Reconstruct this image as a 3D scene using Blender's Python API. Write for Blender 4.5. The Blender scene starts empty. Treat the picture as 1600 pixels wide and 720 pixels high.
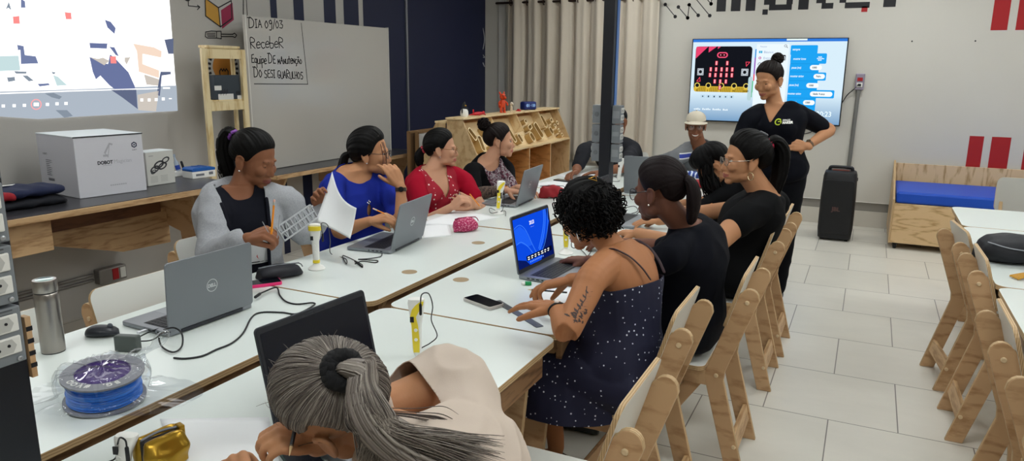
import bpy, bmesh, math, random
import numpy as np
from math import sin, cos, pi, radians
from mathutils import Vector as V, Matrix, noise, bvhtree
random.seed(7)
sc = bpy.context.scene
COL = sc.collection
# ---------------------------------------------------------------- camera
F = 1141.4; PITCH = .218225; ROLL = .00981; YAW = .4497; EYE = V((0, 0, 1.62))
def _cam():
    a = -YAW
    M = Matrix(((cos(a), sin(a), 0), (-sin(a), cos(a), 0), (0, 0, 1))).transposed()
    M = Matrix.Rotation(YAW, 3, 'Z')
    fw = V((0, cos(PITCH), -sin(PITCH))); u = V((0, sin(PITCH), cos(PITCH))); x = V((1, 0, 0))
    xx = cos(ROLL)*x + sin(ROLL)*u; uu = -sin(ROLL)*x + cos(ROLL)*u
    return M@fw, M@uu, M@xx
FW, UP, RT = _cam()
def ray(X, Y): return FW + RT*((X-800)/F) - UP*((Y-360)/F)
def atz(X, Y, z=.75): d = ray(X, Y); return EYE + d*((z-EYE.z)/d.z)
def aty(X, Y, y): d = ray(X, Y); return EYE + d*(y/d.y)
def atx(X, Y, x): d = ray(X, Y); return EYE + d*(x/d.x)
def make_camera():
    cd = bpy.data.cameras.new('camera'); c = bpy.data.objects.new('camera', cd); COL.objects.link(c)
    cd.sensor_width = 36; cd.lens = F/1600*36; cd.clip_start = .05
    R = Matrix((RT, UP, -FW)).transposed().to_4x4()
    c.matrix_world = Matrix.Translation(EYE) @ R
    sc.camera = c
# ---------------------------------------------------------------- materials
def lin(c):
    if isinstance(c, str):
        c = c.lstrip('#'); c = tuple(int(c[i:i+2], 16)/255 for i in (0, 2, 4))
    return tuple(x/12.92 if x <= .04045 else ((x+.055)/1.055)**2.4 for x in c[:3]) + (1,)
MC = {}
def mat(name, col, rough=.5, metal=0, bump=0, bscale=60, var=0, vscale=8, spec=.5, coat=0, sss=0, alpha=1, trans=0, ior=1.45, sheen=0, stretch=None):
    if name in MC: return MC[name]
    m = bpy.data.materials.new(name); m.use_nodes = True; nt = m.node_tree; N = nt.nodes; L = nt.links
    b = N['Principled BSDF']; c = lin(col)
    b.inputs['Base Color'].default_value = c; b.inputs['Roughness'].default_value = rough
    b.inputs['Metallic'].default_value = metal; b.inputs['Specular IOR Level'].default_value = spec
    b.inputs['IOR'].default_value = ior
    if coat: b.inputs['Coat Weight'].default_value = coat
    if sheen: b.inputs['Sheen Weight'].default_value = sheen
    if sss:
        b.inputs['Subsurface Weight'].default_value = sss; b.inputs['Subsurface Radius'].default_value = (.01, .004, .002)
    if trans: b.inputs['Transmission Weight'].default_value = trans
    if alpha < 1: b.inputs['Alpha'].default_value = alpha
    if bump or var:
        tc = N.new('ShaderNodeTexCoord'); mp = N.new('ShaderNodeMapping'); L.new(tc.outputs['Object'], mp.inputs[0])
        if stretch: mp.inputs['Scale'].default_value = stretch
        if bump:
            n = N.new('ShaderNodeTexNoise'); n.inputs['Scale'].default_value = bscale; n.inputs['Detail'].default_value = 4
            L.new(mp.outputs[0], n.inputs['Vector']); bp = N.new('ShaderNodeBump'); bp.inputs['Strength'].default_value = bump
            bp.inputs['Distance'].default_value = .004
            L.new(n.outputs['Fac'], bp.inputs['Height']); L.new(bp.outputs[0], b.inputs['Normal'])
        if var:
            n = N.new('ShaderNodeTexNoise'); n.inputs['Scale'].default_value = vscale; n.inputs['Detail'].default_value = 5
            L.new(mp.outputs[0], n.inputs['Vector']); mx = N.new('ShaderNodeMix'); mx.data_type = 'RGBA'
            L.new(n.outputs['Fac'], mx.inputs[0])
            mx.inputs[6].default_value = tuple(max(0, x*(1-var)) for x in c[:3]) + (1,)
            mx.inputs[7].default_value = tuple(min(1, x*(1+var)) for x in c[:3]) + (1,)
            L.new(mx.outputs[2], b.inputs['Base Color'])
    MC[name] = m; return m
def emit(name, col, s=1.0):
    if name in MC: return MC[name]
    m = bpy.data.materials.new(name); m.use_nodes = True; nt = m.node_tree; nt.nodes.clear()
    e = nt.nodes.new('ShaderNodeEmission'); e.inputs[0].default_value = lin(col); e.inputs[1].default_value = s
    o = nt.nodes.new('ShaderNodeOutputMaterial'); nt.links.new(e.outputs[0], o.inputs[0]); MC[name] = m; return m
def ramp_mat(name, build, stops, rough=.5, bump=0, coat=0):
    """build(nodes, links, texcoord) -> scalar socket; stops [(pos,col)]"""
    if name in MC: return MC[name]
    m = bpy.data.materials.new(name); m.use_nodes = True; nt = m.node_tree; N = nt.nodes; L = nt.links
    b = N['Principled BSDF']; b.inputs['Roughness'].default_value = rough
    if coat: b.inputs['Coat Weight'].default_value = coat
    tc = N.new('ShaderNodeTexCoord'); s = build(N, L, tc)
    r = N.new('ShaderNodeValToRGB'); cr = r.color_ramp
    while len(cr.elements) < len(stops): cr.elements.new(.5)
    for e, (p, c) in zip(cr.elements, stops): e.position = p; e.color = lin(c)
    L.new(s, r.inputs[0]); L.new(r.outputs[0], b.inputs['Base Color'])
    if bump:
        bp = N.new('ShaderNodeBump'); bp.inputs['Strength'].default_value = bump; bp.inputs['Distance'].default_value = .002
        L.new(s, bp.inputs['Height']); L.new(bp.outputs[0], b.inputs['Normal'])
    MC[name] = m; return m
def wood(name, light, dark, scale=(1, 1, 1), rough=.5, wscale=4, dist=6, mid=.5):
    """grain lines vary across the directions with large scale"""
    def bld(N, L, tc):
        mp = N.new('ShaderNodeMapping'); mp.inputs['Scale'].default_value = scale; L.new(tc.outputs['Object'], mp.inputs[0])
        nz = N.new('ShaderNodeTexNoise'); nz.inputs['Scale'].default_value = 1.3; nz.inputs['Detail'].default_value = 1.5; L.new(mp.outputs[0], nz.inputs['Vector'])
        mu = N.new('ShaderNodeMath'); mu.operation = 'MULTIPLY'; mu.inputs[1].default_value = wscale; L.new(nz.outputs['Fac'], mu.inputs[0])
        fr = N.new('ShaderNodeMath'); fr.operation = 'PINGPONG'; fr.inputs[1].default_value = .5; L.new(mu.outputs[0], fr.inputs[0])
        n2 = N.new('ShaderNodeTexNoise'); n2.inputs['Scale'].default_value = 14; n2.inputs['Detail'].default_value = 3; L.new(mp.outputs[0], n2.inputs['Vector'])
        ad = N.new('ShaderNodeMath'); ad.operation = 'MULTIPLY_ADD'; ad.inputs[1].default_value = 1.2
        L.new(fr.outputs[0], ad.inputs[0]); L.new(n2.outputs['Fac'], ad.inputs[2]); 
        sb = N.new('ShaderNodeMath'); sb.operation = 'SUBTRACT'; sb.inputs[1].default_value = .3; L.new(ad.outputs[0], sb.inputs[0])
        return sb.outputs[0]
    return ramp_mat(name, bld, [(.12, dark), (mid, light), (.95, light)], rough)
def ply(name, axis, light='#c6a87f', dark='#94754b', n=260):
    def bld(N, L, tc):
        sp = N.new('ShaderNodeSeparateXYZ'); L.new(tc.outputs['Object'], sp.inputs[0])
        mu = N.new('ShaderNodeMath'); mu.operation = 'MULTIPLY'; mu.inputs[1].default_value = n; L.new(sp.outputs[axis], mu.inputs[0])
        nz = N.new('ShaderNodeTexNoise'); nz.inputs['Scale'].default_value = 30; L.new(tc.outputs['Object'], nz.inputs['Vector'])
        ad = N.new('ShaderNodeMath'); ad.operation = 'ADD'; L.new(mu.outputs[0], ad.inputs[0]); L.new(nz.outputs['Fac'], ad.inputs[1])
        fr = N.new('ShaderNodeMath'); fr.operation = 'PINGPONG'; fr.inputs[1].default_value = 1; L.new(ad.outputs[0], fr.inputs[0])
        return fr.outputs[0]
    return ramp_mat(name, bld, [(.1, dark), (.5, light), (1, light)], .6)
# ---------------------------------------------------------------- objects
def thing(name, label, cat, loc=(0, 0, 0), rz=0, group=None):
    o = bpy.data.objects.new(name, None); COL.objects.link(o); o.location = loc; o.rotation_euler = (0, 0, rz)
    o.empty_display_size = .05; o['label'] = label; o['category'] = cat
    if group: o['group'] = group
    return o
def tag(o, label, cat, group=None):
    o['label'] = label; o['category'] = cat
    if group: o['group'] = group
    return o
def struct(o): o['kind'] = 'structure'; return o
def wmat(o):
    m = Matrix.Translation(o.location) @ o.rotation_euler.to_matrix().to_4x4()
    return (wmat(o.parent) @ m) if o.parent else m
def link(name, me, mats, parent=None, world=False, bevel=0, label=None, solid=0):
    o = bpy.data.objects.new(name, me); COL.objects.link(o)
    if not isinstance(mats, (list, tuple)): mats = [mats]
    if len(me.materials): me.materials.clear()
    for m in mats: me.materials.append(m)
    if parent:
        o.parent = parent
        if world: me.transform(wmat(parent).inverted())
    if solid:
        md = o.modifiers.new('s', 'SOLIDIFY'); md.thickness = solid; md.offset = 1
    if bevel:
        md = o.modifiers.new('b', 'BEVEL'); md.width = bevel; md.segments = 2; md.limit_method = 'ANGLE'
    if label: o['label'] = label
    return o
def dup(root, loc, rz=0, label=None):
    r = root.copy(); COL.objects.link(r); r.location = loc; r.rotation_euler = (0, 0, rz)
    if label: r['label'] = label
    for ch in list(root.children):
        c = ch.copy(); COL.objects.link(c); c.parent = r
        for g in ch.children:
            d = g.copy(); COL.objects.link(d); d.parent = c
    return r
def orth(d, up=V((0, 0, 1))):
    d = V(d).normalized(); up = V(up)
    if abs(d.dot(up.normalized())) > .995: up = V((1, 0, 0))
    s = d.cross(up).normalized(); return s, s.cross(d).normalized()
def catmull(P, sub):
    P = [tuple(p) for p in P]; n = len(P)
    if n < 3 or sub <= 1: return [np.array(p, float) for p in P]
    A = np.array(P, float); out = []
    for i in range(n-1):
        p0 = A[max(i-1, 0)]; p1 = A[i]; p2 = A[i+1]; p3 = A[min(i+2, n-1)]
        for k in range(sub):
            t = k/sub; out.append(.5*((2*p1)+(-p0+p2)*t+(2*p0-5*p1+4*p2-p3)*t*t+(-p0+3*p1-3*p2+p3)*t**3))
    out.append(A[-1]); return out
class B:
    def __init__(s): s.v = []; s.f = []; s.m = []
    def add(s, vs, fs, mi=0):
        k = len(s.v); s.v.extend(tuple(p) for p in vs)
        for f in fs: s.f.append(tuple(i+k for i in f)); s.m.append(mi if not isinstance(mi, dict) else 0)
        return s
    def box(s, c, d, mi=0, M=None, mis=None):
        """mis: (side, top, bottom) material indices"""
        x, y, z = d[0]/2, d[1]/2, d[2]/2; c = V(c)
        vs = [V(p) for p in ((-x,-y,-z),(x,-y,-z),(x,y,-z),(-x,y,-z),(-x,-y,z),(x,-y,z),(x,y,z),(-x,y,z))]
        if M is not None: vs = [M.to_3x3() @ p for p in vs]
        vs = [p+c for p in vs]; k = len(s.v); s.v.extend(tuple(p) for p in vs)
        for i, f in enumerate(((0,3,2,1),(4,5,6,7),(0,1,5,4),(1,2,6,5),(2,3,7,6),(3,0,4,7))):
            s.f.append(tuple(j+k for j in f)); s.m.append(mi if mis is None else (mis[2] if i == 0 else mis[1] if i == 1 else mis[0]))
        return s
    def prism(s, poly, a, b, O=(0,0,0), U=(1,0,0), W=(0,1,0), Nn=None, mi=0, edge=None):
        """polygon in (U,W) plane at O extruded along normal from a to b"""
        O = V(O); U = V(U); W = V(W); Nn = V(Nn) if Nn else U.cross(W); n = len(poly)
        ar = sum(poly[i][0]*poly[(i+1) % n][1]-poly[(i+1) % n][0]*poly[i][1] for i in range(n))
        if ar < 0: poly = poly[::-1]
        flip = (U.cross(W)).dot(Nn)*(b-a) < 0
        vs = [O+U*p[0]+W*p[1]+Nn*a for p in poly] + [O+U*p[0]+W*p[1]+Nn*b for p in poly]
        fs = [tuple(range(n))[::-1], tuple(range(n, 2*n))] + [(i, (i+1) % n, n+(i+1) % n, n+i) for i in range(n)]
        if flip: fs = [f[::-1] for f in fs]
        k = len(s.v); s.v.extend(tuple(p) for p in vs)
        for i, f in enumerate(fs): s.f.append(tuple(j+k for j in f)); s.m.append(mi if (i < 2 or edge is None) else edge)
        return s
    def flat(s, poly, O, U, W, mi=0):
        O = V(O); U = V(U); W = V(W); n = len(poly)
        ar = sum(poly[i][0]*poly[(i+1) % n][1]-poly[(i+1) % n][0]*poly[i][1] for i in range(n))
        if ar < 0: poly = poly[::-1]
        k = len(s.v); s.v.extend(tuple(O+U*p[0]+W*p[1]) for p in poly); s.f.append(tuple(range(k, k+n))); s.m.append(mi); return s
    def rings(s, R, n=20, mi=0, capa=True, capb=True, power=2.0, closed=True):
        k = len(s.v)
        for (c, ax, ay) in R:
            c = V(c)
            for i in range(n):
                t = 2*pi*i/n; x, y = cos(t), sin(t)
                if power != 2: x = math.copysign(abs(x)**(2/power), x); y = math.copysign(abs(y)**(2/power), y)
                s.v.append(tuple(c+V(ax)*x+V(ay)*y))
        for j in range(len(R)-1):
            for i in range(n):
                a = k+j*n+i; b = k+j*n+(i+1) % n
                s.f.append((a, b, b+n, a+n)); s.m.append(mi)
        if capa: s.f.append(tuple(k+i for i in range(n))[::-1]); s.m.append(mi)
        if capb: e = k+(len(R)-1)*n; s.f.append(tuple(e+i for i in range(n))); s.m.append(mi)
        return s
    def tube(s, pts, r, n=10, sub=4, mi=0, round=True, flat=1.0, up=(0,0,1), cap=True):
        if not isinstance(r, (list, tuple)): r = [r]*len(pts)
        Q = catmull([tuple(p)+(q,) for p, q in zip(pts, r)], sub)
        P = [V(q[:3]) for q in Q]; Rr = [max(q[3], 1e-5) for q in Q]
        T = [(P[min(i+1, len(P)-1)]-P[max(i-1, 0)]).normalized() for i in range(len(P))]
        a, b = orth(T[0], up); R = []
        for i in range(len(P)):
            a = (a - T[i]*a.dot(T[i]))
            a = a.normalized() if a.length > 1e-6 else orth(T[i])[0]
            b = T[i].cross(a)
            R.append((P[i], a*Rr[i], b*Rr[i]*flat))
        if round:
            def dome(i, sg):
                c, ax, ay = R[i]; out = []
                for q in (.5, .85):
                    k = math.sqrt(1-q*q); out.append((c+T[i]*sg*Rr[i]*q, ax*k, ay*k))
                out.append((c+T[i]*sg*Rr[i]*.98, ax*.2, ay*.2))
                return out
            R = dome(0, -1)[::-1] + R + dome(len(R)-1, 1)
        return s.rings(R, n, mi, cap, cap)
    def ell(s, c, ax, ay, az, n=16, m=10, mi=0):
        c = V(c); R = []
        for j in range(m+1):
            t = -pi/2 + pi*(j if 0 < j < m else (j+(.08 if j == 0 else -.08)))/m
            R.append((c+V(az)*sin(t), V(ax)*cos(t), V(ay)*cos(t)))
        return s.rings(R, n, mi)
    def ball(s, c, r, mi=0, n=14, m=8): return s.ell(c, (r,0,0), (0,r,0), (0,0,r), n, m, mi)
    def lathe(s, prof, c=(0,0,0), n=28, mi=0, axis=(0,0,1), capa=True, capb=True):
        a, b = orth(axis); ax = V(axis).normalized(); c = V(c)
        return s.rings([(c+ax*h, a*r, b*-r) for r, h in prof][::1], n, mi, capa, capb)
    def mesh(s, name='m'):
        me = bpy.data.meshes.new(name); me.from_pydata(s.v, [], s.f); me.update()
        if any(s.m): me.polygons.foreach_set('material_index', s.m)
        return me
    def build(s, name, mats, parent=None, world=False, bevel=0, smooth=False, label=None, fixn=True, solid=0):
        me = s.mesh(name)
        if fixn:
            bm = bmesh.new(); bm.from_mesh(me); bmesh.ops.recalc_face_normals(bm, faces=bm.faces); bm.to_mesh(me); bm.free()
        if smooth: me.polygons.foreach_set('use_smooth', [True]*len(me.polygons))
        if smooth and smooth != 'all':
            try: me.set_sharp_from_angle(angle=radians(smooth if smooth is not True else 40))
            except Exception: pass
        return link(name, me, mats, parent, world, bevel, label, solid)
def rrect(w, h, r, n=5, x=0, y=0):
    P = []
    for cx, cy, a in ((w/2-r, h/2-r, 0), (-w/2+r, h/2-r, 90), (-w/2+r, -h/2+r, 180), (w/2-r, -h/2+r, 270)):
        for i in range(n+1):
            t = radians(a+90*i/n); P.append((x+cx+r*cos(t), y+cy+r*sin(t)))
    return P
def circ(r, n=20, x=0, y=0, ry=None): return [(x+r*cos(2*pi*i/n), y+(ry or r)*sin(2*pi*i/n)) for i in range(n)]
def line2(P, w):
    """polyline -> list of quads in 2D"""
    out = []
    for (x0, y0), (x1, y1) in zip(P[:-1], P[1:]):
        dx, dy = x1-x0, y1-y0; l = math.hypot(dx, dy) or 1; nx, ny = -dy/l*w/2, dx/l*w/2; ex, ey = dx/l*w*.3, dy/l*w*.3
        out.append([(x0+nx-ex, y0+ny-ey), (x0-nx-ex, y0-ny-ey), (x1-nx+ex, y1-ny+ey), (x1+nx+ex, y1+ny+ey)])
    return out
def text2(sx, size=.1, shear=0, bold=0):
    """text -> (verts2d, faces) lower-left origin"""
    cu = bpy.data.curves.new('t', 'FONT'); cu.body = sx; cu.size = size; cu.shear = shear; cu.offset = bold; cu.resolution_u = 3
    o = bpy.data.objects.new('t', cu); COL.objects.link(o); dg = bpy.context.evaluated_depsgraph_get()
    me = bpy.data.meshes.new_from_object(o.evaluated_get(dg))
    vs = [(v.co.x, v.co.y) for v in me.vertices]; fs = [tuple(p.vertices) for p in me.polygons]
    bpy.data.objects.remove(o); bpy.data.curves.remove(cu); bpy.data.meshes.remove(me)
    return vs, fs
def put_text(b, sx, O, U, W, size, mi=0, width=None, center=False, shear=0, bold=0):
    vs, fs = text2(sx, size, shear, bold); O = V(O); U = V(U); W = V(W)
    if not vs: return b
    w = max(v[0] for v in vs) - min(v[0] for v in vs); x0 = min(v[0] for v in vs)
    k = (width/w) if width and w else 1; off = -w*k/2 if center else 0
    b.add([O+U*((x-x0)*k+off)+W*y for x, y in vs], fs, mi); return b
# single-stroke handwriting glyphs, unit box height 1 (x-height .55)
GL = {'D': ([[(0,0),(.08,1),(.45,.85),(.6,.5),(.42,.1),(0,0)], [(-.15,1),(.3,1)]], .75), 'I': ([[(.1,0),(.1,.8)],[(0,.8),(.25,.8)],[(0,0),(.22,0)]], .35),
 'A': ([[(0,0),(.2,.75),(.42,0)],[(.1,.3),(.36,.3)]], .5), '0': ([[(.2,.75),(.02,.4),(.18,.02),(.4,.35),(.2,.75)]], .5), '9': ([[(.4,.55),(.2,.4),(.06,.6),(.25,.78),(.4,.55),(.3,-.15),(.05,-.2)]], .5),
 '3': ([[(.02,.75),(.38,.75),(.18,.45),(.42,.3),(.3,0),(0,.05)]], .52), '/': ([[(0,-.1),(.3,.95)]], .35), 'R': ([[(.05,0),(.05,.9),(.4,.8),(.38,.55),(.05,.45),(.45,0)]], .55),
 'e': ([[(.02,.28),(.38,.32),(.25,.55),(.04,.35),(.1,.02),(.36,.06)]], .44), 'c': ([[(.36,.48),(.12,.5),(.03,.22),(.2,0),(.38,.1)]], .42), 'b': ([[(.03,1),(.03,.05),(.3,.02),(.35,.35),(.05,.42)]], .44),
 'E': ([[(.42,.85),(.1,.8),(.06,.45),(.36,.46)],[(.06,.45),(.05,.05),(.42,.05)]], .48), 'q': ([[(.36,.5),(.1,.5),(.05,.15),(.34,.15),(.36,.5),(.34,-.4)]], .46), 'u': ([[(.03,.5),(.05,.08),(.3,.06),(.36,.5),(.38,.02)]], .46),
 'i': ([[(.08,.5),(.1,0)],[(.09,.7),(.1,.74)]], .2), 'p': ([[(.05,.5),(.05,-.42)],[(.05,.42),(.33,.5),(.34,.15),(.06,.1)]], .44), 'd': ([[(0,0),(.05,.62),(.35,.5),(.36,.15),(0,0)]], .48),
 'm': ([[(.03,0),(.05,.5),(.2,.15),(.34,.5),(.4,0)]], .5), 'a': ([[(0,0),(.16,.5),(.34,0)],[(.08,.2),(.28,.2)]], .42), 'n': ([[(.03,0),(.04,.5),(.3,.03),(.32,.52)]], .42), 't': ([[(.15,.8),(.14,.02)],[(0,.52),(.32,.52)]], .36),
 'ç': ([[(.34,.46),(.1,.48),(.03,.2),(.2,0),(.36,.1)],[(.2,0),(.24,-.16),(.12,-.2)]], .42), 'ã': ([[(0,0),(.16,.5),(.34,0)],[(.08,.2),(.28,.2)],[(.02,.66),(.12,.72),(.22,.65),(.32,.72)]], .42), 'o': ([[(.18,.5),(.02,.25),(.18,.02),(.36,.25),(.18,.5)]], .44),
 'O': ([[(.2,.75),(.02,.4),(.22,.02),(.46,.4),(.2,.75)]], .56), 'S': ([[(.42,.72),(.15,.75),(.06,.5),(.38,.32),(.3,.02),(0,.06)]], .5), 'G': ([[(.42,.75),(.1,.7),(.05,.2),(.3,.0),(.42,.3),(.22,.32)]], .52),
 'U': ([[(.03,.7),(.06,.05),(.36,.05),(.4,.7)]], .48), 'L': ([[(.05,.75),(.05,.02),(.34,.02)]], .4), 'H': ([[(.04,0),(.04,.78)],[(.36,0),(.36,.78)],[(.04,.4),(.36,.4)]], .46), ' ': ([], .3)}
def handwrite(b, sx, O, U, W, h, width, t, mi=0):
    tot = sum(GL[c][1] for c in sx); k = width/tot; x = 0; rnd = random.Random(sx)
    for c in sx:
        st, w = GL[c]; dy = rnd.uniform(-.05, .05)
        for s in st:
            Q = catmull([(p[0], p[1], 0) for p in s], 4) if len(s) > 2 and c not in 'AEIHLnmt' else s
            P = [((x+p[0])*k, (p[1]+dy)*h) for p in Q]
            for q in line2(P, t): b.flat(q, O, U, W, mi)
        x += w
    return b
def remesh(b, voxel, it=4, fac=.5):
    me = b.mesh('r'); o = bpy.data.objects.new('r', me); COL.objects.link(o)
    bm = bmesh.new(); bm.from_mesh(me); bmesh.ops.recalc_face_normals(bm, faces=bm.faces); bm.to_mesh(me); bm.free()
    md = o.modifiers.new('r', 'REMESH'); md.mode = 'VOXEL'; md.voxel_size = voxel; md.use_smooth_shade = True
    if it:
        ms = o.modifiers.new('s', 'SMOOTH'); ms.factor = fac; ms.iterations = it
    dg = bpy.context.evaluated_depsgraph_get(); out = bpy.data.meshes.new_from_object(o.evaluated_get(dg))
    bpy.data.objects.remove(o); bpy.data.meshes.remove(me)
    return out
def getv(me):
    a = np.empty(len(me.vertices)*3, np.float32); me.vertices.foreach_get('co', a); return a.reshape(-1, 3)
def setv(me, a): me.vertices.foreach_set('co', np.ascontiguousarray(a, np.float32).ravel()); me.update()
def getn(me):
    a = np.empty(len(me.vertices)*3, np.float32); me.vertices.foreach_get('normal', a); return a.reshape(-1, 3)
def wrinkle(me, amp, scale, aniso=(1, 1, 1)):
    a = getv(me); n = getn(me); d = np.array([noise.noise(V((p[0]*scale*aniso[0], p[1]*scale*aniso[1], p[2]*scale*aniso[2]))) for p in a])
    r = 1-np.abs(d)*2
    setv(me, a + n*(amp*(r-.5))[:, None])
def cut(me, g):
    """drop the part of a mesh where g(points)<=0, with a clean edge"""
    a = getv(me).astype(float); gv = g(a); bm = bmesh.new(); bm.from_mesh(me); bmesh.ops.triangulate(bm, faces=bm.faces); bm.verts.ensure_lookup_table()
    mv = {}
    for e in bm.edges:
        i, j = e.verts[0].index, e.verts[1].index
        if (gv[i] > 0) != (gv[j] > 0):
            k, q = (i, j) if gv[i] <= 0 else (j, i); t = gv[q]/(gv[q]-gv[k]); p = a[q]+(a[k]-a[q])*t
            mv.setdefault(k, []).append(p)
    bad = [f for f in bm.faces if all(gv[v.index] <= 0 for v in f.verts)]
    for k, ps in mv.items(): bm.verts[k].co = V(np.mean(ps, axis=0))
    bmesh.ops.delete(bm, geom=bad, context='FACES')
    lone = [v for v in bm.verts if not v.link_faces]; bmesh.ops.delete(bm, geom=lone, context='VERTS')
    bm.to_mesh(me); bm.free(); me.update()
    me.polygons.foreach_set('use_smooth', [True]*len(me.polygons)); return me
def setmat(me, fn):
    """fn(centres)->index array"""
    c = np.empty(len(me.polygons)*3, np.float32); me.polygons.foreach_get('center', c); c = c.reshape(-1, 3)
    me.polygons.foreach_set('material_index', fn(c).astype(np.int32)); me.update()
# ================================================================ ROOM
XL, YB, XR, YF, HC = -4.52, 8.52, 4.2, -2.6, 2.95
M_wall = mat('wall_paint', '#c9c6be', .85, var=.02, vscale=3, bump=.05, bscale=90)
M_wleft = mat('grey_wall_paint', '#bab7b2', .85, var=.02, vscale=3)
M_navy = mat('navy_paint', '#161d3c', .6, var=.05, vscale=5)
M_white = mat('ceiling_white', '#e4e3df', .9)
M_black = mat('black_paint', '#17161d', .6)
M_red = mat('red_paint', '#a4151c', .6)
def floor_mat():
    m = bpy.data.materials.new('floor_tiles'); m.use_nodes = True; nt = m.node_tree; N = nt.nodes; L = nt.links; b = N['Principled BSDF']
    tc = N.new('ShaderNodeTexCoord'); mp = N.new('ShaderNodeMapping'); L.new(tc.outputs['Object'], mp.inputs[0]); mp.inputs['Location'].default_value = (.03, -3.55, 0)
    br = N.new('ShaderNodeTexBrick'); L.new(mp.outputs[0], br.inputs['Vector']); br.offset = .5
    br.inputs['Scale'].default_value = 1; br.inputs['Brick Width'].default_value = .594; br.inputs['Row Height'].default_value = .6
    br.inputs['Mortar Size'].default_value = .0028; br.inputs['Mortar Smooth'].default_value = .1; br.inputs['Bias'].default_value = 0
    br.inputs['Color1'].default_value = lin('#dfdbd1'); br.inputs['Color2'].default_value = lin('#d8d4c9'); br.inputs['Mortar'].default_value = lin('#77726b')
    n = N.new('ShaderNodeTexNoise'); n.inputs['Scale'].default_value = 3.5; n.inputs['Detail'].default_value = 8; n.inputs['Roughness'].default_value = .65
    m2 = N.new('ShaderNodeMapping'); m2.inputs['Scale'].default_value = (1, 2.5, 1); L.new(tc.outputs['Object'], m2.inputs[0]); L.new(m2.outputs[0], n.inputs['Vector'])
    mx = N.new('ShaderNodeMix'); mx.data_type = 'RGBA'; mx.blend_type = 'MULTIPLY'; mx.inputs[0].default_value = .14
    L.new(br.outputs['Color'], mx.inputs[6]); L.new(n.outputs['Fac'], mx.inputs[7]); L.new(mx.outputs[2], b.inputs['Base Color'])
    b.inputs['Roughness'].default_value = .32
    bp = N.new('ShaderNodeBump'); bp.inputs['Strength'].default_value = .25; bp.inputs['Distance'].default_value = .002; bp.invert = True
    L.new(br.outputs['Fac'], bp.inputs['Height']); L.new(bp.outputs[0], b.inputs['Normal']); return m
struct(B().box(((XL+XR)/2, (YB+YF)/2, -.05), (XR-XL+.3, YB-YF+.3, .1)).build('floor', floor_mat()))
struct(B().box(((XL+XR)/2, (YB+YF)/2, HC+.05), (XR-XL+.3, YB-YF+.3, .1)).build('ceiling', M_white))
wl = struct(B().box((XL-.06, (YB+YF)/2, HC/2), (.12, YB-YF+.12, HC)).build('wall_left', M_wleft))
wb = struct(B().box(((XL+XR)/2, YB+.09, HC/2), (XR-XL+.24, .12, HC)).box(((XL+XR)/2, YB+.015, .27+(HC-.27)/2), (XR-XL, .03, HC-.27)).build('wall_back', M_wall))
struct(B().box((XR+.06, (YB+YF)/2, HC/2), (.12, YB-YF+.12, HC)).build('wall_right', M_wall))
struct(B().box(((XL+XR)/2, YF-.06, HC/2), (XR-XL, .12, HC)).build('wall_front', M_wall))
struct(B().box(((XL+XR)/2, YB+.02, .085), (XR-XL, .02, .17)).build('baseboard_back', mat('skirting_tile', '#cdc8be', .4), bevel=.002))
struct(B().box(((XL+XR)/2, YB+.024, .22), (XR-XL, .012, .098)).build('trim_1', mat('recess_grey', '#8d8983', .8)))
struct(B().box(((XL+XR)/2, YB+.008, .268), (XR-XL, .018, .008)).build('trim_2', mat('white_bead', '#e9e7e2', .5)))
# paint marks: 1 mm off the plaster, children of their wall
LU, LW = V((0, 1, 0)), V((0, 0, 1))          # left wall: along +y
LO = V((XL+.0015, 0, 0))
def Lq(X, Y): p = atx(X, Y, XL); return (p.y, p.z)
def strip(y0, y1, z0=.0, z1=HC): return [(y0, z0), (y1, z0), (y1, z1), (y0, z1)]
b = B()
for y0, y1 in ((4.755, 4.83), (5.03, 5.155), (5.42, 5.585), (5.70, 5.925), (5.995, YB-.001)):
    b.flat(strip(y0, y1), LO, LU, LW)
b.build('navy_bars', M_navy, wl, fixn=False)
# drawn graphics (open box, arrow, screwdriver, light bulb)
b = B(); bl = B(); by = B(); bp = B()
def L2(P, w=.007): 
    for q in line2([Lq(*p) for p in P], w): bl.flat(q, LO+V((.001, 0, 0)), LU, LW)
LO2 = LO
by.flat([Lq(*p) for p in ((320, -2), (341, 12), (344, 42), (321, 25))], LO, LU, LW)
bp.flat([Lq(*p) for p in ((345, 16), (363, 4), (365, 31), (347, 45))], LO, LU, LW)
L2([(320, -3), (341, 12), (344, 42), (321, 25), (320, -3)], .009); L2([(341, 12), (361, 1), (362, 29), (344, 42)], .009)
L2([(294, 0), (294, 9), (312, 11)], .006); L2([(308, 8), (312, 11), (308, 15)], .006)
bl.flat([Lq(293+4.5*cos(t*.5), -1+3*sin(t*.5)) for t in range(12)], LO, LU, LW)
L2([(321, 50), (330, 48.5), (338, 49), (338, 59.5), (324, 59.5), (320.5, 57), (321, 50)]); L2([(338, 49), (345, 48.8), (345.5, 60.5), (338, 59.5)])
L2([(323, 52), (336, 52)], .006); L2([(323, 54.5), (336, 54.8)], .006); L2([(324, 57), (336, 57)], .006)
L2([(345.5, 53.3), (363, 53.6), (366, 51.8), (369.5, 55), (367, 58.6), (363, 57), (345.5, 57)])
for i in range(14): bl.flat([Lq(380+1.2*cos(t), -2+i*2.1+1*sin(t)) for t in (0, 1.05, 2.1, 3.14, 4.2, 5.25)], LO, LU, LW)
L2([(384.5, -3), (386, 24)], .006)
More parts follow.
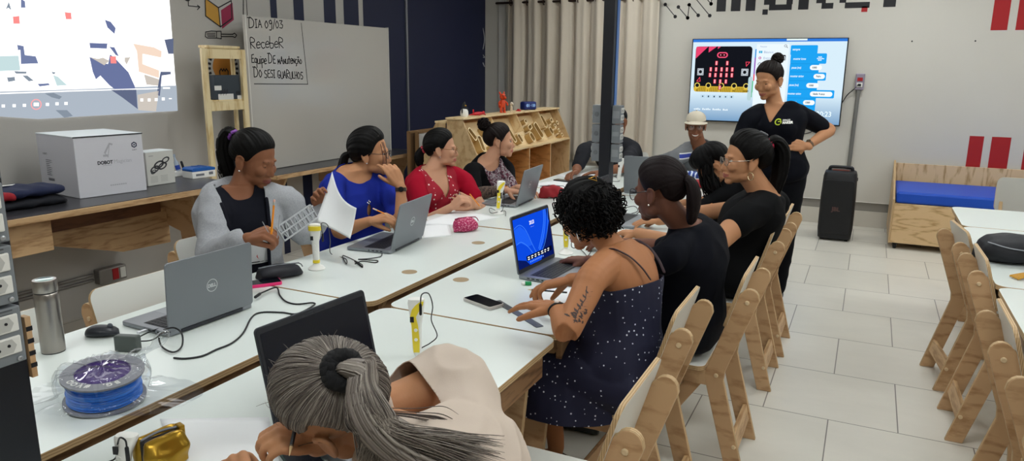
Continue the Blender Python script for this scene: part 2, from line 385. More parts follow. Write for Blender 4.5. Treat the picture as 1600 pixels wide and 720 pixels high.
# bulb
c = Lq(349, 107); R = .104
by2 = B(); by2.flat([(c[0]+R*cos(t*2*pi/32)*(1 if sin(t*2*pi/32) > 0 else (1-.28*abs(sin(t*2*pi/32)))), c[1]+R*1.12*sin(t*2*pi/32)) for t in range(32)], LO, LU, LW)
for i in range(26):
    t = 2*pi*i/26; 
    if -2.2 < t-2*pi*.75+0 < -9: continue
    p0 = (c[0]+R*1.22*cos(t), c[1]+R*1.32*sin(t)); p1 = (c[0]+R*1.38*cos(t), c[1]+R*1.5*sin(t))
    for q in line2([p0, p1], .018): bl.flat(q, LO, LU, LW)
for P in ([(-.042, .0), (-.03, -.115)], [(.042, .0), (.03, -.115)], [(-.042, .0), (-.025, .018), (-.012, 0), (.0, .018), (.012, 0), (.026, .018), (.042, 0)]):
    for q in line2([(c[0]+p[0], c[1]-.02+p[1]) for p in P], .009): bl.flat(q, LO+V((.002, 0, 0)), LU, LW)
bl.build('black_drawing', M_black, wl, fixn=False); by.build('yellow_box_face', mat('ochre_paint', '#c1923a', .7), wl, fixn=False)
by2.build('light_bulb_drawing', mat('orange_paint', '#b8792c', .7), wl, fixn=False); bp.build('crimson_box_face', mat('crimson_paint', '#96264a', .7), wl, fixn=False)
# ---- back wall marks: origin on plaster, U=+x, W=+z (faces -y)
BU, BW = V((1, 0, 0)), V((0, 0, 1)); BO = V((0, YB-.0015, 0))
def Bq(X, Y): p = aty(X, Y, YB); return (p.x, p.z)
b = B()
def bar(P): b.flat(P, BO, BU, BW)
u = .0575; x0, z0 = -1.64, 2.252                       # pixel lettering, one module = u
def px(cells, x):
    for (i, j, w, h) in cells: bar([(x+i*u, z0+j*u), (x+(i+w)*u, z0+j*u), (x+(i+w)*u, z0+(j+h)*u), (x+i*u, z0+(j+h)*u)])
px([(0,0,1.75,6),(2.7,0,1.75,6),(5.4,0,1.75,6),(1.75,5,3.65,1.2)], x0)                                   # m
xa = x0+8.6*u
px([(-.1,-.75,.95,.95),(.05,1.0,1.0,1),(1,0,4,1),(4.0,1,1.1,5),(1,1,1.1,1.1),(1,5,3,1),(1.0,2.4,3,1)], xa)          # a
xk = xa+6.1*u
px([(0,0,1.75,7.5),(3.0,1.05,1.6,1),(3.95,.05,1.95,1),(1.75,2.0,1.4,1),(2.9,3,1.5,1),(3.9,4,1.6,1.4)], xk)           # k
xe = xk+6.85*u
px([(0,1.0,1.1,4),(.95,.05,4.0,1),(1,2.4,4,1),(4.0,3.4,1.1,1.6),(1,5,3.4,1)], xe)                                   # e
xr = xe+7.1*u
px([(0,.1,1.95,5.9),(1.9,4.4,2.6,1.4)], xr)                                                                    # r
for p, q in (((1039.5, 7), (1055, 26)), ((1060, 11), (1074.5, 28)), ((1074.5, 28), (1077, 7.5)), ((1077, 7.5), (1091, 24)), ((1088, -1), (1109, 24.5)), ((1104, -2), (1111, 6)), ((1111, 6), (1112.5, -3))):
    for r in line2([Bq(*p), Bq(*q)], .009): bar(r)
    for e in (p, q):
        if e[1] > -1: bar(circ(.02, 14, *Bq(*e)))
b.build('black_lettering', M_black, wb, fixn=False)
b = B(); q = Bq(1345.5, 18.8); bar([(q[0], q[1]), (q[0]+.056, q[1]), (q[0]+.056, q[1]+.055), (q[0], q[1]+.055)])
def slant(x0, x1, z0, z1, top, bot): bar([(x0, z0), (x1, z0), (x1+0, z1), (x0+0, z1)])
for (xa_, xb_) in ((.955, 1.09), (1.155, 1.30), (1.37, 1.5), (1.57, 1.7)): bar([(xa_, 2.02), (xb_, 2.02), (xb_+.0, 2.62), (xa_+.0, 2.62)])
for (xa_, xb_) in ((.912, 1.035), (1.10, 1.26), (1.375, 1.51), (1.60, 1.74)): bar([(xa_, .62), (xb_, .62), (xb_, 1.012), (xa_, 1.012)])
b.build('red_bars', M_red, wb, fixn=False)
b = B()
for X, Y in ((1425, 64.5), (1524, 64)): bar(circ(.008, 10, *Bq(X, Y)))
b.build('screw_holes', M_black, wb, fixn=False)
# steel track on the navy wall, thin hanging string
o = struct(B().box((XL+.012, 6.72, HC/2), (.022, .028, HC)).build('trim_3', mat('steel_track', '#9a9ea6', .35, .8), bevel=.002))
b = B(); b.tube([aty(750, -10, 8.46), aty(752, 30, 8.46), aty(757, 60, 8.46), aty(753, 85, 8.46), aty(754, 96, 8.46), aty(757, 104, 8.46)], .004, 6)
b.tube([aty(748, 82, 8.46), aty(754, 85, 8.46), aty(757, 90, 8.46), aty(752, 88, 8.46)], .0035, 6)
tag(b.build('hanging_string', mat('white_string', '#c9cbd0', .7), smooth=True), 'thin white knotted string hanging down beside the navy wall corner', 'string')
# window behind the curtain (grey reveal strip at its left)
struct(B().box((-4.27, YB-.012, 1.47), (.09, .02, 2.4)).build('window_frame_1', mat('frame_white', '#d4d3cf', .5), bevel=.003)); bpy.data.objects['window_frame_1'].name = 'trim_4'
# ceiling lamps: recessed LED panels
M_led = emit('led_light', '#f7fbfa', 16.0)
M_frame = mat('lamp_frame', '#e8e8e6', .4)
def lamp(x, y, lx, ly):
    t = thing('ceiling_lamp', 'white LED ceiling panel, %s of its row, in the %s row from the screen wall' % ('left' if x < -1 else 'middle' if x < 1 else 'right', {7.4: 'first', 5.0: 'second', 2.6: 'third', .2: 'last'}[y]), 'lamp', (x, y, HC-.02), 0, 'ceiling panels')
    B().box((0, 0, .004), (lx+.04, ly+.04, .028)).build('lamp_frame', M_frame, t); B().box((0, 0, -.012), (lx, ly, .006)).build('diffuser', M_led, t)
for y in (.2, 2.6, 5.0, 7.4):  # row nearest the screen wall is unseen, added to brighten the display desk
    for x in (-2.2, 0.2, 2.6): lamp(x, y, 1.2, .3)
w = bpy.data.worlds.new('world'); sc.world = w; w.use_nodes = True
w.node_tree.nodes['Background'].inputs[0].default_value = (.7, .75, .8, 1); w.node_tree.nodes['Background'].inputs[1].default_value = .3
sc.view_settings.view_transform = 'Standard'; sc.view_settings.look = 'None'; sc.view_settings.gamma = 1; sc.view_settings.exposure = .18
# ---------------------------------------------------------------- curtain
t = thing('curtain', 'beige eyelet curtain hanging in folds across the back window', 'curtain', (-3.2, YB-.12, 0))
def curtain_grid():
    b = B(); nx, nz = 260, 14; x0, x1 = -4.16, -2.26
    for j in range(nz+1):
        z = .52+(2.5-.52)*j/nz
        for i in range(nx+1):
            s = i/nx; x = x0+(x1-x0)*s; ph = s*2*pi*9.2
            a = .052*(.75+.25*noise.noise(V((s*9, 0, 0)))); 
            y = YB-.12 + a*sin(ph+.5*noise.noise(V((s*5, z*.4, 3)))) + .012*sin(ph*2.3+1+z*.5)
            b.v.append((x+.014*cos(ph)+.012*noise.noise(V((s*7, z*.8, 1))), y, z+.015*noise.noise(V((s*4, 0, 9)))*(1 if j == 0 else 0)))
    for j in range(nz):
        for i in range(nx):
            k = j*(nx+1)+i; b.f.append((k, k+1, k+nx+2, k+nx+1)); b.m.append(0)
    return b
M_cur = mat('curtain_cloth', '#c9bfb0', .85, bump=.12, bscale=400, sheen=.2)
curtain_grid().build('cloth', M_cur, t, True, smooth='all', solid=.003)
b = B(); b.tube([(-4.3, YB-.12, 2.405), (-2.18, YB-.12, 2.405)], .014, 12, 1); b.build('rod', mat('rod_dark', '#3a2d28', .35, .6), t, True, smooth=True)
M_br = mat('bronze', '#4a3830', .3, .8)
for i in range(9):
    x = -4.1+i*.222; b = B()
    for k in range(16):
        pass
    b.tube([(x, YB-.12+.035*cos(a*2*pi/12), 2.405+.035*sin(a*2*pi/12)) for a in range(13)], .007, 6, 1, round=False); b.build('eyelet', M_br, t, True, smooth=True)
# ---------------------------------------------------------------- projected picture on the left wall
t = thing('projected_picture', 'bright projected video call picture on the grey left wall', 'projection', (XL+.004, 3.0, 1.7))
LO3 = V((XL+.004, 0, 0)); lay = [0]
def pe(name, polys, col, s=1.0, dz=0, conv=True):
    if 1 < len(polys) < 8 and name != 'control_icons':
        for P in polys: pe(name, [P], col, s, dz, conv)
        return
    b = B()
    for P in polys: b.flat([Lq(*p) for p in P] if conv else P, LO3+V((.0006*dz, 0, 0)), LU, LW)
    return b.build(name, emit('proj_'+name, col, s), t, True, fixn=False)
pe('bright_area', [[(-260, 172), (0, 182), (60, 186), (277, 173), (258, -80), (-260, -150)]], '#ffffff', 1.5)
pe('grey_bar', [[(-260, 135), (0, 143), (130, 139), (275, 133.5), (277, 173), (60, 186), (0, 182), (-260, 172)]], '#aab4c0', .95, 1)
pe('white_line', [[(-200, 141), (0, 145), (130, 140.5), (248, 137.3), (248, 139), (130, 142.3), (0, 147), (-200, 143)]], '#ffffff', 1.2, 3)
pe('dark_person', [[(139, 89), (156, 98), (168, 100), (171, 85), (178, 90), (200, 113), (210, 135), (211, 160), (215, 170), (205, 163), (190, 148), (170, 133), (156, 118), (149, 124), (144, 112)], [(163, 31), (172, 34), (180, 44), (178, 53), (167, 43)], [(139, 67), (167, 68), (166, 76), (140, 75)], [(170, 73), (178, 74), (185, 88), (180, 86)]], '#6b76a0', .9, 2)
pe('dark_chair', [[(26, 70), (36, 72), (38, 86), (55, 88), (59, 99), (32, 100), (31, 78), (27, 78)], [(32, -2), (38, 2), (39, 12), (32, 12)], [(58, 131), (75, 130), (77, 133), (61, 135)]], '#7480a6', .9, 2)
pe('grey_things', [[(10, 121), (22, 120), (23, 126), (12, 128)], [(21, 111), (41, 112), (40, 115), (24, 115)], [(34, 118), (42, 118), (52, 126), (44, 127)], [(80, 112), (86, 113), (84, 116), (81, 115)], [(8, 15), (13, 3), (17, 16), (12, 12)], [(69, 146), (83, 145), (96, 151), (92, 155), (80, 152)], [(86, 172), (104, 172), (113, 181), (100, 184)]], '#8b97a5', .85, 2)
pe('pale_laptop', [[(-30, 88), (28, 87), (31, 110), (-30, 112)], [(82, 117), (90, 120), (104, 133), (88, 134)]], '#c3dadc', .95, 2)
pe('wooden_bench', [[(207, 68), (240, 74), (252, 80), (251, 90), (222, 84), (222, 100), (248, 110), (248, 122), (216, 112), (213, 80)]], '#ecd3c0', 1.0, 2)
pe('pale_brown', [[(139, 89), (152, 92), (160, 90), (170, 95), (162, 102), (150, 95)], [(224, 116), (248, 124), (246, 134), (228, 132)], [(194, 90), (203, 89), (197, 101), (194, 96)], [(214, 148), (247, 142), (243, 174), (215, 172)]], '#c9c1b8', .95, 3)
pe('bar_person', [[(212, 140), (214, 170), (190, 152), (172, 140)], [(247, 128), (250, 112), (266, 112), (266, 116), (252, 118), (249, 150), (244, 148)], [(256, 62), (270, 60), (270, 84), (262, 84)]], '#6a7492', .75, 3)
pe('red_squares', [[(19, 26), (29, 25), (30, 37), (20, 37)], [(100, 19), (110, 20), (111, 30), (102, 30)], [(171, 88), (180, 88), (181, 99), (172, 99)]], '#ff8f8c', .95, 4)
b = [];
for X, Y, w_ in ((4, 165.5, 5), (21, 165, 5), (37, 164.5, 5), (55.5, 163, 8), (73, 163, 5), (88, 162, 5), (102, 161.5, 5), (220.5, 156, 4.5), (232, 156, 4.5), (243, 155.5, 4.5), (254, 154.5, 4.5), (265, 154, 4.5), (259, 137.5, 11)):
    h = .8 if X in (265,) else 2.3 if w_ < 8 else 2.6 if w_ == 8 else 1.2
    b.append([(X-w_/2, Y-h), (X+w_/2, Y-h), (X+w_/2, Y+h), (X-w_/2, Y+h)])
pe('control_icons', b, '#ffffff', 1.3, 5)
ring = []
for k in range(20):
    a, a2 = 2*pi*k/20, 2*pi*(k+1)/20
    ring.append([(55.5+7*cos(a), 163+7*sin(a)), (55.5+7*cos(a2), 163+7*sin(a2)), (55.5+8.4*cos(a2), 163+8.4*sin(a2)), (55.5+8.4*cos(a), 163+8.4*sin(a))])
pe('record_ring', ring, '#ff9d9d', 1.1, 4)
# ================================================================ FURNITURE
M_lam = mat('white_laminate', '#dee5e2', .28, bump=.02, bscale=300)
M_lamc = mat('chair_laminate', '#dcdcd6', .35)
M_plyz = ply('ply_edge_z', 2); M_plyx = ply('ply_edge_x', 0); M_plyy = ply('ply_edge_y', 1)
M_wd = wood('pine_ply', '#cba880', '#a07a54', (1.2, 6, 1.2), wscale=9)
M_wdz = wood('pine_ply_vert', '#c8a37b', '#ac855c', (1.6, 1.6, 4.5), wscale=6)
M_wdy = wood('pine_ply_long', '#c7a47a', '#a17c54', (6, 1, 6), wscale=8)
M_wdd = wood('brown_ply', '#8d6a49', '#5f4229', (6, 1, 6), wscale=7)
M_hole = mat('grommet_wood', '#a08a6c', .6)
M_dark = mat('black_metal', '#15171d', .4)
# ---- big work tables: 0.70 x 1.40, two rows either side of a 6 cm gap
def rounded_top(x0, x1, y0, y1, th=.022, r=.05, z=.75, mi=0, ed=1):
    return B().prism([(p[0]+(x0+x1)/2, p[1]+(y0+y1)/2) for p in rrect(x1-x0, y1-y0, r)], z-th, z, mi=mi, edge=ed)
def work_table(lab, x0, x1, y0, y1, holes=()):
    cx, cy = (x0+x1)/2, (y0+y1)/2
    t = thing('work_table', lab, 'table', (cx, cy, 0), 0, 'white work tables')
    rounded_top(x0+.002, x1-.002, y0+.003, y1-.003).build('table_top', [M_lam, M_plyz], t, True, bevel=.0015)
    for hx, hy in holes:
        b = B(); b.prism(circ(.034, 24), .7485, .7508, (hx, hy, 0)); g = b.build('grommet', M_hole, t, True)
    b = B()
    for xx in (x0+.035, x1-.035): b.box((xx, cy, .68), (.022, y1-y0-.16, .09))
    b.build('apron', M_wdd, t, True, bevel=.002)
    for yy in (y0+.11, y1-.11):
        for s, xx in ((1, x0+.03), (-1, x1-.03)):
            # splayed slab leg with a rounded head carrying the top
            P = [(-.02, .725), (.0, .69), (.03, .64), (.09, 0), (.16, 0), (.15, .55), (.20, .64), (.26, .70), (.27, .727)]
            b = B(); b.prism([(xx+s*p[0], p[1]) for p in P], yy-.012, yy+.012, (0, 0, 0), (1, 0, 0), (0, 0, 1), (0, 1, 0), 0, 1); b.build('leg', [M_wdz, M_plyy], t, True, bevel=.002)
        b = B(); b.prism([(x0+.05, .727), (x0+.07, .66), (x0+.12, .63), (x1-.12, .63), (x1-.07, .66), (x1-.05, .727)], yy+.013, yy+.035, (0, 0, 0), (1, 0, 0), (0, 0, 1), (0, 1, 0)); b.build('cross_rail', M_wdd, t, True)
    return t
LX0, LX1, RX0, RX1 = -2.32, -1.622, -1.558, -.852
nm = ['under the steel bottle and the first grey laptop', 'in the left row in front of the woman in blue', 'at the far left end before the man behind the column']
nr = ['in the foreground beneath the grey-haired woman', 'under the laptop with the blue screen', 'at the far right end in front of the man in the cap']
for k, y0 in enumerate((.735, 2.14, 3.555)):
    y1 = y0+1.4
    work_table('white topped plywood work table '+nm[0 if k == 0 else 1 if k == 1 else 1] if k < 2 else 'white topped plywood work table in front of the woman in the red blouse', LX0, LX1, y0, y1, [(-1.735, y0+.43), (-1.73, y1-.35)] if k else [])
    work_table(['white topped plywood work table '+nr[0], 'white topped plywood work table '+nr[1], 'white topped plywood work table in front of the woman with the dark ponytail'][k], RX0, RX1, y0, y1, [(-1.477, y0+.43), (-1.477, y1-.35)] if k else [])
work_table('white topped work table at the far left end before the man behind the column', LX0, LX1, 4.965, 6.365, [])
work_table('white topped work table at the far right end before the man in the cap', RX0, RX1, 4.965, 6.365, [])
# ---- tables on the right
def side_table(lab, x0, x1, y0, y1): return work_table(lab, x0, x1, y0, y1)
work_table('white table on the right holding the black bag', .55, 1.25, 3.53, 4.885)
work_table('white table on the right, nearest to the wooden bench', .55, 1.25, 4.89, 5.6)
work_table('white table at the right edge of the photo, nearest the camera', .55, 1.25, 2.125, 3.525)
# ---- chairs.  local frame: sitter faces -x, origin at the rear feet line on the floor
def chair(lab, loc, rz, group):
    t = thing('plywood_chair', lab, 'chair', loc, rz, group)
    for s in (-1, 1):
        yy = s*.172
        P = [(.036+0*0, .752)] + [(.000+.034*cos(a*pi/8), .762+.034*sin(a*pi/8)) for a in range(0, 8)] + [(-.038, .772), (-.046, .755), (-.150, .43), (-.150, .40), (-.038, .0), (.032, .0), (-.075, .40), (-.072, .44)]
        fr = B(); fr.prism(P, yy-.011, yy+.011, (0, 0, 0), (1, 0, 0), (0, 0, 1), (0, 1, 0), 0, 1)
        o = fr.build('side_frame', [M_wdz, M_plyy], t, bevel=.003)
        B().prism([(-.10, .435), (-.50, .435), (-.50, .385), (-.45, .37), (-.10, .37)], yy-.0105, yy+.0105, (0, 0, 0), (1, 0, 0), (0, 0, 1), (0, 1, 0), 0, 1).build('seat_rail', [M_wd, M_plyy], t, bevel=.003)
        B().prism([(-.14, .40), (-.21, .40), (-.47, 0), (-.405, 0)], yy-.034*s-.011, yy-.034*s+.011, (0, 0, 0), (1, 0, 0), (0, 0, 1), (0, 1, 0), 0, 1).build('front_leg', [M_wdz, M_plyy], t, bevel=.003)
        k = B()
        for (x, z) in ((-.008, .74), (-.105, .42), (-.015, .125)): k.lathe([(.009, 0), (.009, .004), (.006, .006)], (x, yy+s*.011, z), 12, axis=(0, s, 0))
        k.build('screw_cap', mat('birch_cap', '#d9c09a', .5), o)
    M = Matrix.Rotation(radians(8), 3, 'Y')
    B().prism(rrect(.37, .42, .035, x=-.335), .436, .456, mi=0, edge=1).build('seat', [M_lamc, M_plyz], t, bevel=.0015)
    # backrest panel on the front faces of the posts
    ang = radians(16.2); U = V((0, 1, 0)); W = V((sin(ang), 0, cos(ang))); Nn = V((-cos(ang), 0, sin(ang)))
    B().prism(rrect(.385, .235, .04), 0, .014, V((-.050, 0, .733)), U, W, Nn, 0, 1).build('backrest', [M_lamc, ply('ply_edge_back', 0, n=330)], t, bevel=.0015)
    B().box((-.018, 0, .13), (.018, .325, .07), M=Matrix.Rotation(radians(-14), 3, 'Y')).build('stretcher', M_wdy, t, bevel=.002)
    B().box((-.43, 0, .40), (.018, .325, .055)).build('front_rail', M_wdy, t, bevel=.002)
    return t
G1 = 'plywood chairs on the right side of the work tables'; G2 = 'plywood chairs on the wall side of the work tables'; G3 = 'plywood chairs at the right hand tables'
c0 = chair('empty plywood chair with white seat nearest the camera, right of the grey-haired woman', (-.43, 1.715, 0), 0, G1)
for (x, y, lab) in ((-.478, 2.455, 'plywood chair carrying the curly haired woman in the dotted dress'), (-.345, 3.02, 'plywood chair carrying the woman with the dark ponytail'),
                    (-.345, 3.925, 'plywood chair carrying the woman with hoop earrings'), (-.335, 4.45, 'plywood chair farthest back in the row, behind the standing woman')):
    dup(c0, (x, y, 0), 0, lab)
def setg(o, g): o['group'] = g; return o
setg(dup(c0, (-.42, .98, 0), 0, 'plywood chair under the grey-haired woman in the beige blouse'), G1)
for (x, y, rz, lab) in ((.452, 4.34, .127, 'plywood chair at the right hand tables, farthest from the camera'), (.482, 3.755, .02, 'plywood chair at the right hand tables, second from the far end'),
                    (.450, 2.80, 0, 'plywood chair at the right hand tables, third from the far end'), (.452, 2.16, -.03, 'plywood chair at the right hand tables, cut by the right edge of the photo')):
    setg(dup(c0, (x, y, 0), pi+rz, lab), G3)
for (x, y, lab) in ((-2.40, 1.205, 'plywood chair with white back behind the steel bottle'), (-2.42, 1.745, 'plywood chair with white back behind the computer mouse'),
                    (-2.78, 2.40, 'plywood chair with white back holding the woman in the grey hoodie'), (-2.83, 3.28, 'plywood chair holding the woman in the blue dress'),
                    (-2.83, 4.12, 'plywood chair holding the woman in the red blouse'), (-2.83, 4.85, 'plywood chair holding the woman in the black and floral blouse')):
    setg(dup(c0, (x, y, 0), pi, lab), G2)
setg(dup(c0, (-2.05, 6.88, 0), pi/2, 'plywood chair holding the man behind the black column'), 'plywood chairs at the far table end')
setg(dup(c0, (-1.32, 6.98, 0), pi/2, 'plywood chair holding the man in the cream cap'), 'plywood chairs at the far table end')
# grey chair back beyond the right hand tables
t = thing('grey_chair', 'chair with pale grey back behind the right hand tables', 'chair', (1.05, 5.95, 0))
B().prism(rrect(.42, .24, .04), 0, .018, (0, .03, .80), (1, 0, 0), (0, 0.1, 1), (0, -1, .1), 0, 1).build('backrest', [mat('grey_laminate', '#b5b4ae', .4), M_plyy], t, bevel=.002)
B().prism(rrect(.42, .37, .035), .436, .456, (0, -.22, 0)).build('seat', [mat('grey_laminate', '#b5b4ae', .4)], t, bevel=.002)
for s in (-1, 1):
    B().prism([(.06, .79), (.02, .79), (-.11, .43), (-.11, .40), (-.02, 0), (.05, 0), (-.035, .42)], s*.172-.011, s*.172+.011, (0, 0, 0), (0, 1, 0), (0, 0, 1), (1, 0, 0), 0, 1).build('side_frame', [M_wdz, M_plyx], t, bevel=.003)
    B().prism([(-.10, .40), (-.17, .40), (-.43, 0), (-.365, 0)], s*.14-.011, s*.14+.011, (0, 0, 0), (0, 1, 0), (0, 0, 1), (1, 0, 0), 0, 1).build('front_leg', [M_wdz, M_plyx], t, bevel=.003)
B().box((0, -.2, .41), (.33, .3, .045)).build('seat_rail', M_wdy, t, bevel=.003)
# ---- wooden bench on castors with blue cushion
t = thing('wooden_bench', 'plywood bench box on castors against the screen wall with high back', 'bench', (.96, 8.0, 0))
x0, x1, y0, y1 = .275, 1.72, 7.56, 8.50
M_be = wood('bench_ply', '#d6b68a', '#b08d5e', (1.2, 1.2, 5.5), wscale=7); M_be2 = wood('bench_ply_vert', '#d6b990', '#ac895c', (4, 1, .8), wscale=7)
B().box(((x0+x1)/2, y0+.4, .245), (x1-x0-.036, .80, .37)).build('seat_box', M_be, t, True, bevel=.003)
B().box(((x0+x1)/2, y1-.02, .40), (x1-x0-.036, .022, .62)).build('back_panel', M_be2, t, True, bevel=.003)
for xx in (x0+.009, x1-.009):
    B().prism([(y0-.004, .055), (y0-.004, .47), (y1-.06, .70), (y1-.005, .735), (y1-.005, .055)], xx-.009, xx+.009, (0, 0, 0), (0, 1, 0), (0, 0, 1), (1, 0, 0), 0, 1).build('side_panel', [M_be2, M_plyx], t, True, bevel=.002)
M_rub = mat('black_rubber', '#17181a', .6)
for xx in (x0+.06, x1-.06):
    for yy in (y0+.05, y1-.08):
        b = B(); b.lathe([(.006, -.016), (.026, -.014), (.028, 0), (.026, .014), (.006, .016)], (xx, yy, .028), 18, axis=(1, 0, 0)).box((xx, yy, .052), (.04, .04, .012)).box((xx+.02, yy, .042), (.003, .028, .03)).box((xx-.02, yy, .042), (.003, .028, .03)); b.build('castor', M_rub, t, True)
cu = B(); cu.box(((x0+x1)/2, y0+.44, .485), (x1-x0-.05, .82, .108)); 
tag(cu.build('bench_cushion', mat('blue_vinyl', '#0d4cc0', .45, bump=.1, bscale=25), bevel=.02), 'long royal blue cushion lying on the plywood bench', 'cushion')
# ---- long work bench with dark top on the left wall
def counter(lab, y0, y1, xf0, xf1, z, legs=True):
    t = thing('wall_workbench', lab, 'workbench', (XL+.45, (y0+y1)/2, 0))
    top = [(XL+.004, y0), (xf0, y0), (xf1, y1), (XL+.004, y1)]
    B().prism(top, z-.035, z-.003, mi=0, edge=0).build('bench_top', M_wdy, t, True, bevel=.002)
    B().prism([(XL+.004, y0+.002), (xf0-.012, y0+.002), (xf1-.012, y1-.002), (XL+.004, y1-.002)], z-.003, z).build('dark_surface', mat('dark_laminate', '#3a3a3f', .3), t, True)
    return t, top
ZB = .895
t, _ = counter('long plywood workbench with dark top along the left wall, carrying boxes', 1.2, 3.42, -3.66, -3.56, ZB)
# shallow front apron with open slot between panels
B().prism([(2.05-.9, .86), (3.40, .86), (3.40, .80), (3.05, .76), (2.30, .72), (1.2, .72)], 0, .02, (-3.68, 0, 0), (0, 1, 0), (0, 0, 1), (1, 0, 0))
B().box((-3.70, 1.75, .775), (.022, 1.0, .17)).build('front_panel', M_wdy, t, True, bevel=.002)
B().box((-3.68, 3.25, .775), (.022, .16, .17)).build('front_panel', M_wdz, t, True, bevel=.002)
B().prism([(2.25, .855), (3.17, .855), (3.17, .70), (2.25, .70)], -.011, .011, (-4.05, 0, 0), (0, 1, 0), (0, 0, 1), (1, 0, 0)).build('back_rail', wood('brown_ply_rail', '#6f4a31', '#543522', (5, 1, 5)), t, True)
B().prism([(1.7, .70), (3.3, .70), (3.3, .46), (2.95, .47), (2.45, .62), (1.7, .685)], -.011, .011, (-4.15, 0, 0), (0, 1, 0), (0, 0, 1), (1, 0, 0)).build('lower_rail', M_wdy, t, True)
for yy in (1.3, 3.30):
    B().prism([(XL+.06, .86), (-3.70, .86), (-3.74, .70), (-3.86, 0), (-3.96, 0), (-4.02, .55), (-4.2, .60), (XL+.06, .52)], yy-.012, yy+.012, (0, 0, 0), (1, 0, 0), (0, 0, 1), (0, 1, 0), 0, 1).build('leg', [M_wdz, M_plyy], t, True, bevel=.002)
B().prism([(3.14, .86), (3.38, .86), (3.34, .7), (3.42, .3), (3.44, 0), (3.36, 0), (3.2, .55)], -.012, .012, (-3.72, 0, 0), (0, 1, 0), (0, 0, 1), (1, 0, 0), 0, 1).build('leg', [M_wdz, M_plyx], t, True, bevel=.002)
t, _ = counter('low plywood side bench under the whiteboard by the striped wall', 4.2, 6.25, -4.02, -4.0, .805)
for yy in (4.35, 5.2, 6.1): B().prism([(XL+.05, .77), (-4.06, .77), (-4.16, .6), (-4.22, 0), (-4.3, 0), (-4.34, .6), (XL+.05, .6)], yy-.012, yy+.012, (0, 0, 0), (1, 0, 0), (0, 0, 1), (0, 1, 0), 0, 1).build('leg', [M_wdz, M_plyy], t, True, bevel=.002)
# ---- whiteboard standing on it
t = thing('whiteboard', 'large whiteboard with handwritten notes leaning on the wall beside a wooden rack', 'whiteboard', (-4.35, 5.17, .806))
xw = -4.30; wy0, wy1, wz0, wz1 = 4.255, 6.085, .808, 1.99
B().box((xw-.01, (wy0+wy1)/2, (wz0+wz1)/2), (.02, wy1-wy0, wz1-wz0)).build('board', mat('whiteboard_gloss', '#b9b6b0', .16, coat=.3), t, True, bevel=.002)
for yy in (wy0, wy1): B().box((xw-.008, yy, (wz0+wz1)/2), (.028, .012, wz1-wz0+.01)).build('frame', mat('pale_frame', '#d2cfc8', .5), t, True, bevel=.002)
b = B(); O = V((xw+.0012, 0, 0))
def Wq(X, Y): p = atx(X, Y, xw); return (p.y, p.z)
def hw(sx, X0, Y0, X1, Y1, h, w_=.0075):
    p, q = Wq(X0, Y0), Wq(X1, Y1); d = V((0, q[0]-p[0], q[1]-p[1])); wd = d.length; U = d.normalized()
    handwrite(b, sx, V((xw+.0012, p[0], p[1])), U, V((0, 0, 1)), h, wd, w_)
hw('DIA 09/03', 389, 43, 443, 44.5, .075); hw('ReCebeR'.replace('C', 'c'), 391, 75, 444, 75, .088); hw('Equipe DE mAnutençãO'.replace('O', 'o'), 393, 99, 472, 100, .075); hw('DO SESI GUARULHOS', 397, 120, 474, 124, .075)
for P in ([(470.5, 36), (480.5, 131)], [(397, 131), (481, 131.5)]):
    for q in line2([Wq(*p) for p in P], .006): b.flat(q, O, (0, 1, 0), (0, 0, 1))
b.build('handwriting', mat('marker_ink', '#1d1c22', .6), t, True, fixn=False)
# ---- wooden rack with a dark parcel
t = thing('wooden_rack', 'narrow pale pine rack with shelves beside the whiteboard', 'rack', (-4.3, 3.94, 0))
M_pine = wood('pale_pine', '#e2d0a4', '#c9ad77', (5, 5, .8), wscale=5)
ya, yb, xa, xb_ = 3.742, 4.138, -4.46, -4.20
xa = -4.31
for xx, yy in ((xb_-.012, ya+.022), (xb_-.012, yb-.022), (xa+.010, ya+.105), (xa+.010, yb-.035)): B().box((xx, yy, .868), (.024 if xx > -4.25 else .018, .044 if xx > -4.25 else .03, 1.735)).build('post', M_pine, t, True, bevel=.002)
for zz in (1.7, 1.335, .75):
    B().box((xb_-.012, (ya+yb)/2, zz), (.022, yb-ya-.09, .065)).build('rail', M_pine, t, True, bevel=.002)
    B().prism([(xa, ya+.09), (xb_-.02, ya+.045), (xb_-.02, yb-.045), (xa, yb-.02)], zz+.034, zz+.044).build('shelf', M_pine, t, True)
B().box((-4.255, 3.95, 1.750), (.09, .30, .018)).build('top_batten', M_pine, t, True, bevel=.002)
t = thing('parcel', 'dark grey box with white labels on the wooden rack', 'box', (-4.262, 3.97, 1.381))
B().box((-4.262, 3.972, 1.467), (.075, .235, .172)).build('carton', mat('charcoal_card', '#2d3740', .6), t, True, bevel=.004)
b = B()
for (X0, Y0, X1, Y1) in ((335, 134, 346.5, 141), (341, 147, 366, 162), (371, 149, 384, 162)):
    p, q = atx(X0, Y0, -4.223), atx(X1, Y1, -4.223); b.flat([(p.y, p.z), (q.y, p.z), (q.y, q.z), (p.y, q.z)], (-4.2238, 0, 0), (0, 1, 0), (0, 0, 1))
lb = b.build('shipping_label', mat('label_white', '#d7d7d3', .6), t, True, fixn=False)
b = B()
for i in range(9): b.box((-4.2236, 3.90+.008*i, 1.425+.008*(i % 3)), (.0006, .003, .03)); 
for i in range(7): b.box((-4.2236, 4.045+.006*i, 1.42+.008*(i % 2)), (.0006, .003, .025))
b.build('label_print', M_black, lb, True)
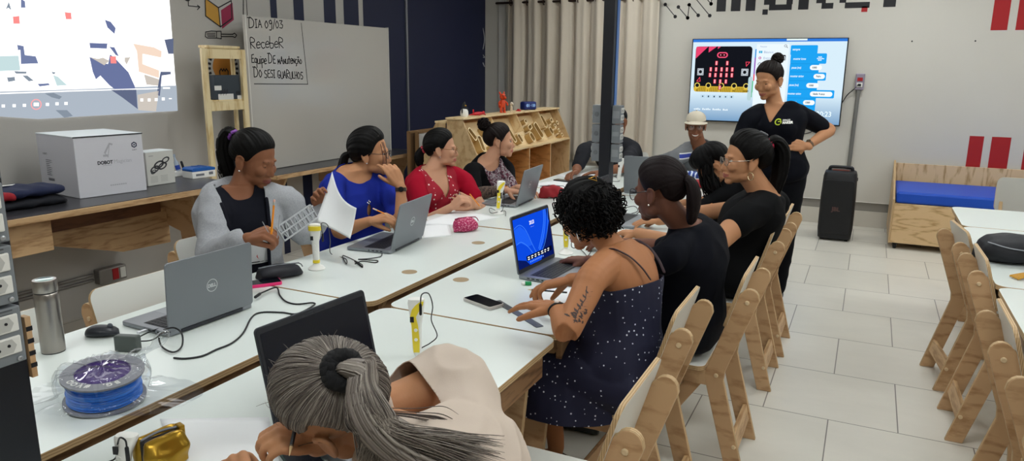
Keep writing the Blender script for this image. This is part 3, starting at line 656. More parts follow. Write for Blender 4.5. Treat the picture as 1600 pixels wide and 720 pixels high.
# ---- electrical columns
M_col = mat('column_black', '#10131c', .45); M_gbox = mat('grey_plastic', '#7d8287', .45, spec=.4); M_sock = mat('socket_white', '#e3e2dd', .4)
M_gl = mat('grey_plastic_face', '#91969b', .4)
def socket_box(t, x, y, z, h, sx, nsock, wd):
    """box on the +/-x face of a column, sockets on the outer face"""
    o = B().box((x, y, z), (.062, wd, h-.006)).build('socket_box', M_gbox, t, True, bevel=.003)
    xo = x+sx*.0325
    for k in range(nsock):
        zz = z + (k-(nsock-1)/2)*h*.37+(.004 if nsock > 1 else 0)
        b = B().box((xo, y, zz), (.006, .088 if wd > .10 else wd*.8, .036)); s = b.build('socket', M_sock, o, True, bevel=.004)
        q = B()
        for dy in (-.019, 0, .019): q.lathe([(.0028, 0), (.0028, .001)], (xo+sx*.003, y+dy, zz-(.003 if dy == 0 else -.002)), 10, axis=(sx, 0, 0))
        q.prism([(.034, 0), (.026, .014), (-.026, .014), (-.034, 0), (-.026, -.014), (.026, -.014)], 0, .0006, (xo+sx*.003, y, zz), (0, 1, 0), (0, 0, 1), (sx, 0, 0)); q.build('socket_opening', mat('socket_grey', '#bdbdb9', .5), s, True)
        q2 = B()
        for dy in (-.019, 0, .019): q2.lathe([(.003, 0), (.003, .0012)], (xo+sx*.0037, y+dy, zz-(.003 if dy == 0 else -.002)), 10, axis=(sx, 0, 0))
        q2.build('pin_hole', M_black, s, True)
    q = B(); q.lathe([(.0055, 0), (.005, .003), (.002, .004)], (xo-sx*.001, y+wd*.36, z-h*.40), 10, axis=(sx, 0, 0)); q.build('screw', mat('zinc', '#b9bdc2', .3, .9), o, True)
    q = B()
    for i in range(3): q.box((xo-sx*.0012, y+wd*.1, z+h*.43-i*.008), (.0012, wd*.5, .003))
    q.build('lettering', mat('grey_print', '#54585d', .6), o, True)
t = thing('power_column', 'black power column with stacked grey socket boxes at the left edge of the photo', 'column', (-1.592, .79, 0), 0, 'power columns')
B().box((-1.592, .802, HC/2), (.085, .115, HC-.04)).build('post', M_col, t, True, bevel=.003)
B().box((-1.592, .802, .012), (.16, .15, .024)).build('base_plate', M_col, t, True, bevel=.003)
for k in range(5): socket_box(t, -1.518, .772, 1.092+.1235*k, .122, 1, 2, .105)
q = B().box((-1.556, .868, 1.035), (.022, .012, .135)).build('wooden_strip', M_wdz, t, True, bevel=.001); b = B()
for k in range(4): b.box((-1.548, .8685, .995+.027*k), (.008, .0125, .010))
b.build('dark_notch', M_dark, q, True)
t = thing('power_column', 'black power column with grey socket boxes standing before the seated man', 'column', (-1.655, 4.97, 0), 0, 'power columns')
B().box((-1.655, 4.96, HC/2), (.078, .105, HC-.04)).build('post', M_col, t, True, bevel=.003)
B().box((-1.655, 4.96, .012), (.16, .16, .024)).build('base_plate', M_col, t, True, bevel=.003)
B().box((-1.614, 4.985, 2.05), (.006, .05, 1.46)).build('blue_strip', mat('blue_plastic', '#3f6bb0', .35), t, True, bevel=.001)  # narrow blue strip up the outer side, above the socket boxes
for k in range(3):
    for s in (-1, 1): socket_box(t, -1.655+s*.072, 4.965, 1.045+k*.134, .132, s, 2, .075)
    q = B().box((-1.655+.072, 4.926, 1.045+k*.134), (.045, .002, .05 if k != 1 else .03)); q.build('cover_plate', M_gl, t, True)
    q = B().lathe([(.016, 0), (.015, .003)], (-1.655-.072, 4.927, 1.045+k*.134), 16, axis=(0, -1, 0)); q.build('round_knockout', mat('knockout', '#696d72', .5), t, True)
# ================================================================ PROPS
TZ = .7505
M_alu = mat('laptop_grey', '#8b8f95', .38, .55); M_key = mat('key_black', '#1e2025', .5); M_lid = mat('laptop_lid_grey', '#7f8389', .42, .4)
M_scr = mat('screen_off', '#0a0e1c', .15, spec=.4); M_bez = mat('bezel_black', '#262930', .35); M_deck = mat('laptop_deck', '#7c828a', .4, .5); M_logo = mat('logo_silver', '#d5d8dc', .3, .6)
M_darklap = mat('laptop_dark', '#3a3e45', .4, .3)
def laptop(lab, A, Bp, open_deg, wd=.357, dp=.24, logo=None, deck=M_deck, lid=M_lid, screen='off', hgt=.232, z=TZ):
    """A,Bp: the two ends of the hinge seen on the table (world), base lies to the left of A->Bp reversed sense (sitter side given by order)"""
    A = V((A.x, A.y, 0)); Bp = V((Bp.x, Bp.y, 0)); d = (Bp-A).normalized(); c = (A+Bp)/2
    ang = math.atan2(d.y, d.x)
    t = thing('laptop', lab, 'laptop', (c.x, c.y, z), ang, 'open laptops')      # local x along hinge, base towards +y
    B().prism(rrect(wd, dp, .012, y=dp/2), .002, .017).build('base', M_alu, t, bevel=.003)
    b = B(); nx, ny = 15, 6; kw, kh = .30/nx, .100/ny
    for j in range(ny):
        for i in range(nx):
            if j == 5 and 4 <= i <= 9:
                if i == 4: b.box((-.15+kw*7, .045+.008+kh*(j+.5), .0178), (kw*6-.002, kh-.0025, .0016))
                continue
            b.box((-.15+kw*(i+.5), .045+.008+kh*(j+.5), .0178), (kw-.0022, kh-.0025, .0016))
    k = B().prism(rrect(.31, .112, .005, y=.045+.056), .0168, .0172).build('keyboard', mat('key_bed', '#2c2f35', .5), t); b.build('keys', M_key, k)
    B().prism(rrect(.115, .065, .004, y=.198), .0168, .0174).build('touchpad', mat('touchpad', '#8d9299', .3, .4), t)
    b = B()
    for s in (-1, 1):
        for i, w in enumerate((.012, .014, .014, .008)): b.box((s*(wd/2-.0003), .05+.022*i, .010), (.002, w, .005))
    b.build('ports', mat('port_dark', '#15171b', .4), t)
    a = radians(open_deg); W = V((0, cos(a), sin(a))); U = V((1, 0, 0)); Nn = U.cross(W); O = V((0, .004, .012))   # Nn faces away from the sitter (back of lid)
    h = hgt
    l = B().prism(rrect(wd, h, .012, y=h/2), 0, .006, O, U, W, -Nn if Nn.y > 0 else Nn)
    nb = -1 if Nn.y > 0 else 1
    back = Nn*nb      # direction of back face
    lo = B().prism(rrect(wd, h, .012, y=h/2+.004), 0, .006, O, U, W, back).build('lid', lid, t, bevel=.0015)
    inn = -back
    B().prism(rrect(wd-.006, h-.006, .01, y=h/2+.004), 0, .0012, O, U, W, inn).build('bezel', M_bez, t)
    sw, sh, sy = wd-.022, h-.036, h/2+.006
    sp = rrect(sw, sh, .004, y=sy)
    Os = O+inn*.0018
    if screen == 'off': B().flat(sp, Os, U, W).build('screen', M_scr, t)
    else: screen(t, Os, W.cross(inn), W, inn, sw, sh, sy)
    b = B(); b.box((0, .002, .010), (wd*.72, .012, .010)); b.build('hinge', M_bez, t)
    b = B().prism(circ(.0035, 10, 0, h-.006), .0013, .0018, O, U, W, inn).prism(rrect(.07, .005, .002, y=h-.006), .0012, .0014, O, U, W, inn); b.build('webcam', mat('webcam', '#2b2e36', .2), t)
    if logo:
        Ob = O+back*.0064; b = B(); R = .0225
        Ux = -U if (back.cross(W)).dot(U) < 0 else U
        Ux = W.cross(back)
        for i in range(36):
            a0, a1 = 2*pi*i/36, 2*pi*(i+1)/36
            b.flat([(R*cos(a0), h*.52+R*sin(a0)), (R*cos(a1), h*.52+R*sin(a1)), (R*.9*cos(a1), h*.52+R*.9*sin(a1)), (R*.9*cos(a0), h*.52+R*.9*sin(a0))], Ob, Ux, W)
        put_text(b, logo, Ob+W*(h*.52-.0055), Ux, W, .0165, width=.034, center=True, bold=.0006)
        b.build('logo', M_logo, lo, fixn=False)
        lo.children[0].name = 'logo'
    return t
def P3(q, z=TZ): return atz(q[0], q[1], z)
laptop('open grey laptop with round logo on the lid beside the steel bottle', P3((262, 524), .76), P3((396, 476), .76), 93, logo='DELL', hgt=.235)
laptop('open grey laptop with round logo in front of the woman in blue', P3((611, 394), .76), P3((660, 370), .76), 104, logo='DELL', hgt=.235)
A = P3((805, 323), .76); laptop('open grey laptop in front of the woman in the floral blouse', A, A+V((-.03, .375, 0)), 104, logo='DELL', hgt=.235)
A = P3((808, 433), .76)
M_b1 = emit('wallpaper_blue', '#0b46d6', 1.0); M_b2 = emit('wallpaper_light', '#3d80f4', 1.0); M_b3 = emit('wallpaper_deep', '#0a1a5e', .9); M_b4 = emit('wallpaper_mid', '#1a5ae8', 1.0); M_wt = emit('screen_white', '#ffffff', 1.0); M_nv = emit('screen_navy', '#070b2a', .8)
def win_screen(t, O, U, W, inn, sw, sh, sy):
    def lay(name, polys, m, k):
        b = B()
        for P in polys: b.flat([((p[0]-.5)*sw, sy+(p[1]-.5)*sh) for p in P], O+inn*(.0002*k), U, W)
        return b.build(name, m, t, fixn=False)
    # seen by the sitter u runs left to right along +/-U; here 0 is the camera-left edge
    lay('screen', [[(0, 0), (1, 0), (1, 1), (0, 1)]], M_b1, 0)
    lay('wallpaper_shadow', [[(.62, 0), (1, 0), (1, .75), (.84, .45), (.7, .25)], [(0, 0), (.3, 0), (.2, .12), (0, .2)], [(.93, 1), (1, 1), (1, .7), (.95, .8)]], M_b3, 1)
    def arc(P, w=.012): return line2([tuple(q[:2]) for q in catmull([(p[0], p[1], 0) for p in P], 8)], w)
    lay('wallpaper_petals', arc([(0, .82), (.16, .86), (.3, .72), (.42, .4), (.5, .2)]) + arc([(.02, .5), (.14, .52), (.3, .38), (.4, .22)]) + arc([(.92, 1), (.86, .7), (.74, .4), (.6, .2)]) + arc([(.86, 1), (.82, .75), (.72, .5), (.58, .25)]) + arc([(.98, 1), (.93, .65), (.8, .35), (.66, .16)]), M_b2, 2)
    lay('wallpaper_fold', [[(0, .8), (.16, .84), (.3, .7), (.42, .38), (.3, .38), (.14, .5), (0, .5)], [(.6, .2), (.74, .4), (.86, .7), (.92, 1), (.86, 1), (.82, .75), (.72, .5), (.58, .25)]], M_b4, 1.5)
    lay('widget_bar', [[(.22, .1), (.96, .1), (.96, .2), (.22, .2)]], M_nv, 2)
    b = B(); o2 = O+inn*.0008
    put_text(b, '20:23', o2+U*((.42-.5)*sw)+W*(sy+.30*sh), U, W, .022, width=.044, bold=.0005)
    put_text(b, '-- ----- --', o2+U*((.44-.5)*sw)+W*(sy+.235*sh), U, W, .008, width=.03)
    rr = random.Random(3)
    for i in range(7):
        x = .25+.095*i
        for j in range(2): b.flat([((x-.5+rr.uniform(0, .01))*sw, sy+(.115+.04*j-.5)*sh), ((x-.5+rr.uniform(.03, .08))*sw, sy+(.115+.04*j-.5)*sh), ((x-.5+.05)*sw, sy+(.135+.04*j-.5)*sh), ((x-.5)*sw, sy+(.135+.04*j-.5)*sh)], o2, U, W)
    b.build('clock_and_widgets', M_wt, t, fixn=False)
    lay('taskbar_icons', [[(.3+.045*i, .045), (.328+.045*i, .045), (.328+.045*i, .075), (.3+.045*i, .075)] for i in range(9)], emit('icon_blue', '#5c8cff', 1), 3)
laptop('open laptop showing a blue wallpaper in front of the curly haired woman', A+V((.02, .37, 0)), A, 100, screen=win_screen, hgt=.25, dp=.26, deck=M_alu)
laptop('open dark laptop with blank screen before the grey-haired woman', V((-1.155, 1.555, 0)), V((-1.185, 1.185, 0)), 102, lid=M_darklap, wd=.375, hgt=.262, z=TZ)
laptop('open laptop with dark screen in front of the ponytail woman', V((-1.345, 4.245, 0)), V((-1.355, 3.885, 0)), 103, lid=M_darklap, hgt=.235)
A = P3((972, 299), .76); laptop('open grey laptop seen from behind in front of the man in the cream cap', A, A+V((.375, .05, 0)), 100, hgt=.262)
# ---- small parts shared
M_yel = mat('pen_yellow', '#f0d838', .4); M_pw = mat('pen_white', '#eeeeea', .4); M_cab = mat('cable_black', '#15161a', .5)
def pen3d(lab, q, h, lean=(0, 0), cable=None, yaw=0, stand=True, face=1, grip=True):
    p = P3(q); t = thing('printing_pen', lab, 'pen', (p.x, p.y, TZ), yaw, 'yellow and white 3D printing pens')
    z0 = 0
    if stand:
        B().lathe([(.036, 0), (.037, .004), (.030, .012), (.018, .018), (.014, .026)], n=28).build('stand', M_pw, t, smooth=True); z0 = .018
    tp = V((lean[0], lean[1], h))
    def at(s): return V((tp.x*s, tp.y*s, z0+(h-z0)*s))
    b = B()
    R = [(at(0), V((.004, 0, 0)), V((0, .004, 0))), (at(.05), V((.010, 0, 0)), V((0, .009, 0))), (at(.15), V((.014, 0, 0)), V((0, .012, 0))), (at(.55), V((.0155, 0, 0)), V((0, .013, 0))),
         (at(.72), V((.021, 0, 0)), V((0, .014, 0))), (at(.92), V((.026, 0, 0)), V((0, .015, 0))), (at(.98), V((.024, 0, 0)), V((0, .014, 0))), (at(1), V((.015, 0, 0)), V((0, .009, 0)))]
    b.rings(R, 20, power=3); b.build('body', M_pw, t, smooth=True)
    yb = B(); 
    for sgn in ((1, -1) if grip else ()):
        # yellow grip panel wrapped on both broad faces
        prof = [(.10, -.009, .009), (.3, -.012, .010), (.55, -.014, .006), (.7, -.018, .0), (.82, -.012, .012), (.90, .0, .022), (.955, .014, .024)]
        for (s0, a0, b0), (s1, a1, b1) in zip(prof[:-1], prof[1:]):
            k = .0156 if s1 > .6 else .0138; k0 = .0156 if s0 > .6 else .0138
            v = [at(s0)+V((a0, sgn*-k0, 0)), at(s0)+V((b0, sgn*-k0, 0)), at(s1)+V((b1, sgn*-k, 0)), at(s1)+V((a1, sgn*-k, 0))]
            yb.add(v + [p_+V((0, sgn*.006, 0)) for p_ in v], [(0, 1, 2, 3), (7, 6, 5, 4), (0, 4, 5, 1), (1, 5, 6, 2), (2, 6, 7, 3), (3, 7, 4, 0)])
    if grip: yb.build('grip', M_yel, t)
    elif stand:
        for s0, s1, k in ((.06, .13, .0148), (.84, .94, .0275)):
            q = B(); q.rings([(at(s0), V((k, 0, 0)), V((0, k*.62+.004, 0))), (at(s1), V((k, 0, 0)), V((0, k*.62+.004, 0)))], 20, power=3); q.build('yellow_band', M_yel, t, smooth=True)
    b = B()
    for s in (.32, .48): b.lathe([(.0055, 0), (.005, .002)], tuple(at(s)+V((-.001, -.0145, 0))), 14, axis=(0, -1, 0))
    b.build('button', M_pw, t)
    B().box(tuple(at(.66)+V((-.012, -.0145, 0))), (.012, .003, .018)).build('display', M_black, t)
    if cable:
        pts = [V(c) for c in cable]; b = B(); b.tube([pts[0]-V((0, 0, .028)), pts[0]], .0042, 8, 1); pl = b.build('plug', M_cab, t, True, smooth=True)
        b = B(); b.tube(pts, .0019, 7, 6); b.build('cable', M_cab, t, True, smooth=True)
    return t
def ca(*qs): return [atz(q[0], q[1], q[2] if len(q) > 2 else .7535) for q in qs]
tipz = .93
pen3d('yellow and white pen on a round base before the woman in the hoodie', (495, 420), .205, (0, 0), ca((504, 366, .945), (502, 349, .975), (512, 352, .955), (516, 375, .87), (517, 396, .755), (540, 404), (541, 412), (536, 399), (564, 412), (566, 417)), yaw=.5, grip=False)
pen3d('yellow and white pen standing by the red blouse', (778, 334), .205, (.02, .0), ca((783, 302, .90), (788, 303, .85), (784, 330, .77), (766, 325, .77), (768, 333, .77), (788, 329, .76), (790, 337)), yaw=.4)
pen3d('large yellow and white pen standing near the grey-haired woman, cable at its top', (652, 557), .19, (0, .0), ca((657, 476, .955), (659, 460, .985), (670, 459, .975), (676, 478, .92), (674, 500, .86), (683, 524, .79), (672, 536, .765), (657, 545, .757), (656, 556)), yaw=.45, stand=False)
pen3d('yellow and white pen behind the curly haired woman\'s blue laptop', (884, 396), .185, (0, 0), ca((888, 352, .93), (895, 360, .86), (893, 385, .77), (905, 388, .757), (916, 400, .757), (905, 408, .757), (920, 398, .757), (926, 386, .757)), yaw=.4)
pen3d('pale pen standing between the dark column and the grey laptop lid', (966, 283), .185, (.02, 0), ca((957, 240, .93), (956, 262, .8), (953, 273, .76), (962, 276), (968, 283), (955, 283)), yaw=.2, stand=False, grip=False)
p = atz(186, 724, .76)
pen3d('white pen with black plug at the bottom of the photo beside the gold pouch', (190, 742), .082, (.0, .03), ca((198, 700, .836), (196, 688, .862), (187, 684, .862), (183, 698, .80), (181, 715, .76), (168, 722)), yaw=.3, stand=False, grip=False)
# ---- phones, rulers, erasers, pencils
M_ph = mat('phone_white', '#c9c3c0', .35, .2); M_glass = mat('phone_glass', '#0a0c14', .08)
def phone(lab, q, yaw, w=.074, l=.155, th=.010, m=None, z=TZ):
    p = P3(q); t = thing('smartphone', lab, 'phone', (p.x, p.y, z), yaw)
    B().prism(rrect(l, w, .010), .0, th).build('body', m or M_ph, t, bevel=.002); B().prism(rrect(l-.006, w-.006, .008), th, th+.0006).build('screen', M_glass, t)
    b = B(); b.prism(rrect(.024, .02, .005, x=-l/2+.022, y=w/2-.018), -.0006, 0); b.build('camera_bump', M_black, t)
    return t
phone('white smartphone with black screen lying beside the dark ruler', (755, 474), radians(-21), l=.158, th=.012)
phone('smartphone in a pink case lying behind the first grey laptop', (408, 445), radians(55), m=mat('pink_case', '#ee2f78', .5), th=.013)
phone('black smartphone lying before the man behind the column', (880, 283), radians(-10), w=.07, l=.15, m=M_black)
phone('dark green smartphone under the grey-haired woman\'s hands', (474, 722), radians(-30), m=mat('dark_green_case', '#1d3a34', .5))
p, q = P3((776, 470)), P3((844, 511)); d = (q-p); t = thing('ruler', 'dark grey metal ruler lying beside the white smartphone', 'ruler', tuple((p+q)/2), math.atan2(d.y, d.x))
B().prism([(x, y) for x, y in rrect(d.length, .03, .004)], 0, .0016).build('blade', mat('ruler_grey', '#4d5153', .35, .6), t); b = B()
for i in range(60): b.box((-d.length/2+.01+i*(d.length-.02)/60, .0115 if i % 5 else .010, .0017), (.0006, .005 if i % 5 else .008, .0003))
b.build('scale_marks', mat('mark_grey', '#8d9193', .5), t)
p = P3((823, 445)); t = thing('eraser', 'green and white eraser lying by the blue screen laptop', 'eraser', tuple(p), .5)
B().box((.006, 0, .007), (.026, .02, .013)).build('sleeve', mat('green_sleeve', '#0c8a49', .5), t, bevel=.002); B().box((-.014, 0, .0065), (.016, .018, .012)).build('rubber', M_pw, t, bevel=.003)
p = P3((974, 363)); t = thing('eraser', 'small red and white eraser behind the curly haired woman', 'eraser', tuple(p), .3)
B().box((.008, 0, .007), (.026, .02, .013)).build('sleeve', mat('red_sleeve', '#b3261f', .5), t, bevel=.002); B().box((-.012, 0, .0065), (.016, .018, .012)).build('rubber', M_pw, t, bevel=.003)
def pencil(lab, a, c, r=.0036, body='#e8892b', eraser=True, tip=True, name='pencil'):
    a, c = V(a), V(c); d = (c-a).normalized(); L = (c-a).length; t = thing(name, lab, name, tuple((a+c)/2))
    B().tube([a+d*(.018 if tip else 0), c], r, 6, 1, round=False).build('shaft', mat('pencil_'+body, body, .4), t, True)
    if tip: B().lathe([(.0006, 0), (.0012, .004), (r*.95, .02)], tuple(a), 8, axis=tuple(d)).build('tip', mat('pencil_wood', '#d9b98a', .6), t, True)
    if eraser:
        B().lathe([(r*1.08, 0), (r*1.08, .012)], tuple(c-d*.004), 10, axis=tuple(d)).build('ferrule', mat('ferrule', '#c8c8c4', .3, .8), t, True)
        B().lathe([(r, 0), (r, .008), (r*.6, .011)], tuple(c+d*.008), 10, axis=tuple(d)).build('eraser_tip', mat('eraser_pink', '#e6b7a8', .6), t, True)
    return t
pencil('black pencil lying under the curly haired woman\'s fingers', P3((824, 452), .754), P3((886, 457), .754), .004, '#17181c', False)
# ---- grommet-free things on the left table
t0 = P3((81, 551)); t = thing('steel_bottle', 'brushed steel bottle with screw cap standing on the left table', 'bottle', (t0.x-.01, t0.y+.012, TZ))
M_st = mat('brushed_steel', '#a39d97', .28, .95, bump=.06, bscale=20, stretch=(40, 40, .3)); h = .232
B().lathe([(.030, 0), (.0335, .003), (.0335, .17), (.0335, .186), (.031, .190)], n=40).build('body', M_st, t, smooth=True)
B().lathe([(.0312, .1905), (.0312, .194)], n=40).build('seal', M_black, t)
B().lathe([(.0325, .194), (.0335, .196), (.0335, .226), (.032, .231), (.026, .2315)], n=40).build('cap', M_st, t, smooth=True)
B().lathe([(.0255, .2316), (.024, .2324), (.001, .2325)], n=32).build('display_glass', mat('bottle_glass', '#b9d6d2', .06, .2, coat=1), t, smooth=True)
B().lathe([(.0326, -.0002), (.0326, .004)], n=40).build('foot_ring', M_black, t)
bb = B()
for i, ch in enumerate('OUTDOOR'):
    vs, fs = text2(ch, .02); th0 = radians(196)
    bb.add([(cos(th0+v[1]*30-.3)*.0338, sin(th0+v[1]*30-.3)*.0338, .06+i*.012+v[0]*.55) for v in vs], fs)
bb.build('engraved_lettering', mat('engraving', '#6f6a65', .5, .5), t, fixn=False)
p = P3((160, 524)); t = thing('computer_mouse', 'black wireless mouse between the bottle and the grey laptop', 'mouse', tuple(p), radians(30))
b = B(); R = []
for s in range(11):
    u_ = -1+2*s/10; k = math.sqrt(max(0, 1-abs(u_)**2.6)); R.append((V((u_*.055, 0, .004+.013*k)), V((0, .034*max(k, .05), 0)), V((0, 0, .016*max(k, .05)*(1.1-.25*u_)))))
b.rings(R, 20); b.build('shell', mat('mouse_black', '#23262d', .4), t, smooth='all')
B().lathe([(.008, -.003), (.009, 0), (.008, .003)], (.028, 0, .0335), 14, axis=(0, 1, 0)).build('scroll_wheel', mat('wheel_grey', '#5b6068', .4), t)
p = P3((201, 548)); t = thing('adapter_hub', 'dark grey square adapter box with two cables by the wrapped spool', 'adapter', tuple(p), radians(20))
B().box((0, 0, .026), (.075, .03, .052)).build('case', mat('hub_grey', '#4b524f', .45), t, bevel=.006)
b = B(); b.tube(ca((214, 528, .775), (232, 519, .77), (250, 513, .765), (262, 510, .765)), .0024, 7, 5); b.tube(ca((216, 533, .77), (240, 530, .762), (262, 512, .764), (268, 507, .765)), .0024, 7, 5); b.build('cable', M_cab, t, True, smooth=True)
b = B(); b.box(tuple(atz(222, 518, .772)), (.012, .03, .008)); b.build('plug', M_logo, t, True)
b = B(); b.tube(ca((270, 518, .762), (250, 522, .79), (252, 540, .757), (270, 550, .757), (284, 541, .757), (284, 521, .79), (272, 512, .80), (256, 515, .775)), .0028, 7, 6)
tag(b.build('charging_cable', M_cab, smooth=True), 'black cable looped in a ring beside the hinge of the first grey laptop', 'cable')
b = B(); b.tube(ca((402, 461, .765), (412, 456, .762), (432, 449, .762), (437, 461), (447, 471), (464, 475), (488, 473, .757), (490, 477), (464, 490), (440, 488), (408, 488), (393, 496), (380, 520), (362, 536), (338, 546), (316, 556), (290, 560), (272, 559)), .0031, 8, 6); b.tube(ca((399, 464, .765), (406, 459, .765)), .0058, 8, 1)
tag(b.build('power_cable', M_cab, smooth=True), 'long black power cable winding over the left table from the grey laptop', 'cable')
b = B(); b.tube(ca((597, 396, .757), (594, 401), (575, 404), (560, 405), (576, 406), (590, 407), (586, 410), (566, 408), (555, 412)), .0024, 7, 6); b.tube(ca((555, 408), (566, 417)), .0045, 7, 1)
tag(b.build('usb_cable', M_cab, smooth=True), 'thin black cable lying in zigzags before the second grey laptop', 'cable')
b = B(); b.tube(ca((964, 328), (990, 322), (996, 330), (978, 334), (968, 324), (985, 338), (1000, 330)), .0022, 7, 6)
tag(b.build('usb_cable', M_cab, smooth=True), 'thin black cable tangled by the ponytail woman\'s laptop', 'cable')
# spool in clear bag
p = P3((165, 632)); sx, sy_ = p.x, p.y+.03
ctr = V((-1.835, 1.245, TZ)); tilt = Matrix.Rotation(radians(-10), 4, 'X') @ Matrix.Rotation(radians(6), 4, 'Y')
ctr = atz(163, 606, .79); ctr.z = TZ+.012
t = thing('filament_spool', 'grey spool of blue filament with purple core sealed in clear plastic', 'spool', tuple(ctr))
R = .098; ax = (.10, -.05, 1); AXV = V(ax).normalized(); M_fl = mat('spool_grey', '#8f9097', .35)
def L(prof, m, nm, **k): return B().lathe(prof, (0, 0, 0), 48, axis=AXV, **k).build(nm, m, t, smooth=True)
L([(R, 0), (R, .005), (.05, .006), (.05, 0)], M_fl, 'flange'); L([(.066, .0705), (R, .072), (R, .077), (.066, .078), (.066, .0705)], M_fl, 'flange', capa=False, capb=False)
b = B(); prof = [(.052, .007)] + [(.086+.0016*(i % 2)+.0022*sin(i*2.3), .007+.063*i/22) for i in range(23)] + [(.052, .07)]
b.lathe(prof, (0, 0, 0), 48, axis=AXV, capa=False, capb=False); b.build('filament', mat('blue_filament', '#2f7ade', .35), t, smooth=True)
L([(.001, .0712), (.0655, .0712), (.0655, .0775), (.064, .0775), (.062, .0735), (.024, .073), (.022, .0718), (.001, .0716)], mat('purple_core', '#38146e', .35), 'core')
s_, u_ = orth(AXV); bb = B()
for i, ch in enumerate('BG, #VOO'):
    th0 = radians(104-i*12.5); vs, fs = text2(ch, .022, bold=.001); rr = R-.026
    bb.add([AXV*.0785+(s_*cos(th0-v[0]*11+.08)+u_*-sin(th0-v[0]*11+.08))*(rr+v[1]) for v in vs], fs)
bb.build('printed_lettering', M_white, t, fixn=False)
def bag():
    b = B(); N1, N2 = 90, 26; rnd = random.Random(4)
    for j in range(N2+1):
        v = j/N2
        for i in range(N1):
            a = 2*pi*i/N1; d = V((cos(a), sin(a), 0))
            # radial profile: top film -> rim -> skirt on the table
            ext = R*1.12+.10*max(0, cos(a-radians(205)))**2+.14*max(0, cos(a-radians(28)))**3
            if v < .45: r = (v/.45)*R*1.02; z = .089-.004*(v/.45)+.014*sin(a)*0-.010*cos(a-radians(60))*0
            elif v < .75: k = (v-.45)/.3; r = R*1.02+.008*sin(k*pi); z = .087*(1-k)+.012*k
            else: k = (v-.75)/.25; r = R*1.03+(ext-R*1.03)*k; z = .012*(1-k)+.003
            w = noise.noise(V((cos(a)*3, sin(a)*3, v*4)))*.012 + abs(noise.noise(V((cos(a)*9, sin(a)*9, v*2))))*.012
            z = max(.002, z+w*(1 if v > .02 else 0)); r += w*.7
            b.v.append((d.x*r, d.y*r, z))
    for j in range(N2):
        for i in range(N1): b.f.append((j*N1+i, j*N1+(i+1) % N1, (j+1)*N1+(i+1) % N1, (j+1)*N1+i)); b.m.append(0)
    # gathered knot at the back
    b.tube([(.0, .10, .085), (.03, .125, .10), (.055, .135, .125)], [.03, .014, .035], 12, 4, flat=.5)
    return b
def film():
    m = bpy.data.materials.new('clear_film'); m.use_nodes = True; nt = m.node_tree; N = nt.nodes; L_ = nt.links; N.clear()
    o = N.new('ShaderNodeOutputMaterial'); mx = N.new('ShaderNodeMixShader'); tr = N.new('ShaderNodeBsdfTransparent'); gl = N.new('ShaderNodeBsdfGlossy'); gl.inputs['Roughness'].default_value = .08
    fr = N.new('ShaderNodeLayerWeight'); fr.inputs['Blend'].default_value = .25; mu = N.new('ShaderNodeMath'); mu.operation = 'MULTIPLY_ADD'; mu.inputs[1].default_value = .34; mu.inputs[2].default_value = .03
    tr.inputs[0].default_value = (.93, .94, .95, 1); L_.new(fr.outputs['Facing'], mu.inputs[0]); L_.new(mu.outputs[0], mx.inputs[0]); L_.new(tr.outputs[0], mx.inputs[1]); L_.new(gl.outputs[0], mx.inputs[2]); L_.new(mx.outputs[0], o.inputs[0]); return m
bag().build('plastic_bag', film(), t, smooth='all', fixn=False)
# pouches
def pouch(name, lab, cat, c, yaw, l, w, h, m, zip_m, seed=1, amp=.006, extra=None):
    t = thing(name, lab, cat, tuple(c), yaw); b = B(); Rg = []
    for s in range(13):
        u_ = -1+2*s/12; k = max(.12, (1-abs(u_)**4)**.5); Rg.append((V((u_*l/2, 0, h*.5*k+.001)), V((0, w/2*k, 0)), V((0, 0, h/2*k))))
    b.rings(Rg, 22, power=2.6); me = remesh(b, .006, 3); 
    a = getv(me); n = getn(me); a += n*np.array([amp*noise.noise(V(p)*28+V((seed, 0, 0))) for p in a])[:, None]; a[:, 2] = np.maximum(a[:, 2], .001); setv(me, a)
    link('body', me, m, t)
    z = B(); z.tube([(-l*.42, 0, h*.97), (0, .004, h*1.01), (l*.42, 0, h*.97)], .003, 6, 5); z.tube([(l*.40, 0, h*.98), (l*.45, -.01, h*.9), (l*.46, -.022, h*.75)], .0025, 6, 4); z.build('zip', zip_m, t, smooth=True)
    return t
M_zip = mat('zip_grey', '#7d8087', .4, .4)
t = pouch('pencil_case', 'flat black pencil case with grey zip behind the first grey laptop', 'case', P3((437, 432)), radians(60), .20, .12, .05, mat('case_black', '#1c1d26', .6, bump=.2, bscale=300), M_zip, amp=.002)
M_mag = ramp_mat('magenta_print', lambda N, L, tc: (lambda n: (L.new(tc.outputs['Object'], n.inputs['Vector']), n.inputs['Scale'].__setattr__('default_value', 150), n.outputs['Fac'])[2])(N.new('ShaderNodeTexNoise')), [(.45, '#a3104f'), (.58, '#c42466'), (.64, '#e6b3c4')], .6)
pouch('zip_pouch', 'crumpled magenta printed pouch lying near the red blouse woman', 'pouch', P3((727, 361)), radians(60), .15, .085, .075, M_mag, mat('zip_magenta', '#7c0a3c', .5), 3, .007)
M_rc = mat('red_cloth', '#98121f', .6, bump=.2, bscale=200)
pouch('zip_pouch', 'red fabric pouch lying between the floral woman\'s laptop and the column', 'pouch', P3((862, 309)), radians(30), .19, .09, .085, M_rc, M_zip, 5, .012)
pouch('zip_pouch', 'red fabric pouch on the far table beneath a blue and white bag', 'pouch', P3((1088, 293)), radians(10), .23, .10, .06, mat('red_cloth2', '#a81622', .6), M_zip, 7, .006)
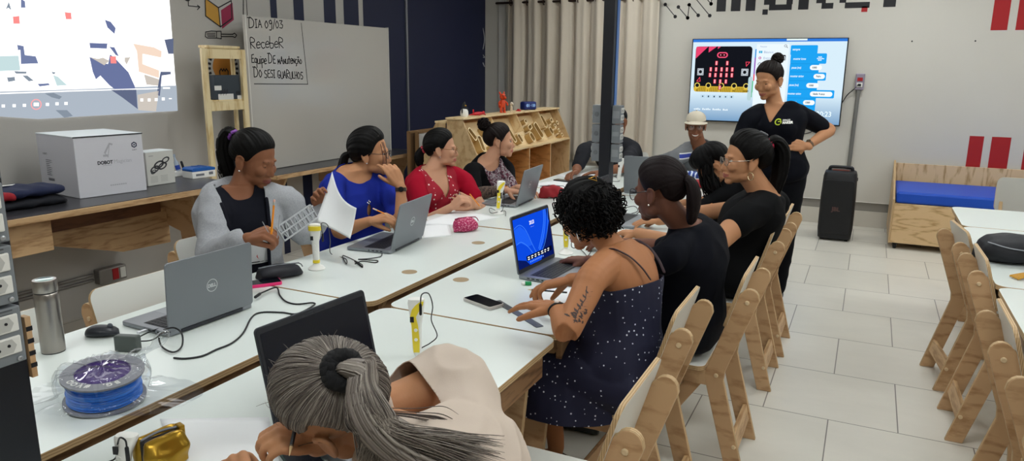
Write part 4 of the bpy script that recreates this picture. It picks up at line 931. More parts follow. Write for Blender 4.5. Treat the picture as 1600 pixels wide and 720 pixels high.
M_bw = ramp_mat('blue_swirl', lambda N, L, tc: (lambda w, m: (L.new(tc.outputs['Object'], w.inputs['Vector']), w.inputs['Scale'].__setattr__('default_value', 9), w.inputs['Distortion'].__setattr__('default_value', 5), w.outputs['Fac'])[3])(N.new('ShaderNodeTexWave'), 0), [(.3, '#1c3c8e'), (.6, '#3f6ec0'), (.85, '#d9e2ee')], .4)
pouch('plastic_bag', 'folded blue and white patterned bag resting on the far red pouch', 'bag', P3((1083, 287))+V((.0, .015, .044)), radians(10), .25, .10, .05, M_bw, mat('zip_blue', '#2a4a96', .5), 9, .01)
M_gold = mat('gold_leather', '#a8842a', .28, .75, bump=.3, bscale=30)
p = P3((258, 722)); t = thing('gold_pouch', 'shiny gold pouch standing open at the bottom of the photo', 'pouch', tuple(p+V((0, -.005, 0))), radians(75))
for s in (-1, 1):
    b = B(); b.rings([(V((0, s*.022, .002)), V((.048, 0, 0)), V((0, .018, 0))), (V((0, s*.024, .038)), V((.052, 0, 0)), V((0, .021, 0))), (V((0, s*.020, .068)), V((.046, 0, 0)), V((0, .012, 0))), (V((0, s*.017, .074)), V((.042, 0, 0)), V((0, .005, 0)))], 22, power=2.8)
    me = remesh(b, .005, 3); a = getv(me); n = getn(me); a += n*np.array([.005*noise.noise(V(q)*30+V((s, 0, 0))) for q in a])[:, None]; a[:, 2] = np.maximum(a[:, 2], .001); setv(me, a); link('side_panel', me, M_gold, t)
B().box((0, 0, .036), (.084, .024, .064)).build('lining', M_black, t, bevel=.006)
b = B(); b.tube([(-.04, 0, .072), (0, .005, .076), (.04, 0, .074)], .0028, 6, 4); b.build('zip', M_zip, t, smooth=True); B().box((.044, 0, .062), (.014, .024, .034)).build('zip_tab', M_gold, t, bevel=.003)
# papers
M_pap = mat('paper_white', '#eceef0', .7)
def paper(lab, pts, z=TZ+.0004, curl=0):
    P = [atz(*q, z) for q in pts]; c = sum(P, V())/4; n = 10; b = B()
    for j in range(n+1):
        for i in range(n+1):
            u_, v_ = i/n, j/n; p = (P[0]*(1-u_)+P[1]*u_)*(1-v_)+(P[3]*(1-u_)+P[2]*u_)*v_
            b.v.append(tuple(p-c+V((0, 0, curl*max(0, u_-.6)**2*6+.0003*sin(u_*5+v_*3)+.0004))))
    for j in range(n):
        for i in range(n): k = j*(n+1)+i; b.f.append((k, k+1, k+n+2, k+n+1)); b.m.append(0)
    o = b.build('paper_sheet', M_pap, smooth='all', solid=.0006); o.location = c; return tag(o, lab, 'paper')
paper('white sheet of paper under the curly haired woman\'s hands', ((832, 458), (905, 440), (905, 497), (843, 488)))
paper('white sheets before the woman in the red blouse', ((650, 350), (720, 327), (780, 340), (712, 352)))
paper('white sheet before the man behind the column', ((828, 287), (905, 277), (930, 283), (880, 300)), curl=.0)
paper('white sheet under the hand of the man behind the column', ((868, 274), (925, 268), (948, 277), (905, 284)))
paper('white sheet on the near right table under the grey-haired woman\'s fist', ((250, 655), (420, 652), (440, 735), (280, 740)))
paper('white sheet behind the second grey laptop by the magenta pouch', ((655, 352), (700, 349), (706, 368), (662, 372)))
# ---- left workbench things
def P4(q): return atz(q[0], q[1], ZB)
A = P4((125, 311)); Rr = P4((230, 297)); Ll = P4((65, 301)); d = (Rr-A); wv = d.length; U = d.normalized(); Wv = (Ll-A); dv = Wv.length; Wn = V((-U.y, U.x, 0)); Wn = Wn if Wn.dot(Wv) > 0 else -Wn
dv = .43
t = thing('cardboard_box', 'large white cardboard box with logo and lettering on the left workbench', 'box', (A.x, A.y, ZB)); hb = .335
b = B(); 
b.prism([(0, 0), (wv, 0), (wv, dv), (0, dv)], .001, hb, A*1, U, Wn, V((0, 0, 1))); b.build('carton', mat('white_card', '#d3d3da', .55), t, True, bevel=.003)
b = B(); b.prism([(-.002, -.003), (wv+.002, -.003), (wv+.002, 0.0005), (-.002, .0005)], hb-.002, hb+.004, A, U, Wn, V((0, 0, 1))); b.build('lid_edge', mat('box_black', '#23252c', .5), t, True)
b = B(); b.prism([(-.002, 0), (wv+.002, 0), (wv+.002, dv), (-.002, dv)], hb, hb+.005, A, U, Wn, V((0, 0, 1))); b.build('lid', mat('white_lid', '#e2eaec', .45), t, True, bevel=.001)
b = B(); Z = V((0, 0, 1)); O = A-Wn*.0008
put_text(b, 'DOBOT', O+U*(wv*.30)+Z*.178, U, Z, .026, width=.085, bold=.0012); b.build('brand_lettering', mat('print_dark', '#33353d', .6), t, True, fixn=False)
b = B(); put_text(b, 'Magician', O+U*(wv*.30+.092)+Z*.178, U, Z, .030, width=.10); 
[b.flat([(wv*.45+.012*i, .052), (wv*.45+.012*i+.009, .052), (wv*.45+.012*i+.009, .059), (wv*.45+.012*i, .059)], O, U, Z) for i in range(8)]
for q in line2([(wv*.42, .24), (wv*.50, .29), (wv*.535, .285)], .010) + line2([(wv*.40, .225), (wv*.45, .225)], .012) + line2([(wv*.50, .29), (wv*.46, .215), (wv*.42, .24)], .004) + line2([(wv*.37, .17), (wv*.5, .17)], .003): b.flat(q, O, U, Z)
b.build('pale_print', mat('print_pale', '#b2b2ba', .6), t, True, fixn=False)
b = B(); cx, cz = wv*.865, hb-.062
for i in range(6):
    a0, a1 = radians(60*i+30), radians(60*i+90)
    b.flat([(cx+.018*cos(a0), cz+.018*sin(a0)), (cx+.018*cos(a1), cz+.018*sin(a1)), (cx+.011*cos(a1), cz+.011*sin(a1)), (cx+.011*cos(a0), cz+.011*sin(a0))], O, U, Z)
b.flat(circ(.005, 10, cx, cz), O, U, Z); put_text(b, 'DOBOT', O+U*(cx-.014)+Z*(cz-.032), U, Z, .009, width=.028); b.build('emblem', mat('print_navy', '#1d2747', .6), t, True, fixn=False)
b = B(); O2 = A-U*.0008; rnd = random.Random(2)
put_text(b, 'DOBOT', O2+Wn*(dv*.86)+Z*.222, -Wn, Z, .016, width=.05)
for i in range(9): b.flat([(-dv*.80, .19-i*.0105), (-dv*.80+rnd.uniform(.03, .085), .19-i*.0105), (-dv*.80+.05, .194-i*.0105), (-dv*.80, .194-i*.0105)], O2, -Wn, Z)
for i in range(12): b.flat([(-dv*.78+i*.006, .075), (-dv*.78+i*.006+.004, .075), (-dv*.78+i*.006+.004, .09), (-dv*.78+i*.006, .09)], O2, -Wn, Z)
b.build('side_print', mat('print_grey', '#74757d', .6), t, True, fixn=False)
A = P4((232, 291.5)); Rr = P4((274.5, 285)); U = (Rr-A).normalized(); wv = (Rr-A).length; Wn = V((-U.y, U.x, 0)); Wn = Wn if Wn.x < 0 else -Wn
t = thing('cardboard_box', 'small white box with wheel picture next to the large white box', 'box', (A.x, A.y, ZB)); hb = .205
B().prism([(0, 0), (wv, 0), (wv, .13), (0, .13)], .001, hb, A, U, Wn, Z).build('carton', mat('grey_card', '#cfcfc9', .55), t, True, bevel=.003)
b = B(); b.prism([(-.001, -.001), (wv+.001, -.001), (wv+.001, .13), (-.001, .13)], hb, hb+.003, A, U, Wn, Z); b.build('lid', mat('white_lid', '#e2eaec', .45), t, True)
b = B(); O = A-Wn*.0008
for (cx, cz, r) in ((.055, .10, .03), (.085, .125, .034), (.11, .115, .03), (.135, .15, .026), (.045, .085, .018)):
    for k in range(18):
        a0, a1 = 2*pi*k/18, 2*pi*(k+1)/18
        b.flat([(cx+r*1.1*cos(a0), cz+r*.7*sin(a0)+r*.3*cos(a0)), (cx+r*1.1*cos(a1), cz+r*.7*sin(a1)+r*.3*cos(a1)), (cx+r*.7*cos(a1), cz+r*.4*sin(a1)+r*.2*cos(a1)), (cx+r*.7*cos(a0), cz+r*.4*sin(a0)+r*.2*cos(a0))], O, U, Z)
b.build('wheel_picture', mat('print_black', '#3a3b40', .6), t, True, fixn=False)
b = B()
for i in range(6): b.flat([(.02, .02+.007*i), (.07, .02+.007*i), (.07, .022+.007*i), (.02, .022+.007*i)], O, U, Z); b.flat([(.09, .02+.007*i), (.14, .02+.007*i), (.14, .022+.007*i), (.09, .022+.007*i)], O, U, Z)
b.flat([(.02, .18), (.05, .18), (.05, .185), (.02, .185)], O, U, Z); b.build('small_print', mat('print_mid', '#a5a5a2', .6), t, True, fixn=False)
p = P4((285, 275)); t = thing('desk_caddy', 'small white pen holder with clips beside the small white box', 'holder', tuple(p), radians(80))
B().box((-.01, .03, .016), (.09, .06, .032)).build('tray', M_pw, t, bevel=.004); B().box((.06, .02, .017), (.06, .05, .034)).build('step', M_pw, t, bevel=.004)
p = P4((279, 268)); t = thing('glue_bottle', 'small clear bottle with blue and black sleeve leaning in the white holder', 'bottle', tuple(P4((285, 275))+V((-.03, .0, .032))))
B().lathe([(.013, 0), (.015, .01), (.015, .06), (.006, .075), (.005, .10), (.009, .102), (.009, .115)], axis=(-.2, -.1, 1)).build('bottle_body', mat('clear_plastic', '#a9b7c9', .2, coat=.5), t, smooth=True)
B().lathe([(.0158, .01), (.0158, .04)], axis=(-.2, -.1, 1)).build('blue_label', mat('label_blue', '#2a4bb0', .5), t); B().tube([(.03, .02, .0), (.02, .01, .06)], .008, 8, 1).build('cap', M_black, t, smooth=True)
p = P4((320, 277)); t = thing('parts_case', 'white component case with blue lid at the right end of the workbench', 'case', tuple(p+V((-.05, .0, 0))), radians(82))
B().box((0, 0, .022), (.17, .115, .044)).build('case_body', M_pw, t, bevel=.003); B().prism([(-.085, .045), (.085, .045), (.085, .062), (.05, .070), (-.07, .070), (-.085, .06)], -.058, .058, (0, 0, 0), (1, 0, 0), (0, 0, 1), (0, 1, 0)).build('lid', mat('lid_blue', '#1f5fb0', .4), t, bevel=.003)
b = B()
for i in range(2): b.box((-.02+.045*i, 0, .071), (.012, .09, .003))
b.build('lid_rib', mat('lid_blue_dark', '#17498c', .4), t); b = B()
b.box((-.03, -.0578, .022), (.06, .001, .014)); b.box((.05, -.0578, .026), (.03, .001, .018)); b.build('label_print', mat('print_mid2', '#6d7077', .6), t)
# folded red and blue bag at the far left of the workbench
t = thing('folded_cloth_bag', 'folded navy and red fabric bag lying at the left end of the workbench', 'bag', tuple(P4((40, 325))+V((.0, .0, 0))), radians(85))
def lump(name, c, l, w, h, m, seed, amp=.012):
    b = B(); Rg = []
    for s in range(11):
        u_ = -1+2*s/10; k = max(.15, (1-abs(u_)**5)**.5); Rg.append((V((u_*l/2, 0, h*.5*k)), V((0, w/2*k, 0)), V((0, 0, h/2*k))))
    b.rings(Rg, 20, power=3); me = remesh(b, .009, 3); a = getv(me); n = getn(me); a += n*np.array([amp*noise.noise(V(q)*14+V((seed, 0, 0))) for q in a])[:, None]; a[:, 2] = np.maximum(a[:, 2], .001); a += np.array(c, np.float32); setv(me, a); return link(name, me, m, t)
M_nb = mat('navy_cloth', '#1a2344', .8, bump=.2, bscale=120); lump('lower_fold', (0, .05, 0), .46, .22, .055, mat('black_cloth', '#14161f', .8), 1); lump('upper_fold', (.03, .05, .055), .40, .22, .055, M_nb, 2)
lump('red_panel', (-.15, -.01, .05), .20, .14, .05, mat('red_cloth3', '#9a1b26', .8), 4); B().tube([(-.2, .08, .112), (-.12, .09, .12), (-.05, .10, .112), (.02, .11, .11)], .008, 8, 4, flat=.4).build('white_cord', M_pw, t, smooth=True)
# wall outlet with conduits under the workbench
t = thing('wall_outlet', 'steel conduit with red and white outlet box under the left workbench', 'outlet', (XL, 3.05, .25))
M_con = mat('conduit_steel', '#8d8a87', .4, .5)
b = B()
for dz in (-.018, .018): b.tube([(XL+.014, 0.4, .245+dz), (XL+.014, 2.97, .245+dz)], .011, 10, 1)
b.build('conduit', M_con, t, True, smooth=True)
B().box((XL+.03, 3.09, .245), (.06, .20, .10)).build('outlet_box', M_con, t, True, bevel=.008); B().box((XL+.061, 3.105, .245), (.006, .045, .075)).build('red_socket', M_red, t, True, bevel=.002); B().box((XL+.061, 3.16, .245), (.006, .04, .07)).build('white_socket', M_sock, t, True, bevel=.002)
# leaning boards behind the red blouse woman
for i, (lab, x, y0, y1, m) in enumerate((('white framed board leaning at the wall beside the display desk, behind the red blouse woman', -3.85, 5.88, 6.40, mat('board_white', '#c9cac6', .6)), ('brown framed board leaning behind the white framed board', -3.91, 5.83, 6.34, mat('board_brown', '#6b5138', .6)))):
    t = thing('leaning_board', lab, 'board', (x, (y0+y1)/2, 0)); z1 = 1.02-.0*i
    B().box((x, (y0+y1)/2, z1/2), (.02, y1-y0, z1)).build('panel', m, t, True, bevel=.002)
    b = B()
    for yy in (y0, y1): b.box((x, yy, z1/2), (.032, .022, z1))
    b.box((x, (y0+y1)/2, z1), (.032, y1-y0+.02, .022)); b.build('frame', mat('frame_wood', '#8a6a47', .6), t, True)
# ---- right tables: black bag with a gold thing
t = thing('black_bag', 'black drawstring bag with grey piping lying on the right hand table', 'bag', tuple(P3((1585, 412))+V((.03, .06, 0))), radians(5)); 
b = B(); Rg = []
for s in range(13):
    u_ = -1+2*s/12; k = max(.12, (1-abs(u_)**3.2)**.5); Rg.append((V((u_*.20, 0, .065*k)), V((0, .13*k, 0)), V((0, 0, .065*k))))
b.rings(Rg, 24, power=2.6); me = remesh(b, .008, 3); a = getv(me); n = getn(me); a += n*np.array([.010*noise.noise(V(q)*13) for q in a])[:, None]; a[:, 2] = np.maximum(a[:, 2], .001); setv(me, a); link('body', me, mat('bag_black', '#15161d', .65, bump=.2, bscale=150), t)
B().tube([(-.16, -.09, .10), (-.08, -.125, .085), (.02, -.135, .08), (.12, -.12, .08)], .003, 6, 5).build('piping', mat('piping_grey', '#8f9299', .5), t, smooth=True)
t = thing('hair_clip', 'ochre and blue clip lying in front of the black bag', 'clip', tuple(P3((1594, 435))+V((.02, 0, 0))), .5)
b = B()
for i in range(4): b.tube([(-.05, .015*i-.02, .008), (0, .012*i-.02, .02), (.05, .02*i-.02, .01)], .005, 7, 4)
b.build('ochre_bands', mat('ochre', '#c79227', .5), t, smooth=True); B().box((.03, 0, .004), (.06, .05, .007)).build('blue_base', mat('clip_blue', '#1f3f9e', .5), t, bevel=.002)
# ================================================================ TV, speaker, wall socket, display desk, toys
t = thing('television', 'large wall television showing a pixel robot board and blue code blocks', 'television', (-1.07, YB-.05, 1.06))
ty = YB-.062; tx0, tx1, tz0, tz1 = -1.868, -.272, 1.058, 1.962
B().box(((tx0+tx1)/2, ty+.02, (tz0+tz1)/2), (tx1-tx0, .038, tz1-tz0)).build('housing', mat('tv_black', '#0d0f14', .35), t, True, bevel=.004)
B().box(((tx0+tx1)/2, ty+.05, (tz0+tz1)/2), (.5, .03, .4)).build('wall_mount', M_dark, t, True)
def grad(name, c0, c1, z0, z1, s=1.0):
    m = emit(name, c1, s); nt = m.node_tree; N = nt.nodes; L = nt.links; tc = N.new('ShaderNodeTexCoord'); sp = N.new('ShaderNodeSeparateXYZ'); L.new(tc.outputs['Object'], sp.inputs[0])
    mr = N.new('ShaderNodeMapRange'); mr.inputs[1].default_value = z0; mr.inputs[2].default_value = z1; L.new(sp.outputs[2], mr.inputs[0]); r = N.new('ShaderNodeValToRGB'); r.color_ramp.elements[0].color = lin(c0); r.color_ramp.elements[1].color = lin(c1); r.color_ramp.elements[0].position = .0; r.color_ramp.elements[1].position = .35
    L.new(mr.outputs[0], r.inputs[0]); L.new(r.outputs[0], [n for n in N if n.type == 'EMISSION'][0].inputs[0]); return m
def Tq(X, Y): p = aty(X, Y, ty); return (p.x, p.z)
lay_n = [0]
def tv(name, polys, col, s=1.0, m=None, k=None):
    lay_n[0] += 1; kk = k if k is not None else lay_n[0]; b = B()
    for P in polys: b.flat(P, (0, ty-.0006-.0003*kk, 0), (1, 0, 0), (0, 0, 1))
    return b.build(name, m or emit('tv_'+name+col, col, s), t, True, fixn=False)
def q4(X0, Y0, X1, Y1, r=None): 
    a, c = Tq(X0, Y0), Tq(X1, Y1); w, h = abs(c[0]-a[0]), abs(a[1]-c[1])
    return rrect(w, h, min(r or .0005, w/2.01, h/2.01), 5, (a[0]+c[0])/2, (a[1]+c[1])/2)
B().flat([(tx0+.011, tz0+.014), (tx1-.011, tz0+.014), (tx1-.011, tz1-.008), (tx0+.011, tz1-.008)], (0, ty-.0004, 0), (1, 0, 0), (0, 0, 1)).build('screen', grad('tv_screen_light', '#6f98bf', '#d3e8f4', 0, .9, .95), t, True)
w_, h_ = tx1-tx0, tz1-tz0
def R4(u0, v0, u1, v1, r=.0005):     # screen fractions, v down
    X0, X1 = tx0+.011+u0*(w_-.022), tx0+.011+u1*(w_-.022); Z0, Z1 = tz1-.008-v1*(h_-.022), tz1-.008-v0*(h_-.022)
    return rrect(X1-X0, Z1-Z0, min(r, (X1-X0)/2.01, (Z1-Z0)/2.01), 5, (X0+X1)/2, (Z0+Z1)/2)
def Pt(u_, v_): return (tx0+.011+u_*(w_-.022), tz1-.008-v_*(h_-.022))
tv('title_bar', [R4(0, 0, 1, .033)], '#2f74d0'); tv('open_tab', [R4(.625, -.0, .755, .02)], '#dff0ee')
tv('circuit_board', [R4(.022, .085, .408, .645, .035)], '#14161d', .9)
tv('gold_edge', [R4(.022, .575, .408, .645, .03)], '#d9b43a', .9)
tv('gold_grooves', [R4(.03+.0062*i, .585, .0325+.0062*i, .645) for i in range(60) if (i % 14) not in (0, 1, 2, 13)], '#7a6420', .8)
tv('board_corner', [[Pt(.024, .10), Pt(.030, .087), Pt(.108, .087), Pt(.024, .235)], [Pt(.112, .087), Pt(.168, .087), Pt(.112, .16)], [Pt(.174, .087), Pt(.195, .087), Pt(.174, .118)]], '#e6456f', .95)
tv('pad_rings', [circ(.030, 20, *Pt(u_, .565)) for u_ in (.047, .125, .216, .303, .384)], '#e8cf62', .95)
tv('pad_holes', [circ(.021, 20, *Pt(u_, .565)) for u_ in (.047, .125, .216, .303, .384)], '#1a1a1c', .8)
tv('face_ring', [R4(.172, .155, .246, .225, .033)], '#ef5577', 1.0); tv('face_inner', [R4(.180, .168, .238, .212, .02)], '#3a0d18', .9)
tv('face_eyes', [circ(.006, 10, *Pt(u_, .190)) for u_ in (.197, .221)], '#ffb3bd')
cells = [(.172, .265), (.246, .265)] + [(u_, .342) for u_ in (.135, .172, .21, .246, .283)] + [(u_, .412) for u_ in (.132, .170, .208, .246, .283)] + [(.168, .490), (.206, .490), (.245, .490)] + [(.206, .565)]
tv('led_glow', [R4(u_-.010, v_-.004, u_+.010, v_+.052, .004) for u_, v_ in cells], '#a5142f', .9); tv('leds', [R4(u_-.006, v_, u_+.006, v_+.046, .003) for u_, v_ in cells], '#ff9aa3', 1.1)
tv('button_pads', [R4(.042, .355, .086, .44, .003), R4(.345, .355, .392, .44, .003)], '#b9c0c8', .95)
tv('buttons', [circ(.018, 16, *Pt(.064, .397)), circ(.018, 16, *Pt(.368, .397))]+[circ(.004, 8, *Pt(a, b_)) for c in (.064, .368) for a, b_ in ((c-.016, .37), (c+.016, .37), (c-.016, .425), (c+.016, .425))], '#15171c', .8)
def outline(P, w): return line2([Pt(*p) for p in P+[P[0]]], w)
tv('red_marks', outline([(.372, .275), (.398, .275), (.376, .325)], .006)+outline([(.062, .465), (.066, .515), (.042, .515)], .006), '#f0455e')
b = B(); yo = V((0, ty-.012, 0))
def tt(b, sx, u_, v_, size, width=None, bold=0, shear=0): x, z = Pt(u_, v_); put_text(b, sx, (x, ty-.0125, z), (1, 0, 0), (0, 0, 1), size, width=width, bold=bold, shear=shear)
for sx, u_ in (('0', .042), ('1', .121), ('2', .211), ('3V', .294), ('GND', .366)): tt(b, sx, u_, .637, .026, bold=.001)
b.build('pad_labels', emit('tv_ink', '#3b2f10', .7), t, True, fixn=False)
tv('control_bar', [R4(.075+.040*i, .682, .108+.040*i, .722, .006) for i in range(6)], '#bcd7e8', .95)
tv('control_icons', [circ(.008, 8, *Pt(.091+.040*i, .702)) if i in (0, 4) else R4(.087+.040*i, .692, .096+.040*i, .712) for i in range(6)], '#2d4254', .8)
tv('toolbox_strip', [R4(.428, .12, .436, .22)], '#1a87d0'); tv('toolbox_strip', [R4(.428, .22, .436, .42)], '#8b3fb0'); tv('toolbox_strip', [R4(.428, .42, .436, .50)], '#e0304f'); tv('toolbox_strip', [R4(.416, .50, .430, .64), R4(.420, .64, .428, .70)], '#39b36a')
tv('toolbox_panel', [R4(.436, .06, .645, .995)], '#e6f2fa', .95); tv('side_handle', [R4(.397, .45, .424, .74, .02)], '#b9d6dc', .9)
tv('basic_icon', [R4(.453, .140, .463, .168), R4(.465, .140, .475, .168)], '#2aa5cf'); tv('input_icon', [circ(.014, 14, *Pt(.462, .225))], '#c0308f'); tv('input_icon_hole', [circ(.007, 12, *Pt(.462, .225))], '#e6f2fa', .95)
tv('music_icon', line2([Pt(.452, .31), Pt(.455, .288), Pt(.463, .280), Pt(.471, .288), Pt(.474, .31)], .005), '#454a55', .8)
b = B(); tt(b, 'Básico', .487, .168, .034, .095); tt(b, 'Entrada', .487, .240, .034, .105); tt(b, 'Música', .487, .312, .034, .09); tt(b, 'Pesquisar', .46, .098, .022, .07)
b.build('toolbox_words', emit('tv_grey_text', '#8fa3c6', .9), t, True, fixn=False)
tv('magnifier', line2([Pt(.622+.008*cos(a*.7), .082-.013*sin(a*.7)) for a in range(10)], .004)+line2([Pt(.630, .094), Pt(.636, .105)], .005), '#3c4756', .8)
x0 = .662
bl = [(x0-.006, .075, .825, .19), (x0-.002, .17, .885, .29), (x0-.002, .28, .843, .955), (x0-.002, .39, .892, .485), (x0-.002, .595, .953, .69)]
tv('code_blocks', [R4(*q, .012) for q in bl], '#1d9ce8', 1.0)
tv('code_block_edges', [R4(x0, v_, .842, v_+.0035) for v_ in (.29, .385, .487, .59, .692, .79)], '#1584cc', .95)
pill = [(.787, .305, .862, .363), (.815, .408, .885, .466), (.775, .515, .852, .572), (.803, .613, .942, .672), (.765, .718, .838, .774)]
tv('value_pills', [R4(*q, .03) for q in pill], '#eef7fb', 1.0)
tv('icon_preview', [R4(.826+.0075*i, .205+.018*j+(0 if (i+j) % 2 else .002), .8315+.0075*i, .218+.018*j) for i in range(5) for j in range(3) if (i, j) not in ((0, 0), (4, 0), (0, 2), (4, 2))]+[R4(.862, .228, .870, .236)], '#e8f4fa')
tv('led_grid', [R4(.685+.021*i, .86+.036*j, .702+.021*i, .888+.036*j) for i in range(6) for j in range(3)], '#1582c8', .9)
b = B()
for sx, u_, v_, wd in (('sempre', .668, .135, .075), ('mostrar ícone', .678, .245, .125), ('pausa (ms)', .672, .348, .095), ('mostrar string', .668, .448, .135), ('pausa (ms)', .666, .552, .095), ('mostrar string', .662, .655, .135), ('pausa (ms)', .662, .757, .095), ('mostrar leds', .660, .838, .11)): tt(b, sx, u_, v_, .032, wd, bold=.0006, shear=.1)
b.build('block_words', emit('tv_white_text', '#e4f4fc', 1), t, True, fixn=False); b = B()
for sx, u_, v_, wd in (('1000 ▾'[:4], .802, .345, .045), ('Pedro', .832, .446, .045), ('1000', .792, .554, .045), ('Idade: 4 anos', .822, .652, .115), ('1000', .780, .756, .045)): tt(b, sx, u_, v_, .028, wd, bold=.0008)
b.build('pill_words', emit('tv_dark_text', '#3a4a5c', .8), t, True, fixn=False); b = B(); tt(b, '20:23', .855, .905, .075, .145, bold=.001); b.build('clock', emit('tv_white_text', '#e4f4fc', 1), t, True, fixn=False)
tv('file_name', [R4(.035+.012*i, .858-.004*(i % 3), .044+.012*i, .872) for i in range(20) if i % 6 != 4], '#e4f0f8', 1)
# conduit with socket beside the television, and the thin cable
t = thing('wall_socket', 'grey conduit with red and white socket box on the wall beside the television', 'socket', (-.13, YB-.03, 0))
b = B(); b.tube([(-.150, YB-.02, .28), (-.132, YB-.02, 1.46)], .020, 12, 1, round=False); b.build('conduit', mat('conduit_grey', '#7c7c7a', .4, .4), t, True, smooth=True)
B().box((-.128, YB-.03, 1.52), (.085, .055, .165)).build('socket_box', mat('socket_lilac', '#8f8798', .45, .2), t, True, bevel=.008)
B().box((-.128, YB-.06, 1.545), (.05, .008, .035)).build('red_outlet', M_red, t, True, bevel=.002); B().box((-.128, YB-.06, 1.488), (.055, .008, .045)).build('white_outlet', M_sock, t, True, bevel=.002)
b = B(); b.box((-.128, YB-.066, 1.488), (.03, .014, .022)); b.build('plug', M_black, t, True); b = B(); b.lathe([(.024, 0), (.026, .03), (.021, .06)], (-.132, YB-.022, 1.40), 14); b.build('sleeve', mat('conduit_grey', '#7c7c7a', .4, .4), t, True, smooth=True)
b = B(); b.tube([(-.140, YB-.068, 1.488), (-.17, YB-.05, 1.45), (-.235, YB-.03, 1.38), (-.275, YB-.028, 1.30), (-.31, YB-.026, 1.25)], .0048, 7, 5); b.tube([(-.45, YB-.02, 1.07), (-.55, YB-.02, .985), (-.68, YB-.02, .95), (-.80, YB-.02, .96)], .0045, 7, 5)
tag(b.build('television_cable', M_cab, smooth=True), 'thin black cable running from the socket box to the television', 'cable')
# speaker
t = thing('loudspeaker', 'tall black portable loudspeaker standing on the floor by the screen wall', 'speaker', (-.196, 7.80, 0))
b = B(); R = []
for z, w_, dp, dx in ((.0, .130, .13, 0), (.012, .150, .15, 0), (.10, .158, .16, 0), (.40, .158, .158, 0), (.62, .150, .148, 0), (.655, .140, .135, 0), (.668, .118, .11, 0)): R.append((V((0, .0, z+.012)), V((w_, 0, 0)), V((0, dp, 0))))
b.rings(R, 36, power=6); b.build('cabinet', mat('speaker_black', '#131418', .55), t, smooth=True)
B().prism(rrect(.272, .53, .03, y=.335), .150, .168, (0, 0, 0), (1, 0, 0), (0, 0, 1), (0, -1, 0)).build('grille', mat('grille_black', '#101114', .7, bump=.5, bscale=500), t, bevel=.006)
b = B(); put_text(b, 'JBL', (-.048, -.1688, .300), (1, 0, 0), (0, 0, 1), .055, width=.078, bold=.002); b.build('lettering', mat('jbl_print', '#5b3f3b', .5), t, fixn=False)
b = B(); b.tube([(-.10, -.02, .672), (-.10, -.02, .70), (-.075, -.02, .712), (.075, -.02, .712), (.10, -.02, .70), (.10, -.02, .672)], .016, 10, 3); b.build('handle', M_dark, t, smooth=True); B().box((0, -.02, .682), (.15, .05, .012)).build('handle_pad', mat('handle_red', '#7a352a', .5), t, bevel=.003)
for s in (-1, 1): B().lathe([(.01, -.02), (.045, -.02), (.045, .02), (.01, .02)], (s*.125, .115, .045), 20, axis=(1, 0, 0)).build('wheel', M_rub, t, smooth=True)
for s in (-1, 1): B().box((s*.11, -.10, .006), (.03, .03, .012)).build('foot', M_rub, t)
B().box((.152, .0, .60), (.012, .04, .03)).build('side_latch', M_dark, t, bevel=.003)
# display desk with slanted tray of cell cups
t = thing('display_desk', 'plywood display desk with slanted tray and open compartments by the curtain', 'desk', (-3.2, 6.7, 0))
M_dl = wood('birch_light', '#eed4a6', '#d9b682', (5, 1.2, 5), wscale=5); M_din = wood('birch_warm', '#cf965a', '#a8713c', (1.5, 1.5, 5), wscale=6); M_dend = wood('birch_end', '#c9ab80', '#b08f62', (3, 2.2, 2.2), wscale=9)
ya, yb = 5.62, 7.80; xt, xb, zt, zb = -3.205, -3.045, 1.177, .858; xk = -3.36
for y in (ya, yb): B().prism([(xk, 0), (xb-.03, 0), (xb, .06), (xb, zb-.01), (xt, zt), (xk, zt)], y-.009, y+.009, (0, 0, 0), (1, 0, 0), (0, 0, 1), (0, 1, 0), 0, 1).build('end_panel', [M_dend, M_plyy], t, True, bevel=.002)
B().box(((xk+xt)/2+.004, (ya+yb)/2, zt+.007), (xt-xk+.03, yb-ya+.03, .016)).build('top_board', M_dl, t, True, bevel=.002)
sl = V((xb-xt, 0, zb-zt)); L_ = sl.length; W = -sl.normalized(); nn = V((-W.z, 0, W.x)); nn = nn if nn.x > 0 else -nn
O = V((xb-.11*nn.x, 0, zb-.11*nn.z))
B().prism([(ya+.01, 0), (yb-.01, 0), (yb-.01, L_), (ya+.01, L_)], 0, .012, O, (0, 1, 0), W, nn).build('tray_board', M_dl, t, True)
B().box((xb-.055, (ya+yb)/2, zb-.008), (.11, yb-ya, .016)).build('tray_ledge', M_dl, t, True)
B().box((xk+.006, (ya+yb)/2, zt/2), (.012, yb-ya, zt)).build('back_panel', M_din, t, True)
B().box(((xk+xb)/2, (ya+yb)/2, .13), (xb-xk, yb-ya, .016)).build('bottom_shelf', M_dl, t, True)
nb = 4
for i in range(1, nb):
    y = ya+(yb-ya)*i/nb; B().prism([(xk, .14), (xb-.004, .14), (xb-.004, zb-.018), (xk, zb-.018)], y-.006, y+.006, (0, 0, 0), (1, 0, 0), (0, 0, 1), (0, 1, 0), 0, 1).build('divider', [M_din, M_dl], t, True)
    B().prism([(xt-.12, zt-.005), (xt, zt-.005), (xt+.09, zt-.17), (xt-.02, zt-.20)], y-.005, y+.005, (0, 0, 0), (1, 0, 0), (0, 0, 1), (0, 1, 0), 0, 1).build('fin', [M_dl, M_dl], t, True)
